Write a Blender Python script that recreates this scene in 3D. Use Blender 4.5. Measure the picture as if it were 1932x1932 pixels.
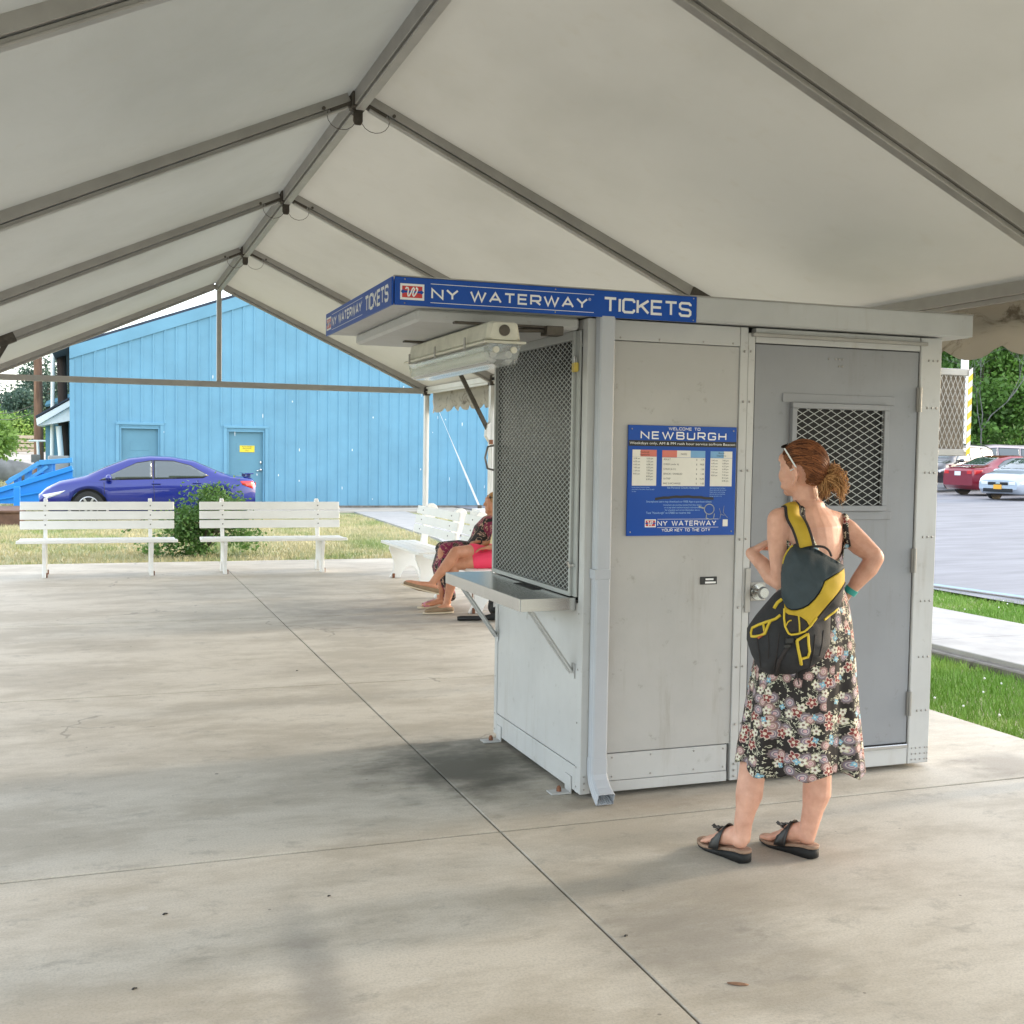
import bpy, bmesh, math, random
import numpy as np
from math import radians as rad, sin, cos, pi
from mathutils import Vector, Matrix, noise
from mathutils.bvhtree import BVHTree
from mathutils.geometry import delaunay_2d_cdt
random.seed(7)
S = bpy.context.scene
for o in list(bpy.data.objects): bpy.data.objects.remove(o)
# ------------------------------------------------------------------ camera
YAW, PIT, ROL, EYE = 0.34637, -0.05182, 0.01551, 1.6
_f = Vector((sin(YAW)*cos(PIT), cos(YAW)*cos(PIT), sin(PIT)))
_r = Vector((cos(YAW), -sin(YAW), 0)); _u = _r.cross(_f)
_R = cos(ROL)*_r + sin(ROL)*_u; _U = -sin(ROL)*_r + cos(ROL)*_u
cam = bpy.data.objects.new('camera', bpy.data.cameras.new('camera')); S.collection.objects.link(cam)
cam.matrix_world = Matrix(((_R.x,_U.x,-_f.x,0),(_R.y,_U.y,-_f.y,0),(_R.z,_U.z,-_f.z,EYE),(0,0,0,1)))
cam.data.angle = 2*math.atan(966/2160); cam.data.clip_start = .05; cam.data.clip_end = 3000
S.camera = cam
# ------------------------------------------------------------------ light
SUN_AZ, SUN_EL = rad(86), rad(15)          # azimuth from +Y towards +X
W_ = bpy.data.worlds.new('World'); S.world = W_; W_.use_nodes = True
nt = W_.node_tree; bg = nt.nodes['Background']; sky = nt.nodes.new('ShaderNodeTexSky')
sky.sky_type = 'NISHITA'; sky.sun_disc = False; sky.sun_elevation = SUN_EL; sky.sun_rotation = SUN_AZ
sky.air_density = 1.0; sky.dust_density = 1.0; sky.ozone_density = 1.0
_mx = nt.nodes.new('ShaderNodeMix'); _mx.data_type = 'RGBA'; _mx.blend_type = 'ADD'; _mx.inputs[0].default_value = 1
nt.links.new(sky.outputs[0], _mx.inputs[6]); _mx.inputs[7].default_value = (4.3, 4.35, 4.4, 1)      # thin even veil of cloud
nt.links.new(_mx.outputs[2], bg.inputs[0]); bg.inputs[1].default_value = 0.15
sl = bpy.data.lights.new('sun', 'SUN'); sl.energy = .80; sl.angle = rad(4.5); sl.color = (1, .84, .66)
so = bpy.data.objects.new('sun', sl); S.collection.objects.link(so)
sd = Vector((sin(SUN_AZ)*cos(SUN_EL), cos(SUN_AZ)*cos(SUN_EL), sin(SUN_EL)))
so.rotation_euler = (-sd).to_track_quat('-Z', 'Y').to_euler(); so.location = (20, 5, 20)
S.view_settings.view_transform = 'Standard'; S.view_settings.look = 'None'
S.view_settings.exposure = 1.36; S.view_settings.gamma = 1
# ------------------------------------------------------------------ helpers
COL = S.collection
def ray(x, y): return ((x-966)/2160*_R - (y-966)/2160*_U + _f)
def at(x, y, Y):                      # surveyed sight line met with the vertical plane Y
    d = ray(x, y); return Vector((0,0,EYE)) + d*(Y/d.y)
def atz(x, y, z=0):
    d = ray(x, y); return Vector((0,0,EYE)) + d*((z-EYE)/d.z)
def tag(o, label=None, cat=None, group=None, kind=None):
    if label: o['label'] = label
    if cat: o['category'] = cat
    if group: o['group'] = group
    if kind: o['kind'] = kind
    return o
def empty(name, loc=(0,0,0), rz=0, label=None, cat=None, group=None):
    o = bpy.data.objects.new(name, None); COL.objects.link(o); o.location = loc; o.rotation_euler = (0,0,rz)
    o.empty_display_size = .1
    return tag(o, label, cat, group)
def wm(o):
    M = Matrix.LocRotScale(o.location, o.rotation_euler, o.scale)
    return wm(o.parent) @ M if o.parent else M
def link(name, me, parent=None):
    o = bpy.data.objects.new(name, me); COL.objects.link(o); o.parent = parent; return o
def copy_tree(o, parent=None):
    c = o.copy(); COL.objects.link(c); c.parent = parent
    for ch in list(o.children): copy_tree(ch, c)
    return c
class MB:
    def __init__(s): s.v = []; s.f = []; s.m = []; s.s = []
    def add(s, vs, fs, m=0, smooth=False):
        n = len(s.v); s.v += [Vector(p) for p in vs]
        s.f += [tuple(i+n for i in f) for f in fs]; s.m += [m]*len(fs); s.s += [smooth]*len(fs); return s
    def box(s, c, d, m=0, R=None):
        x, y, z = d[0]/2, d[1]/2, d[2]/2; c = Vector(c)
        vs = [Vector((a*x, b*y, e*z)) for a in (-1,1) for b in (-1,1) for e in (-1,1)]
        if R: vs = [R @ p for p in vs]
        return s.add([c+p for p in vs], [(0,1,3,2),(4,6,7,5),(0,4,5,1),(2,3,7,6),(0,2,6,4),(1,5,7,3)], m)
    def bx(s, x0, x1, y0, y1, z0, z1, m=0):
        return s.box(((x0+x1)/2,(y0+y1)/2,(z0+z1)/2), (abs(x1-x0),abs(y1-y0),abs(z1-z0)), m)
    def bar(s, a, b, w, h, m=0, up=(0,0,1), ext=0):
        a = Vector(a); b = Vector(b); t = (b-a).normalized(); x = t.cross(Vector(up)).normalized(); u = x.cross(t)
        R = Matrix((x, t, u)).transposed()
        return s.box((a+b)/2, (w, (b-a).length+2*ext, h), m, R)
    def tube(s, pts, r, n=8, m=0, smooth=True, cap=True):
        pts = [Vector(p) for p in pts]; k = len(pts); rs = r if isinstance(r, (list,tuple)) else [r]*k
        vs = []; fs = []; x = None
        for i, p in enumerate(pts):
            t = (pts[min(i+1,k-1)]-pts[max(i-1,0)]).normalized()
            if x is None: x = t.orthogonal().normalized()
            else:
                x = x - t*x.dot(t); x = x.normalized() if x.length > 1e-6 else t.orthogonal().normalized()
            y = t.cross(x)
            for j in range(n):
                a = 2*pi*j/n; vs.append(p + rs[i]*(cos(a)*x+sin(a)*y))
        for i in range(k-1):
            for j in range(n):
                fs.append((i*n+j, i*n+(j+1)%n, (i+1)*n+(j+1)%n, (i+1)*n+j))
        s.add(vs, fs, m, smooth)
        if cap: 
            s.add(vs[:n], [tuple(range(n))[::-1]], m); s.add(vs[-n:], [tuple(range(n))], m)
        return s
    def prism(s, poly, ax, a, b, m=0):
        n = len(poly)
        def P(p, t): return {'x': (t,p[0],p[1]), 'y': (p[0],t,p[1]), 'z': (p[0],p[1],t)}[ax]
        vs = [P(p,a) for p in poly]+[P(p,b) for p in poly]
        return s.add(vs, [tuple(range(n))[::-1], tuple(range(n,2*n))]+[(i,(i+1)%n,n+(i+1)%n,n+i) for i in range(n)], m)
    def ball(s, c, r, nu=12, nv=8, m=0, R=None):
        r = (r,r,r) if isinstance(r,(int,float)) else r; vs = []; fs = []
        for i in range(nv+1):
            a = pi*i/nv
            for j in range(nu):
                b = 2*pi*j/nu; p = Vector((r[0]*sin(a)*cos(b), r[1]*sin(a)*sin(b), r[2]*cos(a)))
                vs.append(Vector(c)+(R @ p if R else p))
        for i in range(nv):
            for j in range(nu): fs.append((i*nu+j,(i+1)*nu+j,(i+1)*nu+(j+1)%nu,i*nu+(j+1)%nu))
        return s.add(vs, fs, m, True)
    def loft(s, rings, m=0, smooth=True, closed=True, caps=True):
        n = len(rings[0]); vs = [p for r in rings for p in r]; fs = []
        for i in range(len(rings)-1):
            for j in range(n if closed else n-1): fs.append((i*n+j, i*n+(j+1)%n, (i+1)*n+(j+1)%n, (i+1)*n+j))
        s.add(vs, fs, m, smooth)
        if caps: s.add(rings[0], [tuple(range(n))[::-1]], m); s.add(rings[-1], [tuple(range(n))], m)
        return s
    def build(s, name, mats, parent=None, bevel=0, local=False, seg=1, merge=False):
        vs = s.v
        if parent and not local:
            I = wm(parent).inverted(); vs = [I @ p for p in vs]
        me = bpy.data.meshes.new(name); me.from_pydata([tuple(p) for p in vs], [], s.f)
        for m in (mats if isinstance(mats,(list,tuple)) else [mats]): me.materials.append(m)
        me.polygons.foreach_set('material_index', s.m); me.polygons.foreach_set('use_smooth', s.s)
        bm = bmesh.new(); bm.from_mesh(me)
        if merge: bmesh.ops.remove_doubles(bm, verts=bm.verts, dist=1e-5)
        bmesh.ops.recalc_face_normals(bm, faces=bm.faces)
        if bevel:
            ed = [e for e in bm.edges if len(e.link_faces)==2 and e.calc_face_angle(0) > .5]
            bmesh.ops.bevel(bm, geom=ed, offset=bevel, segments=seg, affect='EDGES', clamp_overlap=True)
        bm.to_mesh(me); bm.free()
        return link(name, me, parent)
def tri2d(outline, sp):
    """points and triangles filling a 2-D outline, boundary resampled at sp"""
    b = []; n = len(outline)
    for i in range(n):
        p, q = Vector(outline[i]), Vector(outline[(i+1)%n]); k = max(1, int((q-p).length/sp))
        b += [p.lerp(q, j/k) for j in range(k)]
    pts = list(b); nb = len(b)
    xs = [p.x for p in b]; ys = [p.y for p in b]
    def inside(x, y):
        c = False; j = nb-1
        for i in range(nb):
            if (b[i].y > y) != (b[j].y > y) and x < (b[j].x-b[i].x)*(y-b[i].y)/(b[j].y-b[i].y)+b[i].x: c = not c
            j = i
        return c
    y = min(ys)+sp/2; row = 0
    while y < max(ys):
        x = min(xs)+sp*(.25+.5*(row%2))
        while x < max(xs):
            if inside(x, y) and min((Vector((x,y))-p).length_squared for p in b) > (.45*sp)**2: pts.append(Vector((x,y)))
            x += sp
        y += sp*.87; row += 1
    r = delaunay_2d_cdt(pts, [(i,(i+1)%nb) for i in range(nb)], [list(range(nb))], 1, 1e-7)
    return r[0], [tuple(t) for t in r[2]]
def shell(mb, outline, sp, ffront, fback, m=0, smooth=True):
    P, T = tri2d(outline, sp); n = len(P)
    vs = [ffront(p.x,p.y) for p in P]+[fback(p.x,p.y) for p in P]
    fs = list(T)+[tuple(i+n for i in t[::-1]) for t in T]
    cnt = {}
    for t in T:
        for a, b in zip(t, t[1:]+t[:1]): cnt[(a,b)] = 1
    for (a,b) in cnt:
        if (b,a) not in cnt: fs.append((b,a,a+n,b+n))
    mb.add(vs, fs, m, smooth); return P, T
def dist_outline(outline):
    o = [Vector(p) for p in outline]; n = len(o)
    def d(x, y):
        p = Vector((x,y)); best = 9
        for i in range(n):
            a, b = o[i], o[(i+1)%n]; ab = b-a; t = max(0, min(1, (p-a).dot(ab)/max(ab.length_squared,1e-9)))
            best = min(best, (p-(a+ab*t)).length)
        return best
    return d
# ------------------------------------------------------------------ materials
def ninp(n, k, v): n.inputs[k].default_value = v
def mat(name, col, rough=.5, metal=0, var=.08, scale=6, bump=0, bscale=40, coat=0, sss=0, spec=.5, col2=None, stretch=(1,1,1), trans=0, alpha=1):
    m = bpy.data.materials.new(name); m.use_nodes = True; t = m.node_tree; b = t.nodes['Principled BSDF']
    ninp(b,'Roughness',rough); ninp(b,'Metallic',metal); ninp(b,'Coat Weight',coat); ninp(b,'Specular IOR Level',spec)
    if coat: ninp(b,'Coat Roughness',.03)
    if sss: ninp(b,'Subsurface Weight',sss); ninp(b,'Subsurface Scale',.01); ninp(b,'Subsurface Radius',(1,.35,.2))
    if trans: ninp(b,'Transmission Weight',trans)
    tc = t.nodes.new('ShaderNodeTexCoord'); mp = t.nodes.new('ShaderNodeMapping'); ninp(mp,'Scale',stretch)
    t.links.new(tc.outputs['Object'], mp.inputs[0])
    if var or col2:
        nz = t.nodes.new('ShaderNodeTexNoise'); ninp(nz,'Scale',scale); ninp(nz,'Detail',6); ninp(nz,'Roughness',.6); t.links.new(mp.outputs[0], nz.inputs['Vector'])
        rp = t.nodes.new('ShaderNodeValToRGB'); rp.color_ramp.elements[0].position = .3; rp.color_ramp.elements[1].position = .7
        c = Vector(col); rp.color_ramp.elements[0].color = tuple(c*(1-var))+(1,)
        rp.color_ramp.elements[1].color = (tuple(col2) if col2 else tuple(min(1,k*(1+var)) for k in col))+(1,)
        t.links.new(nz.outputs[0], rp.inputs[0]); t.links.new(rp.outputs[0], b.inputs['Base Color'])
    else: ninp(b,'Base Color',tuple(col)+(1,))
    if bump:
        n2 = t.nodes.new('ShaderNodeTexNoise'); ninp(n2,'Scale',bscale); ninp(n2,'Detail',4); t.links.new(mp.outputs[0], n2.inputs['Vector'])
        bp = t.nodes.new('ShaderNodeBump'); ninp(bp,'Strength',bump); ninp(bp,'Distance',.01); t.links.new(n2.outputs[0], bp.inputs['Height']); t.links.new(bp.outputs[0], b.inputs['Normal'])
    return m
class NB:
    """tiny expression builder over shader nodes"""
    def __init__(s, tree): s.t = tree
    def n(s, kind, **kw):
        x = s.t.nodes.new(kind)
        for k, v in kw.items(): setattr(x, k, v)
        return x
    def m(s, op, a, b=None, c=None):
        x = s.t.nodes.new('ShaderNodeMath'); x.operation = op
        for i, q in enumerate((a,b,c)):
            if q is None: continue
            if isinstance(q,(int,float)): x.inputs[i].default_value = q
            else: s.t.links.new(q, x.inputs[i])
        return x.outputs[0]
    def noise(s, vec, scale, detail=4, rough=.55, dist=0):
        x = s.n('ShaderNodeTexNoise'); ninp(x,'Scale',scale); ninp(x,'Detail',detail); ninp(x,'Roughness',rough); ninp(x,'Distortion',dist)
        s.t.links.new(vec, x.inputs['Vector']); return x.outputs[0]
    def map(s, vec, sc=(1,1,1), loc=(0,0,0), rot=(0,0,0)):
        x = s.n('ShaderNodeMapping'); ninp(x,'Scale',sc); ninp(x,'Location',loc); ninp(x,'Rotation',rot); s.t.links.new(vec, x.inputs[0]); return x.outputs[0]
    def mix(s, f, a, b, mode='MIX'):
        x = s.n('ShaderNodeMix'); x.data_type = 'RGBA'; x.blend_type = mode
        for i, q in ((0,f),(6,a),(7,b)):
            if isinstance(q,(int,float)): x.inputs[i].default_value = q
            elif isinstance(q, tuple): x.inputs[i].default_value = q+(1,)
            else: s.t.links.new(q, x.inputs[i])
        return x.outputs[2]
    def ss(s, v, lo, hi):
        x = s.n('ShaderNodeMapRange'); x.interpolation_type = 'SMOOTHSTEP'; ninp(x,1,lo); ninp(x,2,hi); s.t.links.new(v, x.inputs[0]); return x.outputs[0]
def newmat(name, rough=.6):
    m = bpy.data.materials.new(name); m.use_nodes = True; b = m.node_tree.nodes['Principled BSDF']; ninp(b,'Roughness',rough)
    nb = NB(m.node_tree); tc = nb.n('ShaderNodeTexCoord'); return m, m.node_tree, b, nb, tc
M = {}
M['tan'] = mat('tan_cage_panel', (.20,.165,.125), .7, var=.2, scale=8)
def painted(name, col, bscale, bump, grime=.22):
    m, t, b, nb, tc = newmat(name, .45); o = tc.outputs['Object']
    n1 = nb.noise(o, 2.2, 5, .6); c = nb.mix(nb.ss(n1,.35,.65), tuple(k*.95 for k in col), tuple(k*1.04 for k in col))
    st = nb.noise(nb.map(o,(9,9,.9)), 2.0, 6, .65); sp = nb.noise(nb.map(o,(1,1,1),(4,1,2)), 14, 7, .7); lo = nb.noise(nb.map(o,(1,1,1),(7,2,5)), 1.3, 6, .6)
    c = nb.mix(nb.m('MULTIPLY', nb.m('MULTIPLY', nb.ss(st,.50,.72), nb.ss(lo,.42,.62)), grime*1.5), c, tuple(k*v for k,v in zip(col,(.62,.54,.44))))
    c = nb.mix(nb.m('MULTIPLY', nb.ss(sp,.60,.72), grime*1.6), c, tuple(k*v for k,v in zip(col,(.50,.46,.40))))
    t.links.new(c, b.inputs['Base Color']); t.links.new(nb.m('ADD', .38, nb.m('MULTIPLY', sp, .22)), b.inputs['Roughness'])
    dn = nb.noise(nb.map(o,(1,1,1),(1,5,3)), 2.6, 2); h = nb.m('ADD', nb.m('MULTIPLY', nb.noise(o, bscale, 2), bump), nb.m('MULTIPLY', dn, .9))
    bp = nb.n('ShaderNodeBump'); ninp(bp,'Strength',.30); ninp(bp,'Distance',.006); t.links.new(h, bp.inputs['Height']); t.links.new(bp.outputs[0], b.inputs['Normal']); return m
M['booth'] = painted('white_booth_paint', (.49,.49,.485), 300, .06)
M['boothpanel'] = painted('pebbled_panel_paint', (.43,.422,.41), 240, .22, .30)
M['door'] = painted('grey_door_paint', (.245,.252,.27), 220, .10, .18)
M['alu'] = mat('tent_aluminium', (.36,.345,.325), .45, metal=.35, var=.10, scale=5, bump=.03)
M['bracket'] = mat('dark_steel_bracket', (.09,.078,.065), .6, metal=.4, var=.3, scale=20)
M['steel'] = mat('stainless_steel', (.55,.55,.54), .22, metal=1, var=.06, scale=3, stretch=(1,12,1))
M['galv'] = mat('painted_downspout', (.44,.46,.50), .38, var=.04, scale=4)
M['mesh'] = mat('expanded_metal_grey', (.36,.37,.36), .5, metal=.2, var=.05)
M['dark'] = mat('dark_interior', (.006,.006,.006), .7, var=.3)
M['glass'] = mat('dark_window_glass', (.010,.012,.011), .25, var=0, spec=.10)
M['brass'] = mat('padlock_brass', (.55,.42,.10), .35, metal=.8, var=.1)
M['blue'] = mat('sign_blue', (.005,.068,.37), .4, var=.08, scale=3, spec=.3)
M['white'] = mat('sign_white', (.80,.80,.80), .4, var=.02)
M['black'] = mat('black_ink', (.01,.01,.01), .5, var=.1)
M['red'] = mat('logo_red', (.55,.03,.03), .4, var=.05)
M['plastic'] = mat('aged_light_housing', (.60,.585,.50), .5, var=.12, scale=12)
M['lens'] = mat('clear_fluted_lens', (.85,.88,.88), .15, var=.05, trans=.80)
M['bench'] = mat('white_bench_plastic', (.80,.79,.765), .4, var=.04, scale=5, bump=.05, bscale=60)
M['bolt'] = mat('bolt_steel', (.22,.21,.2), .45, metal=.8)
M['rust'] = mat('rusty_bolt', (.20,.08,.04), .8, var=.4, scale=30)
M['post'] = mat('tent_post_white', (.68,.665,.64), .4, metal=.1, var=.05)
def tentcloth():
    m, t, b, nb, tc = newmat('tent_vinyl', .6); o = tc.outputs['Object']
    n1 = nb.noise(nb.map(o,(.6,.35,.6)), 1.0, 5); n2 = nb.noise(o, 7, 5)
    c = nb.mix(nb.ss(n1,.38,.72), (.50,.49,.45), (.41,.40,.36)); c = nb.mix(nb.m('MULTIPLY', nb.ss(n2,.55,.8), .25), c, (.42,.38,.30))
    t.links.new(c, b.inputs['Base Color'])
    bp = nb.n('ShaderNodeBump'); ninp(bp,'Strength',.35); ninp(bp,'Distance',.02); t.links.new(nb.m('ADD', nb.noise(nb.map(o,(1.2,.5,1)), 3.0, 5, .5, .6), nb.m('MULTIPLY', n2, .4)), bp.inputs['Height']); t.links.new(bp.outputs[0], b.inputs['Normal'])
    tr = nb.n('ShaderNodeBsdfTranslucent'); t.links.new(nb.mix(1.0, c, (.80,.78,.72),'MULTIPLY'), tr.inputs[0])
    mx = nb.n('ShaderNodeMixShader'); ninp(mx,0,.16); t.links.new(b.outputs[0], mx.inputs[1]); t.links.new(tr.outputs[0], mx.inputs[2])
    t.links.new(mx.outputs[0], t.nodes['Material Output'].inputs[0]); return m
M['cloth'] = tentcloth()
def valance_mat():
    m, t, b, nb, tc = newmat('mildewed_valance', .7); o = tc.outputs['Object']
    n1 = nb.noise(nb.map(o,(1,1,1.5)), 3.5, 7, .7, 1.2)
    c = nb.mix(nb.ss(n1,.50,.68), (.44,.40,.33), (.15,.12,.085)); t.links.new(c, b.inputs['Base Color']); return m
M['valance'] = valance_mat()
def concrete():
    m, t, b, nb, tc = newmat('broomed_concrete', .72); o = tc.outputs['Object']
    fine = nb.noise(o, 110, 6, .75); mid = nb.noise(nb.map(o,(.6,1.3,1)), 1.3, 14, .74, .15); big = nb.noise(nb.map(o,(.4,.7,1), (3,1,0)), .9, 8, .62, .3); med = nb.noise(nb.map(o,(.9,1.25,1),(5,2,0)), 5.0, 12, .78, .2)
    c = nb.mix(nb.ss(mid,.38,.60), (.44,.39,.315), (.60,.55,.47))
    c = nb.mix(nb.m('MULTIPLY', nb.ss(big,.50,.64), .38), c, (.36,.32,.265))
    c = nb.mix(nb.m('MULTIPLY', nb.ss(med,.53,.66), .50), c, (.29,.265,.225)); c = nb.mix(nb.m('MULTIPLY', nb.ss(med,.42,.30), .40), c, (.68,.655,.61))
    c = nb.mix(nb.m('MULTIPLY', nb.ss(fine,.42,.70), .42), c, (.25,.235,.205)); c = nb.mix(nb.m('MULTIPLY', nb.ss(fine,.40,.25), .30), c, (.72,.69,.64))
    vc = nb.n('ShaderNodeTexVoronoi'); vc.feature = 'DISTANCE_TO_EDGE'; ninp(vc,'Scale',.42); wv = nb.n('ShaderNodeVectorMath', operation='ADD'); t.links.new(o, wv.inputs[0])
    nz_ = nb.n('ShaderNodeTexNoise'); ninp(nz_,'Scale',2.5); ninp(nz_,'Detail',8); t.links.new(o, nz_.inputs['Vector']); sc_v = nb.n('ShaderNodeVectorMath', operation='SCALE'); t.links.new(nz_.outputs['Color'], sc_v.inputs[0]); sc_v.inputs['Scale'].default_value = .5
    t.links.new(sc_v.outputs[0], wv.inputs[1]); t.links.new(wv.outputs[0], vc.inputs['Vector'])
    crack = nb.m('MULTIPLY', nb.m('LESS_THAN', vc.outputs['Distance'], .0035), nb.m('GREATER_THAN', nb.noise(o, .55, 3), .56))
    c = nb.mix(nb.m('MULTIPLY', crack, .45), c, (.16,.145,.125))
    # dark ragged patches: at the booth's foot, around the near bench, elsewhere
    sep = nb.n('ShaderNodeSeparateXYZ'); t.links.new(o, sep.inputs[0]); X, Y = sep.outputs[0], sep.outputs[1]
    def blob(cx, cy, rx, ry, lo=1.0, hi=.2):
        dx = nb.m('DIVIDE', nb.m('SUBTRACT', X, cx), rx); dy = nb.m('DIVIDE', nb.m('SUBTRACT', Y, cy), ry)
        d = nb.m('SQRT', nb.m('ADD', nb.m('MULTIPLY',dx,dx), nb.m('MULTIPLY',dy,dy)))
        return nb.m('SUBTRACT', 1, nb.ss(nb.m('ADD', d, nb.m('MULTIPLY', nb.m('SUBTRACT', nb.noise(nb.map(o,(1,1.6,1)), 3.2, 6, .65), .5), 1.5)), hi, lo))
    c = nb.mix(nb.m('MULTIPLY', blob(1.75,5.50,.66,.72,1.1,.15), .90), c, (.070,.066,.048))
    c = nb.mix(nb.m('MULTIPLY', blob(3.0,10.9,1.9,1.7), .5), c, (.17,.14,.115))
    c = nb.mix(nb.m('MULTIPLY', blob(4.5,4.7,.5,.35), .55), c, (.17,.145,.12))
    c = nb.mix(nb.m('MULTIPLY', blob(.62,3.4,.12,.75,1.2,.1), .5), c, (.20,.19,.175))
    c = nb.mix(nb.m('MULTIPLY', blob(1.85,3.3,.45,.55,1.3,.0), .55), c, (.19,.175,.155))
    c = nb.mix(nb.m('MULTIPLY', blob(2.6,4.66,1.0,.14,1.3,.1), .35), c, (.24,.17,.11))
    vor = nb.n('ShaderNodeTexVoronoi'); ninp(vor,'Scale',1.6); t.links.new(nb.map(o,(1,1,1),(.3,.1,0)), vor.inputs['Vector'])
    spot = nb.m('LESS_THAN', nb.m('ADD', vor.outputs['Distance'], nb.m('MULTIPLY', fine, .02)), .026)
    c = nb.mix(nb.m('MULTIPLY', spot, .8), c, (.06,.055,.05))
    v2 = nb.n('ShaderNodeTexVoronoi'); ninp(v2,'Scale',6); t.links.new(o, v2.inputs['Vector'])
    sp2 = nb.m('MULTIPLY', nb.m('LESS_THAN', v2.outputs['Distance'], .035), nb.m('GREATER_THAN', big, .5))
    c = nb.mix(nb.m('MULTIPLY', sp2, .6), c, (.12,.11,.1))
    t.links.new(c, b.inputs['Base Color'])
    br = nb.noise(nb.map(o,(3,120,1)), 1.5, 3); h = nb.m('ADD', nb.m('MULTIPLY', br, .5), fine)
    bp = nb.n('ShaderNodeBump'); ninp(bp,'Strength',.22); ninp(bp,'Distance',.004); t.links.new(h, bp.inputs['Height']); t.links.new(bp.outputs[0], b.inputs['Normal'])
    rg = nb.m('ADD', .55, nb.m('MULTIPLY', mid, .3)); t.links.new(rg, b.inputs['Roughness']); return m
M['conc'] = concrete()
M['walk'] = mat('pale_sidewalk', (.37,.355,.34), .8, var=.16, scale=3, bump=.2, bscale=80)
M['walkgrey'] = mat('grey_path', (.36,.35,.34), .85, var=.12, scale=2, bump=.2)
M['curb'] = mat('dirty_curb', (.17,.155,.135), .9, var=.35, scale=8, bump=.4)
M['asphalt'] = mat('grey_asphalt', (.215,.215,.235), .85, var=.20, scale=1.6, bump=.3, bscale=60, stretch=(.4,1.5,1))
M['paintblue'] = mat('faded_blue_line', (.24,.36,.44), .8, var=.15, scale=8)
M['dirt'] = mat('bare_gravel', (.40,.36,.31), .9, var=.25, scale=1.5, bump=.4)
def lawn(name, a, b_, d):
    m, t, b, nb, tc = newmat(name, .9); o = tc.outputs['Object']
    n1 = nb.noise(o, .7, 6, .6); n2 = nb.noise(o, 22, 4)
    c = nb.mix(nb.ss(n1,.42,.62), a, b_); c = nb.mix(nb.ss(n2,.45,.75), c, d); t.links.new(c, b.inputs['Base Color']); return m
M['lawn'] = lawn('lawn_soil', (.20,.23,.09), (.45,.39,.24), (.17,.20,.07))
def blade_mat(name, g, y, spread, dry=.5):
    m, t, b, nb, tc = newmat(name, .6); o = tc.outputs['Object']
    n1 = nb.noise(o, .75, 5, .6); n2 = nb.noise(o, 30, 2)
    c = nb.mix(nb.ss(n1,dry-.08,dry+.10), g, y); c = nb.mix(nb.m('MULTIPLY', nb.ss(n2,.4,.7), .45), c, spread)
    t.links.new(c, b.inputs['Base Color']); return m
M['blade_green'] = blade_mat('green_grass_blades', (.17,.33,.04), (.28,.42,.08), (.11,.22,.025), .55)
M['blade_dry'] = blade_mat('half_dry_grass_blades', (.21,.29,.085), (.52,.455,.27), (.33,.34,.15), .43)
def leaf_mat(name, c1, c2, sc=1.2):
    m, t, b, nb, tc = newmat(name, .55); o = tc.outputs['Object']
    n1 = nb.noise(o, sc, 4); n2 = nb.noise(o, sc*9, 2)
    c = nb.mix(nb.ss(n1,.38,.62), c1, c2); c = nb.mix(nb.m('MULTIPLY', nb.ss(n2,.4,.7), .4), c, tuple(k*1.5 for k in c2))
    t.links.new(c, b.inputs['Base Color'])
    tr = nb.n('ShaderNodeBsdfTranslucent'); t.links.new(c, tr.inputs[0]); mx = nb.n('ShaderNodeMixShader'); ninp(mx,0,.3)
    t.links.new(b.outputs[0], mx.inputs[1]); t.links.new(tr.outputs[0], mx.inputs[2]); t.links.new(mx.outputs[0], t.nodes['Material Output'].inputs[0]); return m
M['leaf_deep'] = leaf_mat('deep_green_leaves', (.022,.060,.018), (.05,.125,.03), .35)
M['leaf_mid'] = leaf_mat('fresh_green_leaves', (.05,.12,.02), (.11,.23,.035), .4)
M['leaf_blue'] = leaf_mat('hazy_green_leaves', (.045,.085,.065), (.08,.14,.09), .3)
M['leaf_light'] = leaf_mat('yellow_green_leaves', (.20,.32,.05), (.35,.48,.12), .5)
M['leaf_bush'] = leaf_mat('shrub_leaves', (.055,.13,.025), (.13,.25,.06), 3)
M['bark'] = mat('grey_bark', (.12,.10,.08), .9, var=.3, scale=5, bump=.5)
M['polewood'] = mat('weathered_pole_wood', (.20,.11,.07), .9, var=.45, scale=3, stretch=(4,4,.4), bump=.5)
M['poledark'] = mat('tarred_pole_wood', (.05,.035,.03), .9, var=.4, scale=3, stretch=(4,4,.4), bump=.5)
M['wall'] = mat('blue_siding_paint', (.140,.325,.455), .6, var=.10, scale=.9)
M['walldoor'] = mat('blue_door_paint', (.115,.27,.36), .5, var=.06, scale=2)
M['ramp'] = mat('bright_blue_ramp_paint', (.01,.24,.72), .5, var=.05, scale=3)
M['ramprail'] = mat('blue_rail_paint', (.05,.27,.55), .5, var=.08)
M['wtrim'] = mat('white_trim_paint', (.75,.78,.78), .5, var=.04)
M['roofdark'] = mat('dark_roofing', (.04,.05,.07), .8, var=.2)
M['yellow'] = mat('yellow_plate', (.75,.60,.04), .5, var=.05)
M['timber'] = mat('pale_timber', (.50,.40,.29), .8, var=.25, scale=2, stretch=(1,1,8))
M['chrome'] = mat('bright_chrome', (.75,.75,.75), .15, metal=1, var=0)
M['plank'] = mat('brown_planter_boards', (.14,.075,.05), .8, var=.3, scale=4)
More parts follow.
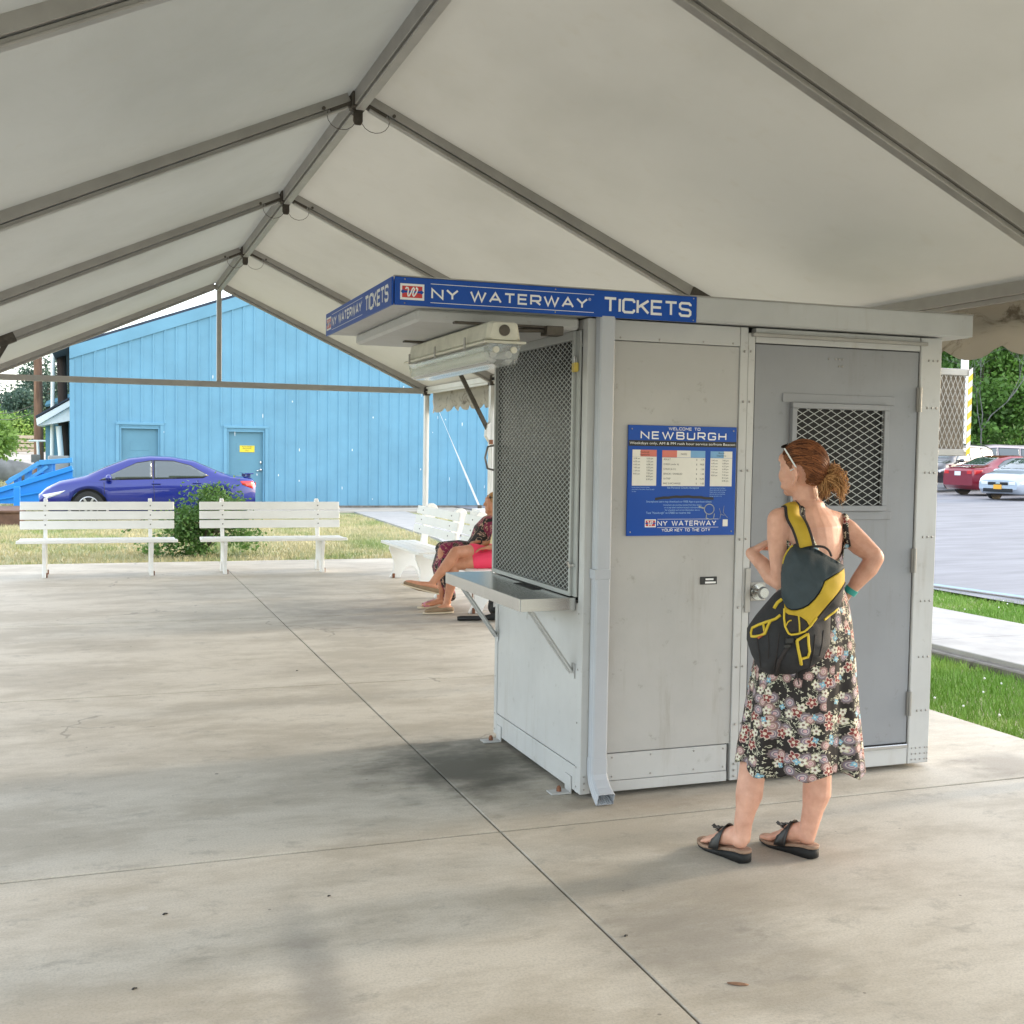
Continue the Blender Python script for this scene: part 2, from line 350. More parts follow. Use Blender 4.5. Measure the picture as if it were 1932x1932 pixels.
# ------------------------------------------------------------------ lettering
GL = {'N':(1,[[(0,0),(0,1),(1,0),(1,1)]]), 'Y':(1.05,[[(0,1),(.5,.48),(1,1)],[(.5,.48),(.5,0)]]),
 'W':(1.45,[[(0,1),(.26,0),(.5,1),(.74,0),(1,1)]]), 'A':(1.1,[[(0,0),(.5,1),(1,0)],[(.17,.3),(.83,.3)]]),
 'T':(.95,[[(0,1),(1,1)],[(.5,.94),(.5,0)]]), 'E':(.85,[[(1,1),(0,1),(0,0),(1,0)],[(.06,.52),(.9,.52)]]),
 'R':(.95,[[(0,0),(0,1),(.84,1),(1,.86),(1,.56),(.84,.42),(.06,.42)],[(.55,.38),(1,0)]]), 'I':(.0,[[(0,0),(0,1)]]),
 'C':(.9,[[(1,.76),(1,.88),(.86,1),(.14,1),(0,.88),(0,.12),(.14,0),(.86,0),(1,.12),(1,.24)]]),
 'K':(.9,[[(0,0),(0,1)],[(1,1),(.08,.46)],[(.32,.60),(1,0)]]),
 'S':(.9,[[(1,.80),(1,.88),(.86,1),(.14,1),(0,.88),(0,.66),(.14,.53),(.86,.47),(1,.34),(1,.12),(.86,0),(.14,0),(0,.12),(0,.22)]]),
 'B':(.95,[[(0,0),(0,1),(.84,1),(.96,.88),(.96,.64),(.84,.53),(.06,.53)],[(.84,.49),(1,.38),(1,.12),(.86,0),(.06,0)]]),
 'U':(.95,[[(0,1),(0,.12),(.14,0),(.86,0),(1,.12),(1,1)]]),
 'G':(.95,[[(1,.78),(1,.88),(.86,1),(.14,1),(0,.88),(0,.12),(.14,0),(.86,0),(1,.12),(1,.46),(.55,.46)]]),
 'H':(.95,[[(0,0),(0,1)],[(1,0),(1,1)],[(.06,.5),(.94,.5)]]), 'L':(.8,[[(0,1),(0,0),(1,0)]]),
 'O':(.95,[[(.14,0),(0,.12),(0,.88),(.14,1),(.86,1),(1,.88),(1,.12),(.86,0),(.1,0)]]),
 'M':(1.1,[[(0,0),(0,1),(.5,.3),(1,1),(1,0)]]), ' ':(.45,[])}
def stroke(mb, pts, w, put, k, m=0):
    """a mitred ribbon along 2-D pts; put(u,v,k) lays it on its plane, k = layer"""
    P = [Vector(p) for p in pts]; n = len(P); L = []; Rr = []
    for i in range(n):
        d1 = (P[i]-P[i-1]).normalized() if i else None; d2 = (P[i+1]-P[i]).normalized() if i < n-1 else None
        if d1 is None: d1 = d2
        if d2 is None: d2 = d1
        nn = Vector((-(d1+d2).y, (d1+d2).x))
        if nn.length < 1e-6: nn = Vector((-d1.y, d1.x))
        nn.normalize(); l = min(w/2/max(nn.dot(Vector((-d1.y,d1.x))), .3), w*.95)
        L.append(P[i]+nn*l); Rr.append(P[i]-nn*l)
    mb.add([put(*p,k) for p in L]+[put(*p,k) for p in Rr], [(i,i+1,n+i+1,n+i) for i in range(n-1)], m)
def lettering(mb, txt, x0, x1, z0, z1, put, sw, m=0, gap=.42):
    tot = sum(GL[c][0] for c in txt)+gap*(len(txt)-1); h = z1-z0; s = (x1-x0)/tot; x = x0
    for c in txt:
        wd, ps = GL[c]
        for i, p in enumerate(ps): stroke(mb, [(x+a*wd*s, z0+b*h) for a, b in p], sw, put, i, m)
        x += (wd+gap)*s
def small_text(mb, txt, x0, z, size, put, m=0, align='LEFT', wide=1, fit=None):
    cu = bpy.data.curves.new('t','FONT'); cu.body = txt; cu.size = size; cu.align_x = align; cu.resolution_u = 3
    ob = bpy.data.objects.new('t', cu); COL.objects.link(ob); dg = bpy.context.evaluated_depsgraph_get(); dg.update()
    me = bpy.data.meshes.new_from_object(ob.evaluated_get(dg))
    if fit and len(me.vertices):
        xs = [v.co.x for v in me.vertices]; wide = fit/max(1e-6, max(xs)-min(xs))
    mb.add([put(x0+v.co.x*wide, z+v.co.y, 0) for v in me.vertices], [tuple(p.vertices) for p in me.polygons], m)
    bpy.data.objects.remove(ob); bpy.data.meshes.remove(me); bpy.data.curves.remove(cu)
def logo(parent, x0, x1, z0, z1, put, name='emblem'):
    """white box, red field, blue diamond bar and a looping white script letter"""
    mb = MB(); w = x1-x0; h = z1-z0
    def rect(a,b,c,d,k,m): mb.add([put(a,c,k),put(b,c,k),put(b,d,k),put(a,d,k)], [(0,1,2,3)], m)
    rect(x0,x1,z0,z1,0,0); rect(x0+.08*w,x1-.08*w,z0+.14*h,z1-.14*h,1,1)
    zc = (z0+z1)/2; xs = [x0+.02*w,x0+.10*w,x0+.18*w,x1-.18*w,x1-.10*w,x1-.02*w]
    mb.add([put(xs[0],zc,2),put(xs[1],zc-.13*h,2),put(xs[2],zc-.07*h,2),put(xs[3],zc-.07*h,2),put(xs[4],zc-.13*h,2),put(xs[5],zc,2),put(xs[4],zc+.13*h,2),put(xs[3],zc+.07*h,2),put(xs[2],zc+.07*h,2),put(xs[1],zc+.13*h,2)], [tuple(range(10))], 2)
    cv = [(.22,.66),(.26,.76),(.32,.74),(.34,.62),(.31,.36),(.33,.24),(.38,.26),(.46,.50),(.50,.68),(.55,.76),(.59,.68),(.53,.44),(.52,.30),(.56,.24),(.62,.34),(.70,.56),(.72,.70),(.68,.76),(.66,.68)]
    stroke(mb, [(x0+a*w, z0+b*h) for a, b in cv], .055*w, put, 3, 0)
    return mb.build(name, [M['white'],M['red'],M['blue']], parent)
# ================================================================== SETTING
def struct(mb, name, m, **k): return tag(mb.build(name, m, **k), kind='structure')
g = MB(); g.bx(-400,400,-60,700,-.5,-.06); struct(g, 'ground', M['lawn'])
# slab poured in bays, saw-cut joints as real gaps over a dark bed
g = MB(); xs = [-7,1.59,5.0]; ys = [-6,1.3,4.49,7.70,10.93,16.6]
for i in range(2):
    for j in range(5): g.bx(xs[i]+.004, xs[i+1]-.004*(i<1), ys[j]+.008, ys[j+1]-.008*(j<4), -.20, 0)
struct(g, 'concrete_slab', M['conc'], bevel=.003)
g = MB(); g.bx(-6.9,4.95,-5.9,16.5,-.18,-.02); struct(g, 'slab_bed', M['dark'])
# sidewalk right of the tent, raised, with a dirty edge
g = MB()
for k in range(8): g.bx(6.62,8.28,-4+k*3.0+.006,-1+k*3.0-.006,-.06,.045)
struct(g, 'sidewalk', M['walk'], bevel=.006)
g = MB(); g.bx(6.52,6.615,-4,22,-.3,.005); struct(g, 'sidewalk_edge', M['curb'], bevel=.01)
g = MB(); g.add([(9.75,-10,-.03),(80,-10,.9),(80,90,1.0),(9.75,90,.05)], [(0,1,2,3)]); struct(g, 'parking_lot', M['asphalt'])
# back path: strip along the wall foot and the spur coming to the tent
g = MB(); g.prism([(6.35,29.9),(7.75,29.9),(7.35,23.5),(6.95,16.62),(5.3,16.62),(5.95,20.5)], 'z', -.3, -.024); struct(g, 'path', M['walkgrey'])
g = MB(); g.bx(-1,16,29.9,31.85,-.3,-.02); struct(g, 'gravel_strip', M['dirt'])
g = MB(); g.bx(-90,-.9,58,200,-.4,.7); g.prism([(58,.7),(76,1.15),(400,1.5),(400,-.4),(58,-.4)], 'x', -90, -2); struct(g, 'gravel_embankment', M['dirt'])
g = MB(); g.add([(10.2,9.35,.018),(10.32,9.35,.02),(9.98,11.8,.02),(9.86,11.8,.018)], [(0,1,2,3)])
struct(g, 'faded_blue_marking', M['paintblue'])
g = MB(); g.bx(9.95,10.16,8.0,9.82,-.0,.14); tag(g.build('wheel_stop', M['walk'], bevel=.02), 'low pale concrete wheel stop at the lot edge beyond the sidewalk', 'wheel stop')
# grass
def blades(name, regions, m, label):
    vs = []; fs = []; rng = random.Random(3)
    for (poly, n, h, w) in regions:
        x0 = min(p[0] for p in poly); x1 = max(p[0] for p in poly); y0 = min(p[1] for p in poly); y1 = max(p[1] for p in poly); k = 0
        while k < n:
            x = rng.uniform(x0,x1); y = rng.uniform(y0,y1); ins = False; j = len(poly)-1
            for i in range(len(poly)):
                if (poly[i][1] > y) != (poly[j][1] > y) and x < (poly[j][0]-poly[i][0])*(y-poly[i][1])/(poly[j][1]-poly[i][1])+poly[i][0]: ins = not ins
                j = i
            if not ins: continue
            k += 1
            cl = noise.noise(Vector((x*1.7,y*1.7,0)))
            hh = h*rng.uniform(.5,1.15)*(1+.5*cl); a = rng.uniform(0,pi); lx = rng.uniform(-.6,.6)*hh; ly = rng.uniform(-.6,.6)*hh
            dx, dy = cos(a)*w/2, sin(a)*w/2; b = len(vs)
            vs += [(x-dx,y-dy,-.065),(x+dx,y+dy,-.065),(x+lx,y+ly,-.06+hh)]; fs.append((b,b+1,b+2))
    me = bpy.data.meshes.new(name); me.from_pydata(vs,[],fs); me.materials.append(m)
    return tag(link(name, me), kind='stuff', label=label, cat='grass')
blades('grass', [([(5.0,3.0),(6.5,3.0),(6.5,11),(5.0,11)], 42000, .07, .008), ([(8.29,5),(9.9,7),(9.75,15),(8.29,15)], 26000, .07, .010)], M['blade_green'], 'bright green mown grass beside the pale sidewalk')
blades('grass', [([(-4,16.62),(5.15,16.62),(5.85,20.5),(6.2,28.7),(-3.5,28.7)], 60000, .075, .016), ([(7,16.7),(9,16.7),(9,28.8),(8,28.8)], 6000, .08, .018),([(-9,28),(-1,28),(-1,56),(-9,56)], 9000, .12, .05)], M['blade_dry'], 'patchy half dry lawn behind the white benches')
cf = MB(); rng = random.Random(9)
for k in range(40):
    x, y = (rng.uniform(5.1,6.45), rng.uniform(4.6,9)) if k < 28 else (rng.uniform(8.4,9.7), rng.uniform(8,12))
    cf.ball((x,y,.0+rng.uniform(0,.02)), .008, 6, 4)
tag(cf.build('clover_flower', M['white']), 'tiny white clover flowers scattered through the green grass', 'flowers', kind='stuff')
# ================================================================== TENT
RX, RZ, EX, EZ = 1.585, 3.86, 3.02, 2.50
FR = [-4.75,-1.70,1.35,4.40,7.45,10.50,13.55,16.60]
tent = empty('frame_tent', (RX,7.45,0), 0, 'large white vinyl frame tent with grey metal ribs sheltering the booth', 'tent')
def zr(x): return RZ - (RZ-EZ)*abs(x-RX)/EX
for i in range(len(FR)-1):
    y0, y1 = FR[i], FR[i+1]
    for sgn in (-1,1):
        c = MB(); NX, NY = 16, 14; vs = []
        for a in range(NX+1):
            for b in range(NY+1):
                u, v = a/NX, b/NY; x = RX+sgn*u*(EX+.10); y = y0+(y1+(.05 if y1 > 16 else 0)-y0)*v
                s_ = .020*sin(pi*v)*sin(pi*min(1,u*1.02))**.7
                s_ += .006*noise.noise(Vector((x*1.3,y*1.3,0)))*sin(pi*v)
                vs.append((x, y, zr(x)+.068-s_))
        vt = [(x,y,z+.003) for x,y,z in vs]; n = len(vs); fs = []
        for a in range(NX):
            for b in range(NY):
                q = (a*(NY+1)+b, a*(NY+1)+b+1, (a+1)*(NY+1)+b+1, (a+1)*(NY+1)+b); fs += [q]
        c.add(vs, fs, 0, True); c.build('canopy_panel', M['cloth'], tent)
for i, y in enumerate(FR):
    for sgn in (-1,1):
        r = MB(); a = Vector((RX+sgn*.07,y,RZ-.0)); b = Vector((RX+sgn*EX,y,EZ+.005))
        gable = i == len(FR)-1
        off = Vector((0,0,.022))
        r.bar(a+off, b+off, .066, .078); r.bar(a-Vector((0,0,.036)), b-Vector((0,0,.036)), .030, .022)
        r.bar(a-Vector((0,0,.052)), b-Vector((0,0,.052)), .056, .012)
        r.build('rafter', M['alu'], tent, bevel=.003)
        # leg post
        p = MB(); px = RX+sgn*(EX); p.bx(px-.032,px+.032,y-.045,y+.045,.012,EZ-.05); p.bx(px-.014,px+.014,y-.052,y-.046,.02,EZ-.06)
        p.bx(px-.075,px+.075,y-.075,y+.075,0,.012)
        p.build('post', M['post'], tent, bevel=.003)
        h = MB(); h.bx(px-.045,px+.045,y-.055,y+.055,EZ-.07,EZ+.055); h.bar((px,y,EZ+.02),(px-sgn*.20,y,zr(px-sgn*.20)+.02),.05,.06); h.bx(px-.03,px+.03,y-.17,y+.17,EZ-.015,EZ+.03)
        h.build('corner_fitting', M['bracket'], tent, bevel=.004)
        if not gable and y > -2 and not (i == 3 and sgn > 0):
            k = MB(); bx_ = px-sgn*.50; k.bar((bx_,y-.0,zr(bx_)-.02),(px-sgn*.03,y,EZ-.66),.038,.050)
            k.build('knee_brace', M['bracket'], tent, bevel=.003)
            k = MB(); t_ = (Vector((sgn*EX,0,EZ-RZ))).normalized(); k.bar(Vector((bx_,y,zr(bx_)+.01))-t_*.09, Vector((bx_,y,zr(bx_)+.01))+t_*.09, .088,.11)
            k.build('rafter_bracket', M['bracket'], tent, bevel=.006)
            k = MB(); k.prism([(px-sgn*.033,EZ-.78),(px-sgn*.033,EZ-.52),(px-sgn*.075,EZ-.56),(px-sgn*.085,EZ-.70)], 'y', y-.05, y+.05); k.build('post_bracket', M['post'], tent, bevel=.003)
            k = MB(); k.bx(px-sgn*.02-.03,px-sgn*.02+.02,y-.058,y-.052,EZ-.80,EZ-.745); k.build('rust_patch', M['rust'], tent)
    # ridge fitting with a hanging pin lug and safety wire loops
    h = MB(); h.bx(RX-.048,RX+.048,y-.060,y+.060,RZ-.055,RZ+.045)
    for sgn in (-1,1):
        e = Vector((RX+sgn*.19,y,zr(RX+.19)+.012)); h.bar((RX,y,RZ+.012), e, .050, .058)
        h.tube([e+Vector((sgn*.04,-.036,-.01)), e+Vector((sgn*.04,-.048,-.01))], .012, 8)
    h.prism([(RX-.03,RZ-.05),(RX+.03,RZ-.05),(RX+.032,RZ-.13),(RX+.02,RZ-.155),(RX-.02,RZ-.155),(RX-.032,RZ-.13)], 'y', y-.006, y+.006)
    if i < len(FR)-1: h.build('ridge_fitting', M['bracket'], tent, bevel=.004)
    else: h.build('ridge_fitting', M['alu'], tent, bevel=.004)
    if i < len(FR)-1:
        for sgn in (-1,1):
            l = MB(); l.tube([(RX+sgn*.11+.095*cos(t/16*2*pi), y-.02, RZ-.115+.085*sin(t/16*2*pi)) for t in range(17)], .0022, 5, cap=False); l.build('safety_wire', M['bracket'], tent)
for i in range(len(FR)-1):
    y0, y1 = FR[i]+.07, FR[i+1]-.07
    r = MB(); r.bx(RX-.036,RX+.036,y0,y1,RZ-.045,RZ+.05); r.bx(RX-.014,RX+.014,y0,y1,RZ-.062,RZ-.046); r.bx(RX-.030,RX+.030,y0,y1,RZ-.078,RZ-.063); r.build('ridge_beam', M['alu'], tent, bevel=.003)
    for sgn in (-1,1):
        px = RX+sgn*(EX); r = MB(); r.bx(px-.03,px+.03,y0,y1,EZ-.02,EZ+.05); r.bx(px-.012,px+.012,y0,y1,EZ-.05,EZ-.02); r.build('eave_beam', M['post'] if i > 4 else M['alu'], tent, bevel=.003)
        # scalloped valance
        v = MB(); NY = 60; xx = px+sgn*.085; rows = []
        for b in range(NY+1):
            t = b/NY; y = FR[i]+(FR[i+1]-FR[i])*t; sc = abs(((t*7+.45)%1)-.5)*2
            lo = EZ-.33+.075*(sc**3); sw = .012*sin(t*34+i)+.010*sin(t*13+2*i)
            rows.append([Vector((xx-.0*sgn,y,zr(px)+.075)), Vector((xx+sgn*.012+sw*.3,y,EZ-.03)), Vector((xx+sgn*.01+sw*.7,y,EZ-.135)), Vector((xx+sgn*.002+sw*.75,y,EZ-.14)), Vector((xx+sgn*(.015)+sw*1.4,y,(lo+EZ-.14)/2)), Vector((xx+sw*1.8,y,lo))])
        v.loft(rows, closed=False, caps=False); v.build('valance', M['valance'], tent)
r = MB(); r.bx(RX-EX+.05,RX+EX-.05,16.56,16.64,EZ-.045,EZ+.035); r.build('tie_beam', M['alu'], tent, bevel=.004)
r = MB(); r.bx(RX-.032,RX+.032,16.565,16.635,EZ+.035,RZ-.05); r.build('king_post', M['alu'], tent, bevel=.004)
r = MB(); s0 = at(827,773,16.3); s1 = at(905,957,14.9)
d_ = (s1-s0); ns = 24
side = Vector((.93,-.37,0)).normalized()
for k in range(ns):
    a = s0+d_*(k/ns); b = s0+d_*((k+1)/ns); w0, w1 = [.003+.012*min(1,max(0,(q/ns-.25)*2.2)) for q in (k,k+1)]
    r.add([a-side*w0,a+side*w0,b+side*w1,b-side*w1], [(0,1,2,3)])
r.build('guy_strap', M['white'], tent)
r = MB(); r.box(s1-Vector((0,0,.03)), (.05,.05,.12)); r.tube([s1-Vector((0,0,.08)), Vector((s1.x+.03,s1.y-.05,-.05))], .012, 6); r.build('ratchet', M['bracket'], tent, bevel=.005)
_q = at(912,975,14.6); r = MB(); r.bx(_q.x-.12,_q.x+.26,14.45,14.85,-.06,_q.z+.10); tag(r.build('ballast_block', M['bench'], bevel=.03, seg=2), 'white block on the grass at the foot of the strap beyond the bench', 'ballast block')
# ================================================================== BOOTH
BX0, BX1, BY0, BY1, BH = 2.086, 4.057, 4.80, 6.03, 2.215
booth = empty('ticket_booth', (3.07,5.4,0), 0, 'white and grey metal ticket booth with flat overhanging roof and mesh window', 'ticket booth')
def BB(name, boxes, m, bev=.003, par=booth):
    b = MB()
    for q in boxes: b.bx(*q)
    return b.build(name, m, par, bevel=bev)
rivp = []
# front face: corner post, panel, seam strip, door surround, wide post
BB('corner_post', [(BX0,BX0+.052,BY0,BY0+.06,.022,BH),(BX0+.056,BX0+.108,BY0+.004,BY0+.05,.022,BH)], M['booth'])
BB('wall_panel', [(BX0+.108,2.879,BY0+.010,BY0+.05,.205,2.120)], M['boothpanel'], .002)
BB('upper_rail', [(BX0+.108,2.879,BY0+.006,BY0+.05,2.123,BH)], M['booth'], .002)
BB('lower_rail', [(BX0+.108,2.860,BY0+.004,BY0+.05,.075,.202),(BX0+.108,2.860,BY0+.0,BY0+.05,.024,.073)], M['booth'], .002)
BB('seam_strip', [(2.862 if False else 2.8795,2.921,BY0+.002,BY0+.05,.024,BH)], M['booth'], .002)
BB('door_surround', [(2.923,2.962,BY0+.004,BY0+.07,.024,2.19),(2.964,3.925,BY0+.004,BY0+.05,2.145,BH),(2.964,3.925,BY0+.002,BY0+.07,.024,.118)], M['booth'], .003)
BB('drip_cap', [(2.935,3.955,BY0-.022,BY0+.003,2.172,2.190)], M['alu'], .003)
BB('end_post', [(3.927,BX1,BY0-.002,BY0+.06,.024,BH)], M['booth'], .004)
BB('threshold', [(2.964,3.915,BY0-.014,BY0+.003,.112,.132)], M['steel'], .003)
# side face towards the benches
Xf = BX0
BB('side_panel', [(Xf+.004,Xf+.05,BY0+.062,BY1-.045,.142,.905)], M['booth'], .002)
BB('side_kick_rail', [(Xf+.001,Xf+.05,BY0+.062,BY1-.045,.024,.139)], M['booth'], .002)
BB('rear_corner_post', [(Xf-.001,Xf+.055,BY1-.043,BY1,.024,BH)], M['booth'], .003)
BB('window_head', [(Xf+.002,Xf+.05,BY0+.062,BY1-.045,2.17,BH)], M['booth'], .002)
BB('rear_wall', [(BX0+.056,BX1,BY1-.04,BY1-.002,.024,BH)], M['booth'], .002)
BB('end_wall', [(BX1-.04,BX1-.001,BY0+.062,BY1-.045,.024,BH)], M['booth'], .002)
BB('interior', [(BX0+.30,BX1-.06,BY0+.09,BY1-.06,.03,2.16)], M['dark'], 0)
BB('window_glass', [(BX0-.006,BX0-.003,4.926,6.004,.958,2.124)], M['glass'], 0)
# roof
BB('roof', [(1.18,4.20,4.765,6.22,2.222,2.332)], M['booth'], .004)
BB('roof_underpan', [(1.30,2.07,4.86,6.12,2.165,2.221)], M['booth'], .012)
BB('roof_fascia', [(2.61,4.206,4.752,4.764,2.226,2.335)], M['booth'], .002)
BB('fascia_bead', [(1.17,4.206,4.748,4.764,2.335,2.341)], M['alu'], .001)
# rivets
RIV = []
def rivet(x, z, y=None, r=.0065, ax='y', yy=None):
    if ax == 'y': RIV.append(MB().ball((x, (BY0-.001) if y is None else y, z), (r,.004,r), 8, 4))
    else: RIV.append(MB().ball((Xf-.001, yy, z), (.004,r,r), 8, 4))
for z in (.30,.58,.87,1.20,1.53,1.86,2.10): 
    for x in (3.975,4.003,4.031): rivet(x, z, BY0-.003)
    rivet(2.90,z); rivet(2.936,z+.002,BY0+.003)
for z in (.045,.075,.105):
    for x in (3.95,3.975,4.003,4.031,4.048): rivet(x, z, BY0-.003, .005)
    rivet(2.90, z); rivet(BX0+.02, z, None,.005)
for x in (2.25,2.45,2.68,2.84):
    rivet(x,.185,BY0+.003,.005); rivet(x,.095,BY0+.003,.005); rivet(x,2.135,BY0+.005,.005)
for z in (.05,.14,.35,.6,.86):
    rivet(0,z,ax='x',yy=BY0+.045,r=.005); rivet(0,z,ax='x',yy=BY1-.02,r=.005)
for x in (3.38,3.42,3.44,3.46): rivet(x, 2.085, BY0+.006, .005)
for x in (3.44,3.46): rivet(x, 2.05, BY0+.006, .005)
for q_ in RIV: q_.build('rivet', M['alu'], booth)
# door
dr = BB('door', [(2.966,3.922,BY0+.008,BY0+.05,.134,2.140)], M['door'], .003)
BB('door_reveal', [(2.9625,2.9655,BY0+.03,BY0+.06,.12,2.144),(3.9225,3.9265,BY0+.012,BY0+.06,.12,2.144),(2.9625,3.926,BY0+.014,BY0+.06,2.1405,2.1445)], M['dark'], 0)
for z in (1.90,1.08,.34): 
    h = MB(); h.bx(3.912,3.930,BY0-.006,BY0+.006,z-.062,z+.062); h.tube([(3.924,BY0-.010,z-.062),(3.924,BY0-.010,z+.062)], .008, 8); h.build('hinge', M['alu'], dr, bevel=.001)
gf = BB('grille_frame', [(3.165,3.730,BY0-.020,BY0+.007,1.335,1.362),(3.165,3.730,BY0-.020,BY0+.007,1.838,1.865),(3.165,3.192,BY0-.020,BY0+.007,1.3625,1.8375),(3.703,3.730,BY0-.020,BY0+.007,1.3625,1.8375),
   (3.120,3.775,BY0+.001,BY0+.0075,1.290,1.334),(3.120,3.775,BY0+.001,BY0+.0075,1.866,1.910)], M['door'], .002, dr)
BB('door_opening', [(3.193,3.702,BY0+.003,BY0+.0075,1.363,1.837)], M['dark'], 0, dr)
def diamond(mb, axis, u0, u1, v0, v1, cu, cv, w, t, fix):
    """expanded metal: two families of flat strands clipped to the rectangle"""
    sl = cv/cu
    for fam in (1,-1):
        cs = np.arange(-40*cv, 80*cv, cv)
        for c0 in cs:
            # v = v0 + c0 + fam*sl*(u-u0)
            pts = []
            for u in (u0,u1):
                v = v0+c0+fam*sl*(u-u0)
                if v0 <= v <= v1: pts.append((u,v))
            for v in (v0,v1):
                u = u0+fam*(v-v0-c0)/sl
                if u0 < u < u1: pts.append((u,v))
            if len(pts) < 2: continue
            a, b = pts[0], pts[1]
            if (Vector(a)-Vector(b)).length < .01: continue
            d = fix+(.0008 if fam > 0 else -.0008)
            P = lambda q: Vector((q[0],d,q[1])) if axis == 'y' else Vector((d,q[0],q[1]))
            mb.bar(P(a), P(b), w, t, up=(0,1,0) if axis == 'y' else (1,0,0))
            # bar(w across, h along up)
g = MB(); diamond(g, 'y', 3.192,3.703,1.362,1.838,.066,.036,.0034,.0012, BY0-.012); g.build('grille', M['mesh'], dr)
# lock plate and knob
k = MB(); k.bx(2.936,2.964,BY0-.006,BY0+.003,.845,1.06); k.bx(2.968,3.05,BY0-.002,BY0+.007,.90,.99); k.build('lock_plate', M['alu'], dr, bevel=.002)
k = MB(); k.tube([(3.005,BY0+.008,.945),(3.005,BY0-.012,.945)], .040, 20); k.tube([(3.005,BY0-.012,.945),(3.005,BY0-.035,.945)], .014, 12); k.tube([(3.005,BY0-.034,.945),(3.005,BY0-.052,.945),(3.005,BY0-.066,.945)], [.018,.030,.024], 16); k.build('knob', M['steel'], dr)
# window screen
sc_ = BB('screen_frame', [(Xf-.026,Xf-.001,4.905,4.925,.935,2.165),(Xf-.026,Xf-.001,6.005,6.028,.935,2.165),(Xf-.026,Xf-.001,4.9255,6.0045,.935,.957),(Xf-.026,Xf-.001,4.9255,6.0045,2.125,2.165),
    (Xf-.012,Xf-.001,4.862,4.9045,.935,2.165)], M['mesh'], .002)
g = MB(); diamond(g, 'x', 4.925,6.005,.957,2.125,.055,.026,.0034,.0012, Xf-.016); g.build('screen_mesh', M['mesh'], sc_)
g = MB(); g.tube([(Xf-.02,6.02,1.50),(Xf-.06,6.025,1.51),(Xf-.075,6.025,1.57),(Xf-.06,6.025,1.63),(Xf-.02,6.02,1.64)], .006, 6); g.build('pull_handle', M['bolt'], sc_)
g = MB(); g.bx(Xf-.04,Xf-.012,4.872,4.898,1.075,1.09); g.tube([(Xf-.035,4.885,1.07),(Xf-.045,4.885,1.10)], .008, 6); g.build('latch', M['steel'], sc_, bevel=.001)
# shelf
sh = BB('counter_shelf', [(1.812,Xf-.0275,4.885,6.075,.925,.931),(1.806,1.812,4.885,6.075,.872,.931),(1.812,Xf-.002,4.878,4.885,.872,.931),(1.812,Xf-.002,6.075,6.082,.872,.931)], M['steel'], .001)
for y in (4.905,5.99):
    b = MB(); b.bar((1.86,y,.885),(Xf-.004,y,.575),.028,.006); b.bar((1.86,y+.012,.885),(Xf-.004,y+.012,.575),.004,.026); b.bx(Xf-.003,Xf+.001,y-.02,y+.02,.55,.62); b.build('bracket', M['booth'], sh, bevel=.001)
b = MB(); b.bx(2.0,2.045,5.22,5.50,.9315,.934); b.build('cash_slot', M['dark'], sh)
# anchors
for y in (4.93,5.93):
    b = MB(); b.bx(Xf-.10,Xf+.0,y-.035,y+.035,.001,.008); b.bx(Xf-.006,Xf+.0,y-.035,y+.035,.0085,.085); b.build('anchor_plate', M['booth'], booth, bevel=.001)
    b = MB(); b.tube([(Xf-.05,y,.0085),(Xf-.05,y,.022),(Xf-.05,y,.034)], [.013,.012,.007], 8); b.build('anchor_bolt', M['rust'], booth)
# downspout
dsx0, dsx1, dsy = BX0+.040, BX0+.106, BY0-.002
def spout_ring(c, t, wx, wy):
    t = Vector(t).normalized(); x = Vector((1,0,0)); y = t.cross(x).normalized(); out = []
    n = 7
    for i in range(n*2+1):                    # ribbed front
        a = -wx/2+wx*i/(n*2); out.append(Vector(c)+x*a+y*(-wy/2+(.004 if i%2 else 0)))
    for i in range(5): out.append(Vector(c)+x*(wx/2-(.003 if i%2 else 0))+y*(-wy/2+wy*(i+.5)/5))
    for i in range(5): out.append(Vector(c)+x*(wx/2-wx*(i+.5)/5)+y*(wy/2))
    for i in range(5): out.append(Vector(c)+x*(-wx/2+(.003 if i%2 else 0))+y*(wy/2-wy*(i+.5)/5))
    return out
dc = (dsx0+dsx1)/2
ds = MB(); ds.loft([spout_ring((dc,dsy-.030,2.22),(0,0,-1),.072,.052), spout_ring((dc,dsy-.030,.19),(0,0,-1),.072,.052)], smooth=False, caps=False)
ds.loft([spout_ring((dc,dsy-.030,.20),(0,0,-1),.077,.057), spout_ring((dc,dsy-.030,.13),(0,0,-1),.077,.057), spout_ring((dc,dsy-.045,.095),(0,-.5,-1),.079,.058), spout_ring((dc,dsy-.085,.055),(0,-1,-.75),.080,.058), spout_ring((dc+.0,dsy-.130,.032),(0,-1,-.4),.084,.058)], smooth=False, caps=False)
dso = ds.build('downspout', M['galv'], booth)
md = dso.modifiers.new('s','SOLIDIFY'); md.thickness = .0018; md.offset = 0
BB('downspout_strap', [(dsx0-.012,dsx1+.002,dsy-.060,dsy+.001,1.03,1.075)], M['galv'], .002)
# plate and little marks on the front wall
pl = BB('rating_plate', [(2.695,2.785,BY0+.006,BY0+.0105,.985,1.022)], M['black'], .001)
g = MB(); 
def front(y0): return lambda u, v, k: Vector((u, y0-.0006-.0004*k, v))
g.add([front(BY0+.006)(*q,1) for q in ((2.72,.990),(2.778,.990),(2.778,.999),(2.72,.999))], [(0,1,2,3)]); g.add([front(BY0+.006)(*q,1) for q in ((2.722,1.006),(2.765,1.006),(2.765,1.014),(2.722,1.014))], [(0,1,2,3)]); g.build('plate_marking', M['white'], pl)
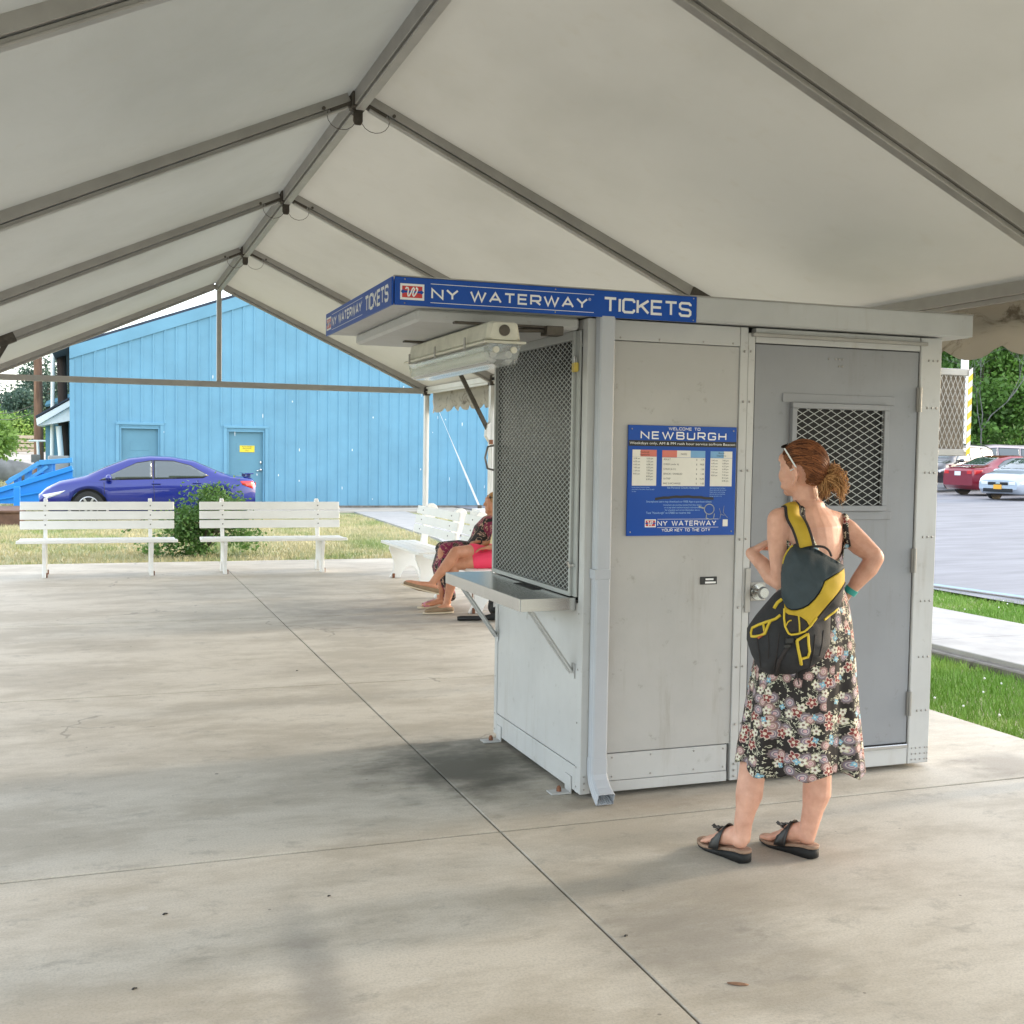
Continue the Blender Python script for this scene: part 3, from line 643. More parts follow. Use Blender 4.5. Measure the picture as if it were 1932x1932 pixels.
# cage on the far side with hazard striped edge
cg = BB('air_conditioner_cage', [(BX1,4.868,5.492,5.508,2.095,2.135),(BX1,4.83,5.492,5.508,1.622,1.662),(BX1,BX1+.035,5.492,5.508,1.6625,2.0945),
      (BX1,4.868,6.0,6.015,2.095,2.135),(BX1,4.868,6.0,6.015,1.622,1.662),(4.84,4.868,5.5085,5.9995,2.10,2.135),(4.84,4.868,5.5085,5.9995,1.622,1.65),(4.84,4.868,6.0,6.015,1.6625,2.0945)], M['alu'], .003)
g = MB(); diamond(g, 'y', BX1,4.835,1.662,2.095,.034,.075,.004,.0012, 5.50); g.build('cage_mesh', M['alu'], cg)
BB('cage_back_panel', [(BX1+.01,4.835,5.512,5.518,1.6625,2.0945)], M['tan'], 0, cg)
g = MB(); n = 7
for k in range(n):
    z0 = 1.63+k*.505/n; z1 = z0+.505/n; sh_ = .022
    for j in range(2):
        a0, a1 = z0+j*(z1-z0)/2, z0+(j+1)*(z1-z0)/2
        g.add([(4.8375,5.487,a0-.012),(4.8675,5.487,a0+.012),(4.8675,5.487,a1+.012),(4.8375,5.487,a1-.012)], [(0,1,2,3)], j)
g.build('hazard_stripe', [M['yellow'],M['white']], cg)
# ------------------------------------------------------------------ signs, lamp, lock
def top(mb, name, m, label, cat, bevel=0, loc=None, **k):
    return tag(mb.build(name, m, bevel=bevel), label, cat, **k)
sg = empty('fascia_sign', (1.88,4.75,2.27), 0, 'long blue NY WATERWAY TICKETS fascia sign above the door side of the booth', 'sign')
b = MB(); b.bx(1.172,2.605,4.742,4.7515,2.215,2.333); b.build('sign_board', M['blue'], sg, bevel=.001)
pf = front(4.7418)
logo(sg, 1.195,1.300,2.238,2.306, pf)
b = MB(); lettering(b, 'NY WATERWAY', 1.335,2.052,2.251,2.289, pf, .0085); b.build('lettering', M['white'], sg)
b = MB(); lettering(b, 'TICKETS', 2.138,2.572,2.243,2.300, pf, .0115, gap=.30); b.build('lettering', M['white'], sg)
b = MB(); small_text(b, '®', 2.058, 2.283, .018, pf); b.build('registered_mark', M['white'], sg)
b = MB()
for z in (2.232,2.311): b.add([pf(1.328,z-.0012,0),pf(2.086,z-.0012,0),pf(2.086,z+.0012,0),pf(1.328,z+.0012,0)], [(0,1,2,3)])
b.build('rule_line', M['white'], sg)
b = MB()
for x in (1.215,1.9,2.588):
    for z in (2.224,2.324): b.ball((x,4.741,z), (.0035,.002,.0035), 6, 4)
b.build('screws', M['alu'], sg)
sg = empty('fascia_sign', (1.17,5.5,2.27), 0, 'shorter foreshortened blue NY WATERWAY TICKETS sign on the roof edge facing the benches', 'sign')
b = MB(); b.bx(1.160,1.1695,4.750,6.235,2.215,2.333); b.build('sign_board', M['blue'], sg, bevel=.001)
def pl_(u, v, k): return Vector((1.1598-.0006-.0004*k, 6.235-u, v))
logo(sg, .025,.150,2.240,2.308, pl_)
b = MB(); lettering(b, 'NY WATERWAY', .18,.895,2.255,2.294, pl_, .0115); b.build('lettering', M['white'], sg)
b = MB(); lettering(b, 'TICKETS', .985,1.425,2.243,2.303, pl_, .014, gap=.30); b.build('lettering', M['white'], sg)
b = MB(); small_text(b, '®', .90, 2.287, .018, pl_); b.build('registered_mark', M['white'], sg)
b = MB()
for z in (2.234,2.313): b.add([pl_(.17,z-.0012,0),pl_(.92,z-.0012,0),pl_(.92,z+.0012,0),pl_(.17,z+.0012,0)], [(0,1,2,3)])
b.build('rule_line', M['white'], sg)
# information board
ib = empty('information_board', (2.58,BY0,1.22), 0, 'square blue NEWBURGH fares and departures board screwed to the booth wall', 'sign')
x0, x1, z0, z1 = 2.297, 2.868, 1.222, 1.737
b = MB(); b.bx(x0,x1,BY0-.002,BY0+.006,z0,z1); b.build('board', M['blue'], ib, bevel=.001)
pf = front(BY0-.0022); cx = (x0+x1)/2
def rect(mb, a, b_, c, d, k=0, m=0): mb.add([pf(a,c,k),pf(b_,c,k),pf(b_,d,k),pf(a,d,k)], [(0,1,2,3)], m)
b = MB(); lettering(b, 'NEWBURGH', 2.362,2.808,1.676,1.706, pf, .0062, gap=.5); b.build('title_lettering', M['white'], ib)
b = MB(); lettering(b, 'WELCOME TO', 2.505,2.669,1.7175,1.729, pf, .0022, gap=.4); lettering(b, 'YOUR KEY TO THE CITY'.replace('Q','O'), 2.479,2.735,1.242,1.254, pf, .0024, gap=.4)
lettering(b, 'NY WATERWAY', 2.457,2.766,1.270,1.290, pf, .0042)
rect(b,2.455,2.78,1.2985,1.3000); rect(b,2.455,2.78,1.2595,1.2610); b.build('slogan_lettering', M['white'], ib)
logo(ib, 2.390,2.447,1.262,1.299, pf)
b = MB(); rect(b,x0+.001,x1-.001,1.640,1.667,0); b.build('notice_strip', M['black'], ib)
b = MB(); small_text(b, 'Weekdays only, AM & PM rush hour service to/from Beacon', x0+.006, 1.6485, .0165, lambda u,v,k: pf(u,v,1.5), fit=.556); b.build('notice_lettering', M['white'], ib)
M['tint_red'] = mat('salmon_header', (.60,.16,.12), .4, var=.05); M['tint_blue'] = mat('pale_blue_header', (.16,.36,.60), .4, var=.05)
M['paper'] = mat('table_paper', (.74,.72,.66), .5, var=.05, scale=8); M['lightblue'] = mat('light_blue_ink', (.35,.55,.80), .5, var=0)
tb = MB(); rect(tb,2.319,2.444,1.456,1.5915); rect(tb,2.473,2.700,1.455,1.5885); rect(tb,2.728,2.846,1.455,1.5885)
rect(tb,2.319,2.360,1.592,1.623); rect(tb,2.550,2.622,1.5895,1.622); rect(tb,2.800,2.846,1.5895,1.621); 
tb.build('timetable', M['paper'], ib)
tb = MB(); rect(tb,2.360,2.444,1.592,1.623,0,0); rect(tb,2.473,2.550,1.5895,1.622,0,0); rect(tb,2.622,2.700,1.5895,1.622,0,1); rect(tb,2.728,2.800,1.5895,1.621,0,1); tb.build('table_header', [M['tint_red'],M['tint_blue']], ib)
b = MB(); up1 = lambda u,v,k: pf(u,v,1)
small_text(b,'Newburgh',2.382,1.609,.011,up1,align='CENTER'); small_text(b,'Departures',2.382,1.597,.011,up1,align='CENTER'); small_text(b,'FARES',2.586,1.601,.012,up1,align='CENTER')
small_text(b,'Beacon',2.787,1.609,.011,up1,align='CENTER'); small_text(b,'Departures',2.787,1.597,.011,up1,align='CENTER')
for i, (s_, p_) in enumerate((('ADULT','1.75'),('CHILD (under 6)','FREE'),('CHILD (6-11)','1.00'),('SENIOR / DISABLED','1.00'),('10-TRIP','16.00'),('BIKE SURCHARGE','1.00'))):
    z = 1.576-i*.0225; small_text(b,s_,2.480,z,.0115,up1); small_text(b,'$',2.652,z,.0115,up1); small_text(b,p_,2.696,z,.0115,up1,align='RIGHT')
for i in range(6): small_text(b, ('5:58 am','6:20 am','6:45 am','7:05 am','7:30 am','8:05 am')[i], 2.325, 1.579-i*.0142, .0105, up1)
for i in range(8): small_text(b, ('5:30 pm','5:55 pm','6:08 pm','6:35 pm','7:00 pm','7:25 pm','8:00 pm','8:30 pm')[i], 2.392, 1.579-i*.0138, .0105, up1)
for i in range(6): small_text(b, ('5:45 am','6:30 am','6:51 am','7:19 am','7:35 am','8:09 am')[i], 2.734, 1.574-i*.0142, .0105, up1)
for i in range(8): small_text(b, ('5:45 pm','6:08 pm','6:22 pm','6:48 pm','7:10 pm','7:38 pm','8:12 pm','8:48 pm')[i], 2.793, 1.574-i*.0138, .0105, up1)
b.build('table_lettering', M['black'], ib)
b = MB(); small_text(b,'No Personal Checks Accepted',2.586,1.443,.0135,pf,align='CENTER')
small_text(b,'Text "Newburgh" to 57682 to receive info',2.395,1.325,.0135,pf)
small_text(b,'Smartphone users may download our FREE App to purchase tickets.',2.395,1.378,.0125,pf)
for i in range(3): small_text(b,('Customers can purchase tickets from their phone','or at any ticket machine located in the terminal','For schedules and service information visit us')[i],2.585,1.363-i*.012,.010,pf,align='CENTER')
for i in range(3): small_text(b,('Ferries depart from the landing','at the foot of the street. Please be early','on days.')[i],2.319,1.446-i*.0095,.0072,pf)
for i in range(5): small_text(b,('Service may vary on holidays.','Please check with the terminal.','Buses connect at the landing','and meet every arriving boat','during rush hours only.')[i],2.728,1.444-i*.0095,.0072,pf)
b.build('fine_print', M['lightblue'], ib)
b = MB(); rs = [pf(2.440+.31*i/14, 1.3875+.010*sin(pi*i/14)+(1.2e-3*((i*7)%3)), 1.2) for i in range(15)]; re = [p+Vector((0,0,.0125)) for p in rs]
b.add(rs+re, [(i,i+1,16+i,15+i) for i in range(14)]); b.build('marker_stroke', M['black'], ib)
M['scratch'] = mat('scratched_paint', (.32,.35,.33), .7, var=.3, scale=60)
b = MB(); pk = lambda u,v,k: pf(u,v,1.4)
stroke(b, [(2.728+.026*cos(t/18*2*pi), 1.346+.024*sin(t/18*2*pi)) for t in range(19)], .0042, pk, 0)
stroke(b, [(2.715,1.325),(2.712,1.305),(2.730,1.298),(2.752,1.300),(2.757,1.325)], .004, pk, 0); stroke(b, [(2.671,1.359),(2.690,1.353),(2.703,1.350)], .007, pk, 0)
stroke(b, [(2.782,1.350),(2.792,1.325),(2.786,1.300)], .002, pk, 0); stroke(b, [(2.808,1.362),(2.804,1.330),(2.828,1.305)], .002, pk, 0); stroke(b, [(2.786,1.322),(2.812,1.316)], .002, pk, 0)
b.build('scratches', M['scratch'], ib)
b = MB(); rect(b,2.803,2.830,1.264,1.297,0); b.build('sticker', M['paper'], ib)
b = MB()
for x in (x0+.018,x1-.018):
    for z in (z0+.018,z1-.018): b.ball((x,BY0-.003,z),(.004,.002,.004),6,4)
b.build('screws', M['alu'], ib)
# fluorescent fitting
fl = empty('fluorescent_light', (1.62,5.26,2.14), 0, 'dirty cream vapor tight strip light with clear fluted cover under the roof overhang', 'light fixture')
fx, fy0, fy1 = 1.62, 4.62, 5.93
def rr(y, hw, z0, z1, top=1.0, n=5):
    pts = []
    for (sx, sz, zz) in ((-1,0,z0),(1,0,z0),(1,1,z1),(-1,1,z1)): pts.append((sx*hw*(top if sz else 1), zz))
    out = []
    for i in range(4):
        a, b_ = Vector(pts[i]), Vector(pts[(i+1)%4])
        for k in range(n): 
            q = a.lerp(b_, (k+.5)/n); out.append(Vector((fx+q.x, y, q.y)))
    return out
b = MB(); b.loft([rr(fy0,.065,2.078,2.150,.75), rr(fy0+.02,.082,2.074,2.158,.8), rr(fy1-.02,.082,2.074,2.158,.8), rr(fy1,.065,2.078,2.150,.75)], smooth=False); b.build('housing', M['plastic'], fl, bevel=.003)
b = MB(); b.bx(fx-.096,fx+.096,fy0-.018,fy1+.018,2.062,2.073); b.build('rim', M['plastic'], fl, bevel=.004)
b = MB(); b.loft([rr(fy0-.004,.060,1.995,2.061,1.25), rr(fy0+.03,.066,1.975,2.061,1.3), rr(fy1-.03,.066,1.975,2.061,1.3), rr(fy1+.004,.060,1.995,2.061,1.25)], smooth=False); b.build('cover', M['lens'], fl, bevel=.004)
for sx in (-1,1):
    b = MB(); b.tube([(fx+sx*.036,fy0+.06,2.02),(fx+sx*.036,fy1-.06,2.02)], .016, 12); b.build('tube_lamp', M['white'], fl)
    for y in (fy0-.012,): 
        b = MB(); b.tube([(fx+sx*.040,y-.006,2.035),(fx+sx*.040,y+.01,2.035)], .014, 12); b.build('end_boss', M['plastic'], fl)
b = MB(); b.tube([(fx+.0,fy0+.004,2.118),(fx,fy0-.006,2.118)], .024, 20); b.build('knockout_plug', M['bracket'], fl)
for y in np.linspace(fy0+.25,fy1-.10,3):
    b = MB(); b.bx(fx-.101,fx-.094,y-.008,y+.008,2.052,2.105); b.build('clip', M['alu'], fl, bevel=.002)
b = MB(); b.bx(fx-.15,fx+.15,fy1-.20,fy1-.16,2.156,2.166); b.build('mounting_bar', M['bracket'], fl, bevel=.002)
b = MB(); b.bx(fx-.17,fx+.25,fy0+.16,fy0+.20,2.156,2.166); b.bx(fx+.25,fx+.33,fy0+.14,fy0+.22,2.125,2.1655); b.tube([(fx+.08,fy0+.18,2.140),(fx+.25,fy0+.18,2.148)], .011, 8); b.build('mounting_bar', M['bracket'], fl, bevel=.002)
# padlock
pk = empty('padlock', (Xf-.02,4.885,2.0), 0, 'small brass padlock hanging on the window screen frame', 'padlock')
b = MB(); b.bx(Xf-.034,Xf-.014,4.868,4.908,1.975,2.018); b.build('lock_body', M['brass'], pk, bevel=.003, seg=2)
b = MB(); b.tube([(Xf-.024,4.877,2.015),(Xf-.024,4.877,2.040),(Xf-.024,4.883,2.048),(Xf-.024,4.893,2.048),(Xf-.024,4.899,2.040),(Xf-.024,4.899,2.015)], .0035, 8); b.build('shackle', M['chrome'], pk)
# ================================================================== BENCHES
BL = 1.82
def make_bench():
    t = empty('bench', (0,0,0))
    # local: x along the bench, y from seat front (0) to back, z up; sitter faces -y
    prof = [(.05,.418),(.045,.37),(.075,.30),(.105,.22),(.11,.15),(.095,.08),(.06,.02),(.06,0),(.19,0),(.195,.03),(.225,.09),(.27,.135),(.315,.15),(.36,.135),(.40,.09),(.425,.03),(.43,0),(.56,0),(.56,.02),(.515,.10),(.49,.20),(.485,.30),(.50,.40)]
    a = rad(75); tc = Vector((.592,.865)); r = .078
    post = [(.515,.45)]+[(tc.x+r*cos(rad(q)), tc.y+r*sin(rad(q))) for q in range(-15,200,18)]+[(.455,.47),(.44,.418)]
    for x in (-.62,.62):
        b = MB(); b.prism(prof+[(q[0],q[1]) for q in post], 'x', x-.022, x+.022)
        l = b.build('support', M['bench'], t, bevel=.004, local=True)
        k = MB(); k.box((x+.03,.10,.03),(.014,.03,.055)); k.box((x+.03,.50,.03),(.014,.03,.055)); k.build('foot_clip', M['rust'], l, bevel=.002, local=True)
    for i in range(4): 
        b = MB(); b.box((0,.062+.115*i,.436),(BL+.04 if i==0 else BL,.103,.034)); b.build('seat_slat', M['bench'], t, bevel=.004, local=True)
    d = Vector((0,.075,.38)).normalized(); 
    for i in range(3):
        b = MB(); c = Vector((0,.455,.615))+d*(.120*i); Rm = Matrix((Vector((1,0,0)), Vector((0,d.z,-d.y)), d)).transposed()
        b.box(c,(BL,.030,.103),0,Rm); s = b.build('back_slat', M['bench'], t, bevel=.004, local=True)
        for x in (-.62,.62):
            k = MB(); n = Rm @ Vector((0,-1,0)); k.tube([c+Vector((x,0,0))+n*.010, c+Vector((x,0,0))+n*.021], .009, 10); k.build('bolt', M['bolt'], s, local=True)
    return t
bench0 = make_bench()
spots = [(-.010,14.78,0,'white slatted bench with curved legs, left of the pair facing the booth'),(2.125,14.78,0,'white slatted bench with curved legs, right of the pair facing the booth'),
         (3.385,13.42,-pi/2,'empty white slatted bench seen end on near the tent strap'),(3.385,11.38,-pi/2,'white slatted bench carrying the two seated women')]
for i,(x,y,rz,lb) in enumerate(spots):
    o = bench0 if i == 0 else copy_tree(bench0)
    o.location = (x,y,0); o.rotation_euler = (0,0,rz); tag(o, lb, 'bench', 'white benches under the tent')
# ================================================================== BLUE BUILDING
WY = 32.0
bld = empty('blue_building', (6.9,WY+8,0), 0, 'large pale blue metal sided building with low gable roof and two doors', 'building')
XL, XR, AP, AZ = -.70, 14.5, 6.9, 6.91
def zrf(x): return AZ-.363*abs(x-AP)
D1, D2 = (.50,1.53,2.13), (3.27,4.29,2.10)
b = MB()
for p in ([(XL,-.3),(D1[0],-.3),(D1[0],D1[2]),(D1[0],zrf(D1[0])),(XL,zrf(XL))], [(D1[0],D1[2]),(D1[1],D1[2]),(D1[1],zrf(D1[1])),(D1[0],zrf(D1[0]))],
          [(D1[1],-.3),(D2[0],-.3),(D2[0],zrf(D2[0])),(D1[1],zrf(D1[1]))], [(D2[0],D2[2]),(D2[1],D2[2]),(D2[1],zrf(D2[1])),(D2[0],zrf(D2[0]))],
          [(D2[1],-.3),(XR,-.3),(XR,zrf(XR)),(AP,AZ),(D2[1],zrf(D2[1]))]): b.prism(p, 'y', WY, WY+.25)
b.bx(XL,XL+.2,WY+.25,WY+20,-.3,zrf(XL)-.05); b.bx(XR-.2,XR,WY+.25,WY+20,-.3,zrf(XR)-.05)
x = XL+.30
while x < XR-.1:
    z0 = .06
    if D1[0]-.16 < x < D1[1]+.16: z0 = D1[2]+.10
    if D2[0]-.16 < x < D2[1]+.16: z0 = D2[2]+.10
    zt = zrf(x)-.24
    b.prism([(x-.030,WY+.001),(x-.018,WY-.022),(x+.018,WY-.022),(x+.030,WY+.001)], 'z', z0, zt)
    x += .293
b.build('wall', M['wall'], bld)
b = MB(); b.prism([(XL-.02,zrf(XL)-.30+.0),(AP,AZ-.30),(XR+.02,zrf(XR)-.30),(XR+.02,zrf(XR)+.02),(AP,AZ+.02),(XL-.02,zrf(XL)+.02)], 'y', WY-.05, WY-.001)
b.build('rake_trim', M['wall'], bld)
b = MB(); b.bx(XL-.02,XL+.10,WY-.035,WY-.001,.02,zrf(XL)-.32); b.build('corner_trim', M['wall'], bld, bevel=.005)
b = MB(); b.prism([(XL-.45,zrf(XL-.45)+.03),(AP,AZ+.03),(XR+.45,zrf(XR+.45)+.03),(XR+.45,zrf(XR+.45)+.13),(AP,AZ+.13),(XL-.45,zrf(XL-.45)+.13)], 'y', WY+.3, WY+20.3); b.build('roof', M['roofdark'], bld)
b = MB(); b.bx(XL-.01,XR+.01,WY-.04,WY+.2,-.3,.035); b.build('footing', M['curb'], bld)
for k,(a,c,h) in enumerate((D1,D2)):
    d = MB(); d.bx(a+.0,c-.0,WY+.10,WY+.14,.02,h-.0); dd = d.build('door', M['walldoor'], bld)
    f = MB(); f.bx(a-.09,a-.002,WY-.04,WY-.002,.02,h+.05); f.bx(c+.002,c+.09,WY-.04,WY-.002,.02,h+.05); f.bx(a-.09,c+.09,WY-.05,WY-.002,h+.052,h+.12); f.bx(a+.002,a+.05,WY+.0,WY+.099,.02,h-.05); f.bx(c-.05,c-.002,WY+.0,WY+.099,.02,h-.05); f.bx(a+.002,c-.002,WY+.0,WY+.099,h-.05,h-.003)
    f.build('frame', M['wall'], dd, bevel=.004)
    for zz in ((1.55,1.62),(.75,.82)) : pass
    p = MB(); p.bx(a+.27,c-.27,WY+.094,WY+.099,1.50,1.76); p.build('panel', M['walldoor'], dd, bevel=.002)
    kn = MB(); kx = a+.10 if k == 0 else c-.10; kn.ball((kx,WY+.05,1.02),.04,10,6); kn.tube([(kx,WY+.10,1.02),(kx+(.12 if k==0 else -.12),WY+.03,.99)],.018,8); kn.build('handle', M['chrome'], dd)
    if k: kn = MB(); kn.ball((c-.10,WY+.08,1.22),(.035,.03,.05),10,6); kn.build('deadbolt', M['chrome'], dd)
sn = MB(); sn.bx(3.62,4.02,WY+.085,WY+.092,1.50,1.68); so_ = tag(sn.build('warning_sign', M['yellow']), 'small yellow AUTHORIZED PERSONNEL ONLY sign on the right blue door', 'sign')
t_ = MB(); pw = lambda u,v,k: Vector((u,WY+.0838,v)); small_text(t_,'AUTHORIZED',3.82,1.635,.045,pw,align='CENTER'); small_text(t_,'PERSONNEL',3.82,1.585,.045,pw,align='CENTER'); small_text(t_,'ONLY',3.82,1.53,.045,pw,align='CENTER'); t_.build('lettering', M['bracket'], so_)
b = MB(); rng = random.Random(4)
for k in range(34):
    x = rng.uniform(-.4,11); z = rng.uniform(.4,3.9) if k%3 else rng.uniform(.15,.6); 
    if z > zrf(x)-.5: continue
    h = rng.uniform(.015,.06); w = rng.uniform(.006,.013); n = 7
    b.add([(x+w*cos(q/n*2*pi)*(1+.3*rng.random()), WY-.0045, z+h*sin(q/n*2*pi)*(1+.3*rng.random())) for q in range(n)], [tuple(range(n))])
b.build('paint_chips', M['wtrim'], bld)
# ------------------------------------------------------------------ annex with porch on the far left
PY = 33.2
ax = empty('porch_annex', (-1.2,PY+1,0), 0, 'small pale blue annex with white porch roof beyond the corner of the blue building', 'building')
def poly_at(mb, pts, Y, th, m=0):
    P = [at(x,y,Y) for x,y in pts]; mb.prism([(p.x,p.z) for p in P], 'y', Y, Y+th, m)
b = MB(); poly_at(b, [(86,802),(98,801),(98,868),(86,868)], 35.2, .2); poly_at(b,[(98,801),(138,796),(138,866),(98,866)],36.0,.2); b.build('wall', M['wall'], ax)
b = MB(); poly_at(b, [(68,790),(137,752),(137,764),(70,803)], PY, .10); b.build('fascia', M['wtrim'], ax, bevel=.01)
b = MB(); poly_at(b, [(70,804),(137,765),(137,793),(96,800)], PY+.12, .02); P0 = [at(x,y,PY+.16) for x,y in ((71,803),(137,792),(137,790),(71,801))]
b.add([P0[0],P0[1],P0[1]+Vector((0,2.6,0)),P0[0]+Vector((0,2.6,0))], [(0,1,2,3)]); b.build('soffit', M['wtrim'], ax)
b = MB(); q = [at(x,y,PY) for x,y in ((67,788),(137,749.5))]; b.prism([(q[0].x,q[0].z),(q[1].x,q[1].z),(q[1].x,q[1].z+.05),(q[0].x,q[0].z+.05)], 'y', PY-.02, PY+2.6); b.build('roof', M['roofdark'], ax)
b = MB(); poly_at(b, [(84,765),(137,748),(137,741),(88,757)], 37.5, 1.5); b.build('rear_roof', M['wall'], ax)
b = MB(); a_ = at(110.5,804,PY+.5); c_ = at(116,868,PY+.5); b.tube([(a_.x,PY+.5,a_.z),(c_.x,PY+.5,c_.z)], .075, 12); b.build('porch_column', M['wtrim'], ax)
b = MB(); p = at(113,868,PY+.3); b.bx(p.x-.3,p.x+.25,PY+.1,PY+.6,-.06,p.z+.12); b.build('column_base', M['walk'], ax, bevel=.03)
b = MB(); p = at(117,796,PY+.4); b.bx(p.x-.25,p.x+.3,PY+.3,PY+.4,p.z,p.z+.13); b.build('porch_lamp', M['bracket'], ax, bevel=.02)
# ------------------------------------------------------------------ ramp
rp = empty('access_ramp', (-2.5,30.6,0), 0, 'bright blue wooden ramp with railings left of the parked blue car', 'ramp')
b = MB(); poly_at(b, [(-60,945),(0,926),(137,885),(137,950),(-60,950)], 30.0, .06); 
P = [at(x,y,30.0) for x,y in ((-60,945),(0,926),(137,885))]
b.add([P[0],P[2],P[2]+Vector((0,1.3,0)),P[0]+Vector((0,1.3,0))], [(0,1,2,3)]); b.build('ramp_side', M['ramp'], rp)
b = MB(); q0, q1 = at(-60,943,29.95), at(137,883,29.95); b.bar(q0,q1,.06,.12); q0, q1 = at(-60,952,29.95), at(100,925,29.95); b.bar(q0,q1,.03,.04); b.build('ramp_curb', M['ramp'], rp, bevel=.01)
for (Y, off) in ((30.05,0),(31.2,6)):
    b = MB(); q0, q1, q2 = at(12+off,912-off,Y), at(74+off,873,Y), at(137,868,Y); b.bar(q0,q1,.08,.10); b.bar(q1,q2,.08,.12)
    q0, q1 = at(34+off,918-off,Y), at(90+off,880,Y); b.bar(q0,q1,.05,.08); b.build('handrail', M['ramprail'], rp, bevel=.008)
    for x in (30,50,74,86,94): 
        x += off; p = at(x,900,Y); pt = atz(x,0,0); 
        yt = 912-off-(x-12-off)*.63 if x < 74+off else 872
        yb = 926-(x*.30)
        t0, t1 = at(x,yt,Y), at(x,yb+4,Y); b = MB(); b.bx(t0.x-.05,t0.x+.05,Y+.06,Y+.15,t1.z,t0.z); b.build('baluster', M['ramprail'], rp, bevel=.005)
b = MB(); p = at(32,960,29.2); b.bx(p.x-.07,p.x+.07,29.2,29.34,-.06,.62); b.build('end_post', M['ramp'], rp, bevel=.01)
b = MB(); p0, p1 = at(-40,0,25.5), at(33,0,25.5); b.bx(p0.x,p1.x,25.3,27.2,-.1,.22); b.bx(p0.x,p1.x+.03,25.25,27.25,.2205,.27)
tag(b.build('planter_box', M['plank'], bevel=.01), 'low brown planter box on the lawn left of the benches', 'planter')
# ------------------------------------------------------------------ poles, fence, gate, wall of rock
def pole(name, pts, rs, m, label, cat='pole', wires=()):
    b = MB(); b.tube(pts, rs, 12); o = b.build(name, m); return tag(o, label, cat)
p0, p1 = at(74,885,39), at(70,560,39); pole('utility_pole', [(p0.x,39,-.1),(p1.x,39,p1.z)], [.16,.11], M['polewood'], 'rusty brown leaning utility pole, the thinner one standing further left')
p0, p1 = at(123,880,34.2), at(112,560,34.2); pole('utility_pole', [(p0.x,34.6,-.1),(p1.x,34.6,p1.z)], [.15,.12], M['poledark'], 'dark tarred utility pole rising behind the white porch roof')
b = MB(); b.tube([Vector((p1.x-.22,34.5,at(0,880,34).z)), Vector((p1.x-.16,34.5,p1.z))], .055, 8); tag(b.build('conduit_pipe', M['wtrim']), 'pale conduit pipe running up beside the dark utility pole', 'pipe')
b = MB(); 
for (y0,y1,Y) in ((775,762,44),(786,777,44),(700,640,44)):
    a_, c_ = at(-20,y0+6,Y), at(72,y1,39); mid = (a_+c_)/2-Vector((0,0,.12)); b.tube([a_,mid,c_], .012, 5)
tag(b.build('overhead_wires', M['bracket']), 'thin overhead wires running left from the rusty pole', 'wires')
fn = empty('timber_fence', (-8,74,1.15), 0, 'pale horizontal timber rail fence on the embankment at far left', 'fence')
for sec in range(7):
    xr = -3.2-sec*3.0; ysh = .15*(sec%2)
    for k in range(4):
        b = MB(); b.bx(xr-2.9,xr,74+ysh,74.12+ysh,1.2+.26*k,1.2+.26*k+.19); b.build('rail', M['timber'], fn, bevel=.02)
    b = MB(); b.bx(xr-3.05,xr-2.85,73.9,74.3,1.1,2.3); b.build('fence_post', M['timber'], fn, bevel=.02)
b = MB(); n = 40; rows = []
for i in range(n+1):
    t = i/n; x = -12+9.9*t; top = .72+.30*math.sqrt(max(0,1-max(0,(t-.55)/.45)**2))-.25*max(0,(t-.8)/.2)+.05*noise.noise(Vector((x,0,0)))
    rows.append([Vector((x,55.2+.1*noise.noise(Vector((x*2,3,0))),-.06)), Vector((x,55.3+.15*noise.noise(Vector((x*2,1,0))),top*.6)), Vector((x,55.5,top)), Vector((x,56.6,top)), Vector((x,57.4,-.06))])
b.loft(rows, closed=True); M['rock'] = mat('weathered_rock', (.20,.20,.195), .9, var=.35, scale=1.5, bump=.6, bscale=5)
tag(b.build('rock_wall', M['rock']), 'grey weathered concrete wall with rounded end behind the blue ramp', 'wall')
gt = empty('pipe_gate', (-2.3,38,0), 0, 'white pipe gate frame in front of the rusty utility pole', 'gate')
b = MB(); a_, c_, d_ = at(71,832,37.5), at(76,880,37.5), at(88,832,37.5); b.tube([a_, (c_.x,37.5,-.06)], .04, 8); b.tube([a_-Vector((.25,0,0)), d_, d_+Vector((.4,0,0))], .03, 8); b.tube([d_+Vector((.4,0,0)), Vector((a_.x+.1,37.5,a_.z-.9))], .012, 6); b.build('frame', M['wtrim'], gt)
b = MB(); p = at(67,865,37.4); b.bx(p.x-.12,p.x+.14,37.3,37.45,p.z-.12,p.z+.12); b.build('lock_box', M['rock'], gt, bevel=.01)
b = MB(); a_ = Vector((ray(1820,700).x,ray(1820,700).y,0)).normalized()*54; b.tube([(a_.x,a_.y,.3),(a_.x,a_.y,11)], .16, 12); tag(b.build('lamp_pole', M['white']), 'tall white pole rising behind the parked cars beside the mesh cage', 'pole')
# ================================================================== CARS
M['tyre'] = mat('tyre_rubber', (.02,.02,.02), .8, var=.1); M['rim'] = mat('alloy_rim', (.45,.45,.46), .3, metal=.8, var=.05)
M['cglass'] = mat('car_window_glass', (.035,.055,.06), .03, var=0, spec=1.0, coat=1.0); M['tail'] = mat('tail_light_red', (.60,.02,.02), .2, var=.03, coat=.6)
M['head'] = mat('headlight_glass', (.70,.72,.75), .1, var=.03, coat=.6); M['trimb'] = mat('black_car_trim', (.012,.012,.014), .4, var=.05)
M['plateo'] = mat('orange_plate', (.75,.38,.04), .5, var=.03)
def cpaint(n, c): return mat(n, c, .28, metal=.25, var=.02, coat=1.0)
def lerp_(tab, x):
    for (a, p), (b_, q) in zip(tab, tab[1:]):
        if x <= b_: t = 0 if b_ == a else max(0,(x-a)/(b_-a)); t = t; return p+(q-p)*t
    return tab[-1][1]
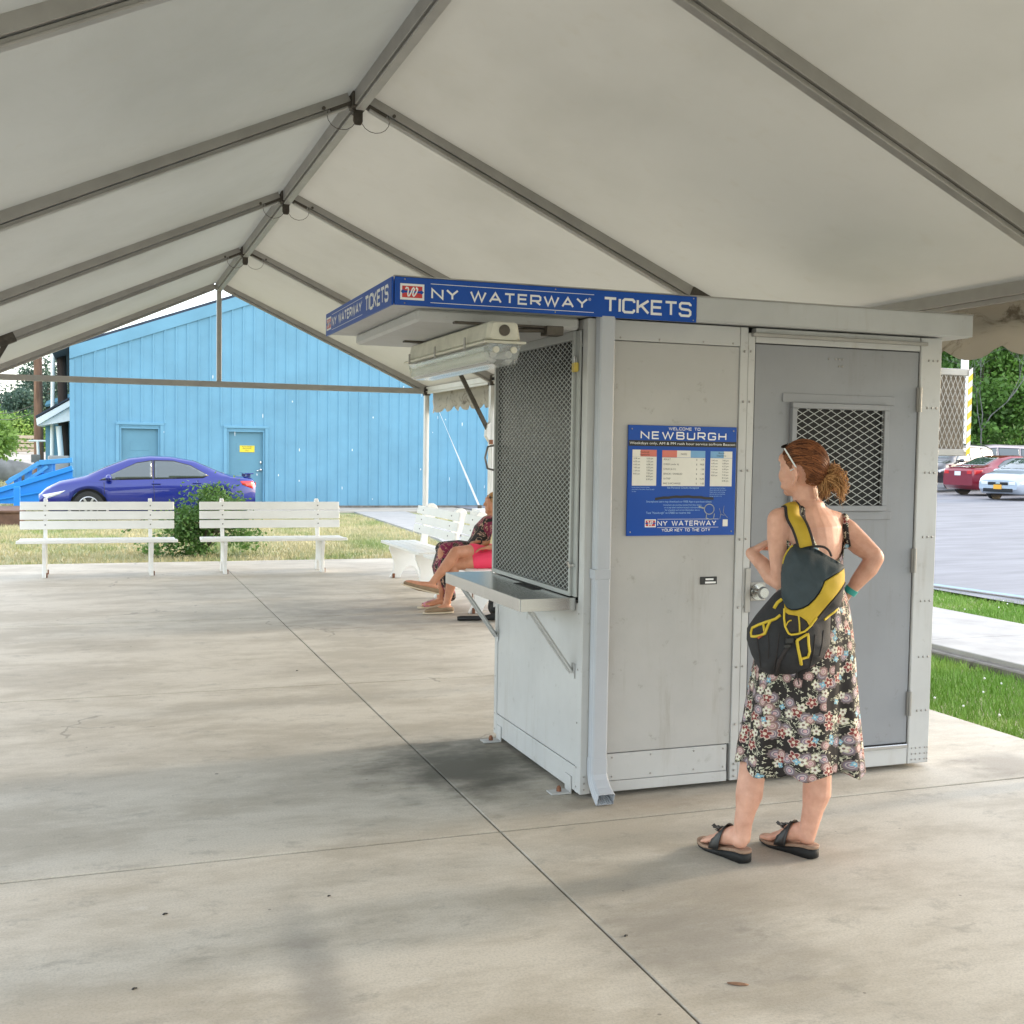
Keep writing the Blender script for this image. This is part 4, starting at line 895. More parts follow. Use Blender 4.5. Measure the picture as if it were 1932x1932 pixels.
def make_car(L, W, topl, belt, paint, wb, wr=.33, arch=.40, sidewin=(), wins=(), spoiler=False, plate=None, grille=True, lx=None):
    """x = forward (nose at +L/2), z up.  topl/belt: (x,z) tables rear to front"""
    t = empty('parked_car', (0,0,0)); xr, xf = -wb/2-.05, wb/2-.05
    def hw(x):
        u = abs(x)/(L/2); return W/2*(1-.03*u**2-.17*max(0,(u-.80)/.20)**2)
    def zb(x):
        u = abs(x)/(L/2); z = .20+.16*max(0,(u-.88)/.12)**1.5
        for c in (xr,xf):
            d = abs(x-c)
            if d < arch: z = max(z, wr+math.sqrt(arch**2-d*d)-.02)
        return z
    def sec(x):
        w = hw(x); b0 = zb(x); bl = lerp_(belt,x); tp = lerp_(topl,x); g_ = max(0, tp-bl)
        if g_ > .10: k = min(1,(g_-.10)/.30); up = [(w*(.955-.02*k), bl+.03),(w*(.90-.08*k), bl+g_*.5),(w*(.80-.04*k), bl+g_*.86),(w*(.62-.02*k), tp-.012),(w*.34, tp-.002),(0,tp)]
        else: up = [(w*.95,bl+g_*.15),(w*.90,bl+g_*.4),(w*.80,bl+g_*.65),(w*.6,bl+g_*.85),(w*.3,tp-.004),(0,tp)]
        m_ = max(b0, .52)
        return [(w*.90,b0),(w*.985,b0+.10 if b0<.35 else b0+.01),(w,min(m_,bl-.10)),(w*.992,(m_+bl)/2),(w*.972,bl-.01)]+up
    N = 90; xs_ = sorted(set([-L/2+L*i/N for i in range(N+1)]+[c+s*arch*.999 for c in (xr,xf) for s in (-1,1)]))
    rings = []
    for x in xs_:
        s_ = sec(x); rings.append([Vector((x,y,z)) for y,z in s_]+[Vector((x,-y,z)) for y,z in s_[::-1][1:]])
    b = MB(); b.loft(rings, closed=True); b.build('body', paint, t, local=True)
    def yside(x, z):
        s_ = sec(x)
        for (y0,z0),(y1,z1) in zip(s_, s_[1:]):
            if z0 <= z <= z1 and z1 > z0: return y0+(y1-y0)*(z-z0)/(z1-z0)
        return s_[0][0] if z < s_[0][1] else 0
    def ztop(x, y):
        s_ = sec(x); y = abs(y)
        for (y0,z0),(y1,z1) in zip(s_, s_[1:]):
            if y1 <= y <= y0 and y0 > y1 and z1 >= lerp_(belt,x)-.02: return z0+(z1-z0)*(y0-y)/(y0-y1)
        return s_[5][1]
    def sidepatch(nm, poly, m, off=.006, sides=(1,-1)):
        for s in sides:
            b = MB(); shell(b, poly, .06, lambda x,z: Vector((x, s*(yside(x,z)+off), z)), lambda x,z: Vector((x, s*(yside(x,z)-.01), z))); b.build(nm, m, t, local=True)
    for poly in sidewin:
        cx_ = sum(p[0] for p in poly)/len(poly); cz_ = sum(p[1] for p in poly)/len(poly)
        sidepatch('window_surround', [(cx_+(p[0]-cx_)*1.07, cz_+(p[1]-cz_)*1.13) for p in poly], M['trimb'], .003); sidepatch('side_window', poly, M['cglass'])
    for dx_ in (.98,-.06,-1.02):
        zt_ = lerp_(belt,dx_)-.03; sidepatch('door_seam', [(dx_-.006,zt_),(dx_+.006,zt_),(dx_+.006-.03,.34),(dx_-.006-.03,.34)], M['trimb'], .002)
    sidepatch('sill_trim', [(-.85,.245),(.85,.245),(.85,.30),(-.85,.30)], M['trimb'], .003)
    for poly in wins:
        b = MB(); shell(b, poly, .09, lambda x,y: Vector((x,y,ztop(x,y)+.008)), lambda x,y: Vector((x,y,ztop(x,y)-.01))); b.build('windscreen', M['cglass'], t, local=True)
    bf = lerp_(belt, L/2-.25); br = lerp_(belt,-L/2+.15)
    lx = lx or .42
    sidepatch('headlight', [(L/2-.06,bf-.12),(L/2-lx-.12,bf-.02),(L/2-lx,bf-.10),(L/2-.14,bf-.21)], M['head'])
    sidepatch('tail_light', [(-L/2+.05,br-.03),(-L/2+.36,br-.03),(-L/2+.30,br-.12),(-L/2+.06,br-.21)], M['tail'])
    for s in (1,-1):
        b = MB(); yy = W/2*.72; b.box((-L/2-.004,s*yy*.86,br-.115),(.02,.22,.13)); b.build('tail_light', M['tail'], t, bevel=.01, local=True)
        b = MB(); b.box((L/2-.0,s*yy*.80,bf-.155),(.03,.24,.11)); b.build('headlight', M['head'], t, bevel=.015, local=True)
        b = MB(); mx = lerp_([(0,sidewin[0][0][0]),(1,sidewin[0][0][0])],.5) if sidewin else .6
        mx = max(p[0] for p in sidewin[0])-.16; mz = lerp_(belt,mx)+.07; b.ball((mx,s*(W/2+.09),mz),(.07,.11,.075),12,8); b.box((mx-.01,s*(W/2-.02),mz-.05),(.07,.14,.04)); b.build('mirror', paint, t, local=True)
    if grille:
        b = MB(); b.box((L/2+.004,0,bf-.17),(.02,W*.42,.10)); b.build('grille', M['trimb'], t, bevel=.008, local=True)
        b = MB(); b.box((L/2+.010,0,bf-.155),(.02,.16,.06)); b.build('emblem', M['chrome'], t, bevel=.012, local=True)
    b = MB(); b.box((L/2-.0,0,.33),(.03,W*.62,.12)); b.build('bumper_intake', M['trimb'], t, bevel=.01, local=True)
    b = MB(); b.box((L/2+.018,0,.44),(.012,.30,.15)); b.build('licence_plate', plate or M['plateo'], t, bevel=.004, local=True)
    b = MB(); b.box((-L/2-.012,0,br-.16),(.012,.30,.15)); b.build('licence_plate', plate or M['plateo'], t, bevel=.004, local=True)
    if spoiler:
        b = MB(); zz = lerp_(topl,-L/2+.12)+.07; b.box((-L/2+.13,0,zz),(.20,W*.72,.025)); b.box((-L/2+.14,W*.30,zz-.04),(.10,.04,.07)); b.box((-L/2+.14,-W*.30,zz-.04),(.10,.04,.07)); b.build('spoiler', paint, t, bevel=.008, local=True)
    for s in (1,-1):
        for hx in (sidewin[0][0][0] if False else -.12, -1.0):
            b = MB(); hz = lerp_(belt,hx)-.10; b.box((hx,s*(yside(hx,hz)+.012),hz),(.20,.028,.035)); b.build('door_handle', paint, t, bevel=.01, local=True)
        for c in (xr,xf):
            y0, y1 = s*(W/2-.20), s*(W/2-.015)
            b = MB(); b.tube([(c,y0,wr),(c,y0+(y1-y0)*.1,wr),(c,y0+(y1-y0)*.9,wr),(c,y1,wr)], [wr-.03,wr,wr,wr-.02], 32); w_ = b.build('wheel', M['tyre'], t, local=True)
            b = MB(); 
            for q in range(32):
                a0, a1 = q/32*2*pi, (q+1)/32*2*pi; P_ = lambda a, r, y: Vector((c+r*cos(a), y, wr+r*sin(a)))
                b.add([P_(a0,wr*.66,y1+s*.004),P_(a1,wr*.66,y1+s*.004),P_(a1,wr*.60,y1+s*.008),P_(a0,wr*.60,y1+s*.008)], [(0,1,2,3)])
            for q in range(6):
                a = q/6*2*pi; b.bar(Vector((c,y1+s*.002,wr)), Vector((c+wr*.62*cos(a),y1+s*.004,wr+wr*.62*sin(a))), .045,.014, up=(0,1,0))
            b.tube([(c,y1-s*.01,wr),(c,y1+s*.016,wr)], .06, 12)
            b.build('rim', M['rim'], w_, local=True)
            b = MB(); b.tube([(c,y0-s*.02,wr),(c,y0-s*.0,wr)], arch-.02, 24); b.build('wheel_well', M['trimb'], t, local=True)
    return t
sed_top = [(-2.32,.82),(-2.28,.99),(-1.80,1.045),(-1.55,1.10),(-.95,1.36),(-.45,1.445),(.0,1.455),(.45,1.40),(.95,1.20),(1.28,1.04),(1.36,1.00),(1.9,.88),(2.18,.74),(2.32,.60)]
sed_belt = [(-2.32,.78),(-2.25,.93),(-1.6,.965),(0,.93),(1.0,.885),(1.36,.86),(1.9,.76),(2.2,.64),(2.32,.52)]
sed_win = [[(1.04,.925),(.60,1.14),(.30,1.28),(-.02,1.335),(-.02,.955)], [(-.10,.955),(-.10,1.335),(-.50,1.33),(-.86,1.24),(-1.22,1.04),(-1.10,.985)]]
sed_scr = [[(1.30,-.58),(1.30,.58),(.50,.50),(.50,-.50)], [(-1.62,.55),(-1.62,-.55),(-.92,-.48),(-.92,.48)]]
car = make_car(4.62,1.77,sed_top,sed_belt,cpaint('cobalt_blue_car_paint',(.0015,.012,.20)),2.70,sidewin=sed_win,wins=sed_scr,spoiler=True)
car.location = (1.09,27.6,-.05); car.rotation_euler = (0,0,pi-rad(1)); tag(car, 'cobalt blue sedan parked behind the benches by the blue building', 'car')
car = make_car(4.80,1.80,[(a*1.04,b_*1.02) for a,b_ in sed_top],[(a*1.04,b_*1.02) for a,b_ in sed_belt],cpaint('maroon_car_paint',(.24,.010,.025)),2.72,sidewin=[[(a*1.04,b_*1.02) for a,b_ in p] for p in sed_win],wins=[[(a*1.04,b_) for a,b_ in p] for p in sed_scr],spoiler=True,plate=M['wtrim'])
car.location = (32.1,34.2,.305); car.rotation_euler = (0,0,rad(3)); tag(car, 'maroon sedan seen from its rear quarter in the parking lot', 'car')
car = make_car(4.50,1.75,sed_top,sed_belt,cpaint('silver_blue_car_paint',(.45,.50,.58)),2.70,sidewin=sed_win,wins=sed_scr)
car.location = (30.4,31.0,.27); car.rotation_euler = (0,0,pi+rad(14)); tag(car, 'silver blue sedan nose at the right edge beside the maroon sedan', 'car')
suv_top = [(-2.35,.95),(-2.30,1.35),(-2.05,1.66),(-1.6,1.74),(0,1.78),(.45,1.72),(.95,1.45),(1.40,1.10),(1.9,1.00),(2.2,.88),(2.35,.70)]
suv_belt = [(-2.35,.90),(-2.2,1.05),(0,1.03),(1.2,1.0),(1.9,.90),(2.2,.78),(2.35,.60)]
suv_win = [[(1.08,1.07),(.62,1.40),(.40,1.58),(.05,1.60),(.05,1.06)], [(-.05,1.06),(-.05,1.60),(-.95,1.58),(-.95,1.07)], [(-1.05,1.08),(-1.05,1.58),(-1.85,1.50),(-2.02,1.12)]]
suv_scr = [[(1.30,-.62),(1.30,.62),(.50,.52),(.50,-.52)], [(-2.30,.60),(-2.30,-.60),(-2.08,-.55),(-2.08,.55)]]
for (px, dist, rz, col_, nm, lab) in ((1793,50,200,(.05,.05,.055),'black_car_paint','dark wagon with orange plate behind the maroon sedan'),(1866,54,165,(.50,.42,.44),'pale_rose_car_paint','pale rose minivan parked behind the maroon sedan'),(1930,57,250,(.70,.74,.78),'white_van_paint','white van with large windscreen at the far right')):
    car = make_car(4.75,1.85,suv_top,suv_belt,cpaint(nm,col_),2.85,wr=.36,arch=.43,sidewin=suv_win,wins=suv_scr)
    p = ray(px,868); d = Vector((p.x,p.y,0)).normalized()*dist; car.location = (d.x,d.y,.42+.006*(dist-40)); car.rotation_euler = (0,0,rad(rz)); tag(car, lab, 'car')
# ================================================================== TREES
def leaves(lobes, n, size, rng, droop=.3, shellf=.55):
    vs = []; fs = []
    tot = sum(l[3]*l[4]*l[5] for l in lobes)
    for (cx,cy,cz,rx,ry,rz) in lobes:
        k = int(n*(rx*ry*rz)/tot); ncl = max(6,k//26)
        for _ in range(ncl):
            d = Vector((rng.gauss(0,1),rng.gauss(0,1),rng.gauss(0,1))).normalized(); r_ = shellf+(1-shellf)*rng.random()**.6
            r_ *= 1+.22*noise.noise(d*2.3+Vector((cx,cy,cz)))
            c = Vector((cx+d.x*rx*r_, cy+d.y*ry*r_, cz+d.z*rz*r_)); cr = size*2.6*rng.uniform(.6,1.3)
            for _ in range(26):
                o = Vector((rng.gauss(0,1),rng.gauss(0,1),rng.gauss(0,.6)))*cr*.6; p = c+o
                nrm = (d*.6+Vector((rng.gauss(0,1),rng.gauss(0,1),rng.gauss(0,1)+.8))).normalized(); a = nrm.orthogonal().normalized(); b_ = nrm.cross(a); th = rng.uniform(0,pi); a, b_ = a*cos(th)+b_*sin(th), b_*cos(th)-a*sin(th)
                s = size*rng.uniform(.6,1.3); i = len(vs); vs += [p-a*s*.5, p+b_*s*.28, p+a*s*.5, p-b_*s*.28]; fs.append((i,i+1,i+2,i+3))
    return vs, fs
def tree(name, x, y, z0, h, spread, m, label, n=9000, size=.3, seed=1, trunk=.35, low=.25, group=None, cat='tree', lob=9):
    rng = random.Random(seed); t = empty(name, (x,y,z0), 0, label, cat, group); lobes = []
    for k in range(lob):
        a = rng.uniform(0,2*pi); q = rng.random(); zz = h*(low+.18+(.80-low)*q); rad_ = spread*(.62*math.sqrt(rng.random()))*(1-.45*abs(q-.35))
        s_ = spread*rng.uniform(.34,.52); lobes.append((rad_*cos(a), rad_*sin(a), zz, s_, s_, s_*rng.uniform(.6,.85)))
    tk = MB(); tp = [Vector((0,0,-.2)), Vector((.05*h*.3,0,h*.25)), Vector((.02*h,.02*h,h*.55)), Vector((0,0,h*.8))]; tk.tube(tp, [trunk,trunk*.75,trunk*.45,trunk*.15], 10)
    for l in lobes: 
        b0 = tp[1].lerp(tp[2], rng.random()); tk.tube([b0, b0.lerp(Vector(l[:3]),.5)+Vector((0,0,-.03*h)), Vector(l[:3])+Vector((0,0,l[5]*.5))], [trunk*.35,trunk*.2,trunk*.06], 6)
    tk.build('trunk', M['bark'], t, local=True)
    vs, fs = leaves(lobes, n, size, rng); me = bpy.data.meshes.new('crown'); me.from_pydata([tuple(v) for v in vs],[],fs); me.materials.append(m); link('crown', me, t)
    return t
def azp(px, dist): 
    p = ray(px,868); return Vector((p.x,p.y,0)).normalized()*dist
rt = [(1790,72,17,7,'leaf_deep','dark green tree directly behind the mesh cage'),(1850,80,19,8,'leaf_deep','tall dark tree behind the bare branches'),(1912,66,17,7.5,'leaf_mid','bright green broad tree at the right edge of the lot'),(1985,62,16,7,'leaf_mid','fresh green tree just past the right edge'),
      (1840,60,9,4.5,'leaf_mid','lower bright bushy tree behind the minivan'),(1880,88,22,9,'leaf_deep','tallest dark tree at the back of the lot'),(1745,82,18,8,'leaf_deep','dark tree mostly hidden behind the booth end'),(1895,98,9,7,'leaf_deep','low dark tree behind the bright lot trees'),(1955,98,9,7,'leaf_deep','low dark tree past the white van')]
for k,(px,ds_,h,sp,lm,lb) in enumerate(rt):
    p = azp(px,ds_); tree('deciduous_tree', p.x, p.y, .5, h, sp, M[lm], lb, n=34000, size=.24, seed=20+k, low=.06, group='trees behind the parking lot', lob=14)
bt = empty('bare_tree', azp(1858,57)+Vector((0,0,.5)), 0, 'small leafless grey tree in front of the dark trees', 'tree'); b = MB(); rng = random.Random(5)
def branch(p, d, l, r, k):
    q = p+d*l; b.tube([p,(p+q)/2+Vector((rng.gauss(0,.04),0,rng.gauss(0,.04)))*l,q],[r,r*.8,r*.6],5)
    if k:
        for _ in range(3): branch(q, (d+Vector((rng.gauss(0,.55),rng.gauss(0,.4),rng.gauss(.1,.4)))).normalized(), l*.68, r*.55, k-1)
branch(Vector((0,0,-.2)), Vector((-.1,0,1)), 2.6, .055, 5); b.build('trunk', M['rock'], bt, local=True)
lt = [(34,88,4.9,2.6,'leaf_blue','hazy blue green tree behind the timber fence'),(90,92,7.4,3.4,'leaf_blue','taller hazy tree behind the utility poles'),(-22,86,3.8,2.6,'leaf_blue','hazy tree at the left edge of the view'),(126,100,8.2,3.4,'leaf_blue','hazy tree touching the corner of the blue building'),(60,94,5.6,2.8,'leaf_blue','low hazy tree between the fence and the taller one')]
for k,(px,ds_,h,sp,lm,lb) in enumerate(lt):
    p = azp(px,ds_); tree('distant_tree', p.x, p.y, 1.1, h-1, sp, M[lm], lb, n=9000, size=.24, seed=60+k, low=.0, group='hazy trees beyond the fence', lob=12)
p = azp(-16,48); tree('young_tree', p.x, p.y, -.06, 3.0, 1.0, M['leaf_light'], 'yellow green sunlit tree at the far left edge', n=3500, size=.20, seed=81, low=.2, trunk=.09)
for k,(px,ds_,w) in enumerate(((22,82,1.7),(54,82.5,1.5),(-6,82,1.6))):
    rng = random.Random(90+k); p = azp(px,ds_); vs, fs = leaves([(0,0,1.2,w,w*.7,1.1),(w*.5,0,.9,w*.7,w*.5,.9)], 3500, .22, rng)
    t = empty('bush', (p.x,p.y,1.25), 0, ('low yellow green bush above the timber fence','rounded bright bush beside the rusty pole','pale bush at the left end of the fence')[k], 'bush', 'bushes along the timber fence'); me = bpy.data.meshes.new('foliage'); me.from_pydata([tuple(v) for v in vs],[],fs); me.materials.append(M['leaf_light'] if k == 0 else M['leaf_mid']); link('foliage', me, t)
# shrub between the two back benches
sb = empty('shrub', (1.45,18.0,-.06), 0, 'leafy green shrub growing between the two back benches', 'shrub'); rng = random.Random(12)
lb_ = [(-.15,0,.32,.34,.34,.34),(.05,.1,.62,.36,.32,.38),(-.30,0,.50,.26,.3,.30),(.42,.1,.66,.34,.3,.34),(.02,0,.95,.17,.2,.20),(.50,0,.96,.14,.16,.20),(.25,0,.86,.2,.2,.22),(-.60,.05,.14,.28,.3,.15),(.68,0,.30,.22,.3,.2)]
vs, fs = leaves(lb_, 7500, .062, rng, shellf=.35)
me = bpy.data.meshes.new('foliage'); me.from_pydata([tuple(v) for v in vs],[],fs); me.materials.append(M['leaf_bush']); link('foliage', me, sb)
b = MB()
for k in range(14):
    a = rng.uniform(0,2*pi); e = Vector((.5*cos(a)+.15,.35*sin(a),rng.uniform(.4,.95))); b.tube([(0,0,0),e*.5+Vector((0,0,.12)),e],[.012,.008,.004],5)
arch_ = [Vector((-.05+(-1.05)*t, 0, .55+.62*t-.62*t*t*1.25)) for t in [i/14 for i in range(15)]]
b.tube(arch_, .006, 5); b.build('stems', M['bark'], sb, local=True)
vs=[]; fs=[]
for p in arch_[3:]:
    for _ in range(9):
        q = p+Vector((rng.gauss(0,.03),rng.gauss(0,.03),rng.gauss(0,.025))); nrm = Vector((rng.gauss(0,1),rng.gauss(0,1)-1,rng.gauss(0,1)+.5)).normalized(); a = nrm.orthogonal().normalized(); c = nrm.cross(a); s = rng.uniform(.04,.06); i = len(vs); vs += [q-a*s*.5,q+c*s*.35,q+a*s*.5,q-c*s*.35]; fs.append((i,i+1,i+2,i+3))
me = bpy.data.meshes.new('trailing_shoot'); me.from_pydata([tuple(v) for v in vs],[],fs); me.materials.append(M['leaf_bush']); link('trailing_shoot', me, sb)
# ================================================================== PEOPLE
def skinmat(n, c, c2): return mat(n, c, .50, var=.10, scale=16, col2=c2, sss=.12, bump=.05, bscale=180)
M['skin'] = skinmat('fair_skin', (.60,.30,.205), (.70,.39,.285)); M['skin2'] = skinmat('tanned_skin', (.52,.22,.12), (.60,.28,.165)); 
def hairmat(name, c1, c2):
    m, t, b, nb, tc = newmat(name, .55); ninp(b,'Specular IOR Level',.25); g_ = nb.n('ShaderNodeNewGeometry'); n1 = nb.noise(tc.outputs['Object'], 25, 3)
    c = nb.mix(nb.m('POWER', nb.m('ADD', nb.m('MULTIPLY', g_.outputs['Random Per Island'], .8), nb.m('MULTIPLY', nb.ss(n1,.3,.7), .2)), 1.5), c1, c2); t.links.new(c, b.inputs['Base Color']); return m
M['hair'] = hairmat('auburn_hair', (.040,.013,.006), (.36,.13,.05)); M['hair_tip'] = hairmat('golden_hair_ends', (.15,.055,.018), (.80,.45,.19))
def frame3(t, s):
    t = Vector(t).normalized(); s = Vector(s); s = s - t*s.dot(t)
    s = s.normalized() if s.length > 1e-4 else t.orthogonal().normalized(); return s, t.cross(s)
def chain(b, pts, side=(1,0,0), n=16, m=0):
    """closed tapered limb: pts = (x,y,z,ra[,rb]); ra along side, rb across it; round ends"""
    P = [Vector(p[:3]) for p in pts]; ra = [p[3] for p in pts]; rb = [p[4] if len(p) > 4 else p[3] for p in pts]; k = len(P); rings = []
    def ring(c, t, a, bb):
        s, u = frame3(t, side); return [c+s*(a*cos(2*pi*j/n))+u*(bb*sin(2*pi*j/n)) for j in range(n)]
    T = [(P[min(i+1,k-1)]-P[max(i-1,0)]).normalized() for i in range(k)]
    for q, f in ((.95,.28),(.7,.70),(.35,.93)): rings.append(ring(P[0]-T[0]*min(ra[0],rb[0])*q, T[0], ra[0]*f, rb[0]*f))
    for i in range(k): rings.append(ring(P[i], T[i], ra[i], rb[i]))
    for q, f in ((.35,.93),(.7,.70),(.95,.28)): rings.append(ring(P[-1]+T[-1]*min(ra[-1],rb[-1])*q, T[-1], ra[-1]*f, rb[-1]*f))
    b.loft(rings, m, True)
def organic(name, b, m, parent, voxel=.005, smooth=6, fac=.5, local=True):
    vs = b.v
    if not local: I = wm(parent).inverted(); vs = [I @ p for p in vs]
    me = bpy.data.meshes.new('tmp'); me.from_pydata([tuple(p) for p in vs], [], b.f)
    bm = bmesh.new(); bm.from_mesh(me); bmesh.ops.remove_doubles(bm, verts=bm.verts, dist=1e-6); bmesh.ops.recalc_face_normals(bm, faces=bm.faces); bm.to_mesh(me); bm.free()
    o = bpy.data.objects.new('tmp', me); COL.objects.link(o)
    r = o.modifiers.new('r','REMESH'); r.mode = 'VOXEL'; r.voxel_size = voxel; r.adaptivity = 0
    if smooth: s = o.modifiers.new('s','SMOOTH'); s.factor = fac; s.iterations = smooth
    dg = bpy.context.evaluated_depsgraph_get(); dg.update(); out = bpy.data.meshes.new_from_object(o.evaluated_get(dg)); bpy.data.objects.remove(o)
    out.name = name; out.materials.clear(); out.materials.append(m); out.polygons.foreach_set('use_smooth', [True]*len(out.polygons))
    return link(name, out, parent)
def hand(b, w, d, nrm, lat, curl=.5, s=1.0, spread=.1):
    """palm, four unequal curled fingers and a thumb leaving the side of the palm; nrm = palm side"""
    w, d = Vector(w), Vector(d).normalized(); lat = Vector(lat); lat = (lat-d*lat.dot(d)).normalized(); n_ = Vector(nrm); n_ = (n_-d*n_.dot(d)-lat*n_.dot(lat)).normalized()
    chain(b, [tuple(w)+(.024*s,.017*s), tuple(w+d*.03*s)+(.034*s,.015*s), tuple(w+d*.075*s)+(.038*s,.012*s)], side=lat)
    for off, ln, k in ((.028,.066,0),(.0095,.075,1),(-.009,.070,2),(-.027,.054,3)):
        p = w+d*.080*s+lat*off*s; dd = (d+lat*off*spread*8).normalized(); a = curl*.7; pts = [tuple(p-d*.02*s)+(.0085*s,)]
        for q, l in enumerate((.45,.32,.23)):
            a_ = a; v = dd*cos(a_)+n_*sin(a_); pts.append(tuple(p)+((.0085-.0006*q)*s,)); p = p+v*ln*l*s; a += curl*(1.0 if q == 0 else .75)
        pts.append(tuple(p)+(.0065*s,)); chain(b, pts, side=lat, n=10)
    p = w+d*.022*s+lat*.026*s; v = (lat*.62+d*.68+n_*.35).normalized(); v2 = (lat*.15+d*.85+n_*(.35+curl*.4)).normalized()
    chain(b, [tuple(p-v*.01*s)+(.013*s,), tuple(p+v*.038*s)+(.0105*s,), tuple(p+v*.038*s+v2*.030*s)+(.0095*s,), tuple(p+v*.038*s+v2*.052*s)+(.0075*s,)], side=n_, n=10)
def headparts(b, c, f, up=(0,0,1), s=1.0, nose=True):
    """skull, jaw, nose, lips, brow, ears; c = skull centre, f = facing"""
    c, f = Vector(c), Vector(f).normalized(); up = Vector(up); l = up.cross(f).normalized(); u = f.cross(l); R = Matrix((f,l,u)).transposed(); H = lambda a,q,e: c+(f*a+l*q+u*e)*s
    b.ball(c, (.095*s,.076*s,.095*s), 24, 16, R=R); b.ball(H(.020,0,-.052), (.068*s,.064*s,.074*s), 20, 14, R=R)
    b.ball(H(.060,0,-.104), (.024*s,.026*s,.018*s), 12, 8, R=R); b.ball(H(.074,0,.030), (.022*s,.055*s,.030*s), 14, 8, R=R)
    for q in (1,-1):
        b.ball(H(.046,q*.034,-.038), (.038*s,.032*s,.040*s), 14, 10, R=R); b.ball(H(.030,q*.040,-.082), (.044*s,.018*s,.018*s), 12, 8, R=R)
        b.ball(H(.082,q*.031,.022), (.010*s,.020*s,.006*s), 10, 6, R=R)
        b.ball(H(-.033,q*.086,-.032), (.015*s,.0045*s,.024*s), 14, 10, R=R); b.ball(H(-.026,q*.077,-.040), (.014*s,.010*s,.024*s), 10, 8, R=R)
        chain(b, [tuple(H(-.014,q*.076,-.006))+(.0052*s,), tuple(H(-.028,q*.091,.006))+(.0060*s,), tuple(H(-.047,q*.101,-.006))+(.0066*s,), tuple(H(-.053,q*.101,-.032))+(.0066*s,), tuple(H(-.042,q*.092,-.056))+(.0064*s,), tuple(H(-.026,q*.082,-.070))+(.0085*s,)], n=8)
    chain(b, [tuple(H(.088,0,.012))+(.007*s,), tuple(H(.100,0,-.012))+(.009*s,), tuple(H(.106,0,-.030))+(.0125*s,.010*s)], side=l, n=10)
    for q in (1,-1): b.ball(H(.094,q*.011,-.034), (.010*s,.008*s,.007*s), 8, 6, R=R)
    b.ball(H(.080,0,-.062), (.012*s,.022*s,.006*s), 12, 6, R=R); b.ball(H(.077,0,-.074), (.012*s,.019*s,.006*s), 12, 6, R=R); b.ball(H(.062,0,-.075), (.024*s,.030*s,.026*s), 12, 8, R=R)
    return H, R
M['eye'] = mat('eye_white', (.65,.62,.58), .2, var=0); M['iris'] = mat('dark_iris', (.04,.03,.02), .2, var=0); M['lip'] = mat('lips', (.42,.14,.11), .45, var=.05)
def eyes(H, R, parent, s=1.0):
    for q in (1,-1):
        b = MB(); b.ball(H(.076,q*.031,.004), (.0105*s,.013*s,.0095*s), 12, 8, 0, R=R); b.ball(H(.0855,q*.031,.004), (.0025*s,.0055*s,.0055*s), 8, 6, 1, R=R); b.build('eye', [M['eye'],M['iris']], parent, local=True)
# ------------------------------------------------------------------ standing woman
WO = Vector((2.69,3.88,0)); WAZ = math.atan2(WO.x, WO.y); WEX = Vector((cos(WAZ),-sin(WAZ),0)); WEY = Vector((sin(WAZ),cos(WAZ),0))
def W(px, py, dy=0):
    d = ray(px,py); e = Vector((0,0,EYE)); t = ((WO-e).dot(WEY)+dy)/d.dot(WEY); p = e+d*t-WO; return Vector((p.dot(WEX), dy, p.z))
def WC(px, py, dy, *r): return tuple(W(px,py,dy))+r
wo = empty('person', WO, -WAZ, 'standing woman in floral sundress with hand on hip, looking left past the booth door', 'person')
F_ = Vector((-.64,.77,0)).normalized(); Rt = Vector((F_.y,-F_.x,0))      # body facing, her right
Fp = Vector((-.60,.80,0)); 
b = MB()
def tor(x, y, z, w, d): return (x,y,z,w,d)
chain(b, [(-.015,-.03,.86,.155,.115),(-.012,-.03,.93,.168,.122),(-.012,-.03,1.00,.155,.112),(-.012,-.03,1.09,.126,.095),(-.016,-.02,1.17,.128,.098),(-.022,-.01,1.25,.140,.106),(-.026,-.005,1.32,.150,.098),(-.028,-.005,1.365,.128,.072),(-.030,0,1.395,.075,.056)], side=Rt, n=24)
TORSO = MB(); TORSO.v = list(b.v); TORSO.f = list(b.f)
# neck, shoulders
hc = W(1514,887,.0); hc.z = 1.562
chain(b, [(-.032,-.005,1.36,.066,.062),(-.038,.0,1.42,.052,.050),(hc.x+.005,0,1.49,.050,.052),(hc.x,0,1.53,.050,.055)], side=Rt)
shL = W(1470,981,-.10); shR = W(1578,987,.085)
chain(b, [(-.035,0,1.40,.045,.05), tuple((shL+Vector((-.03,0,1.38)))/2+Vector((0,0,.004)))+(.042,.045), tuple(shL)+(.048,.047)], side=(0,0,1))
chain(b, [(-.028,0,1.395,.045,.05), tuple((shR+Vector((-.02,0,1.38)))/2+Vector((0,0,.0)))+(.042,.045), tuple(shR)+(.047,.046)], side=(0,0,1))
for s_, p_ in ((-1,Vector((-.075,-.075,1.26))),(1,Vector((.045,.035,1.26)))): chain(b, [tuple(p_+Vector((0,0,-.05)))+(.052,.020), tuple(p_+Vector((0,0,.05)))+(.055,.022)], side=Rt)   # shoulder blades
H, HR = headparts(b, hc, (-.78,.62,.02))
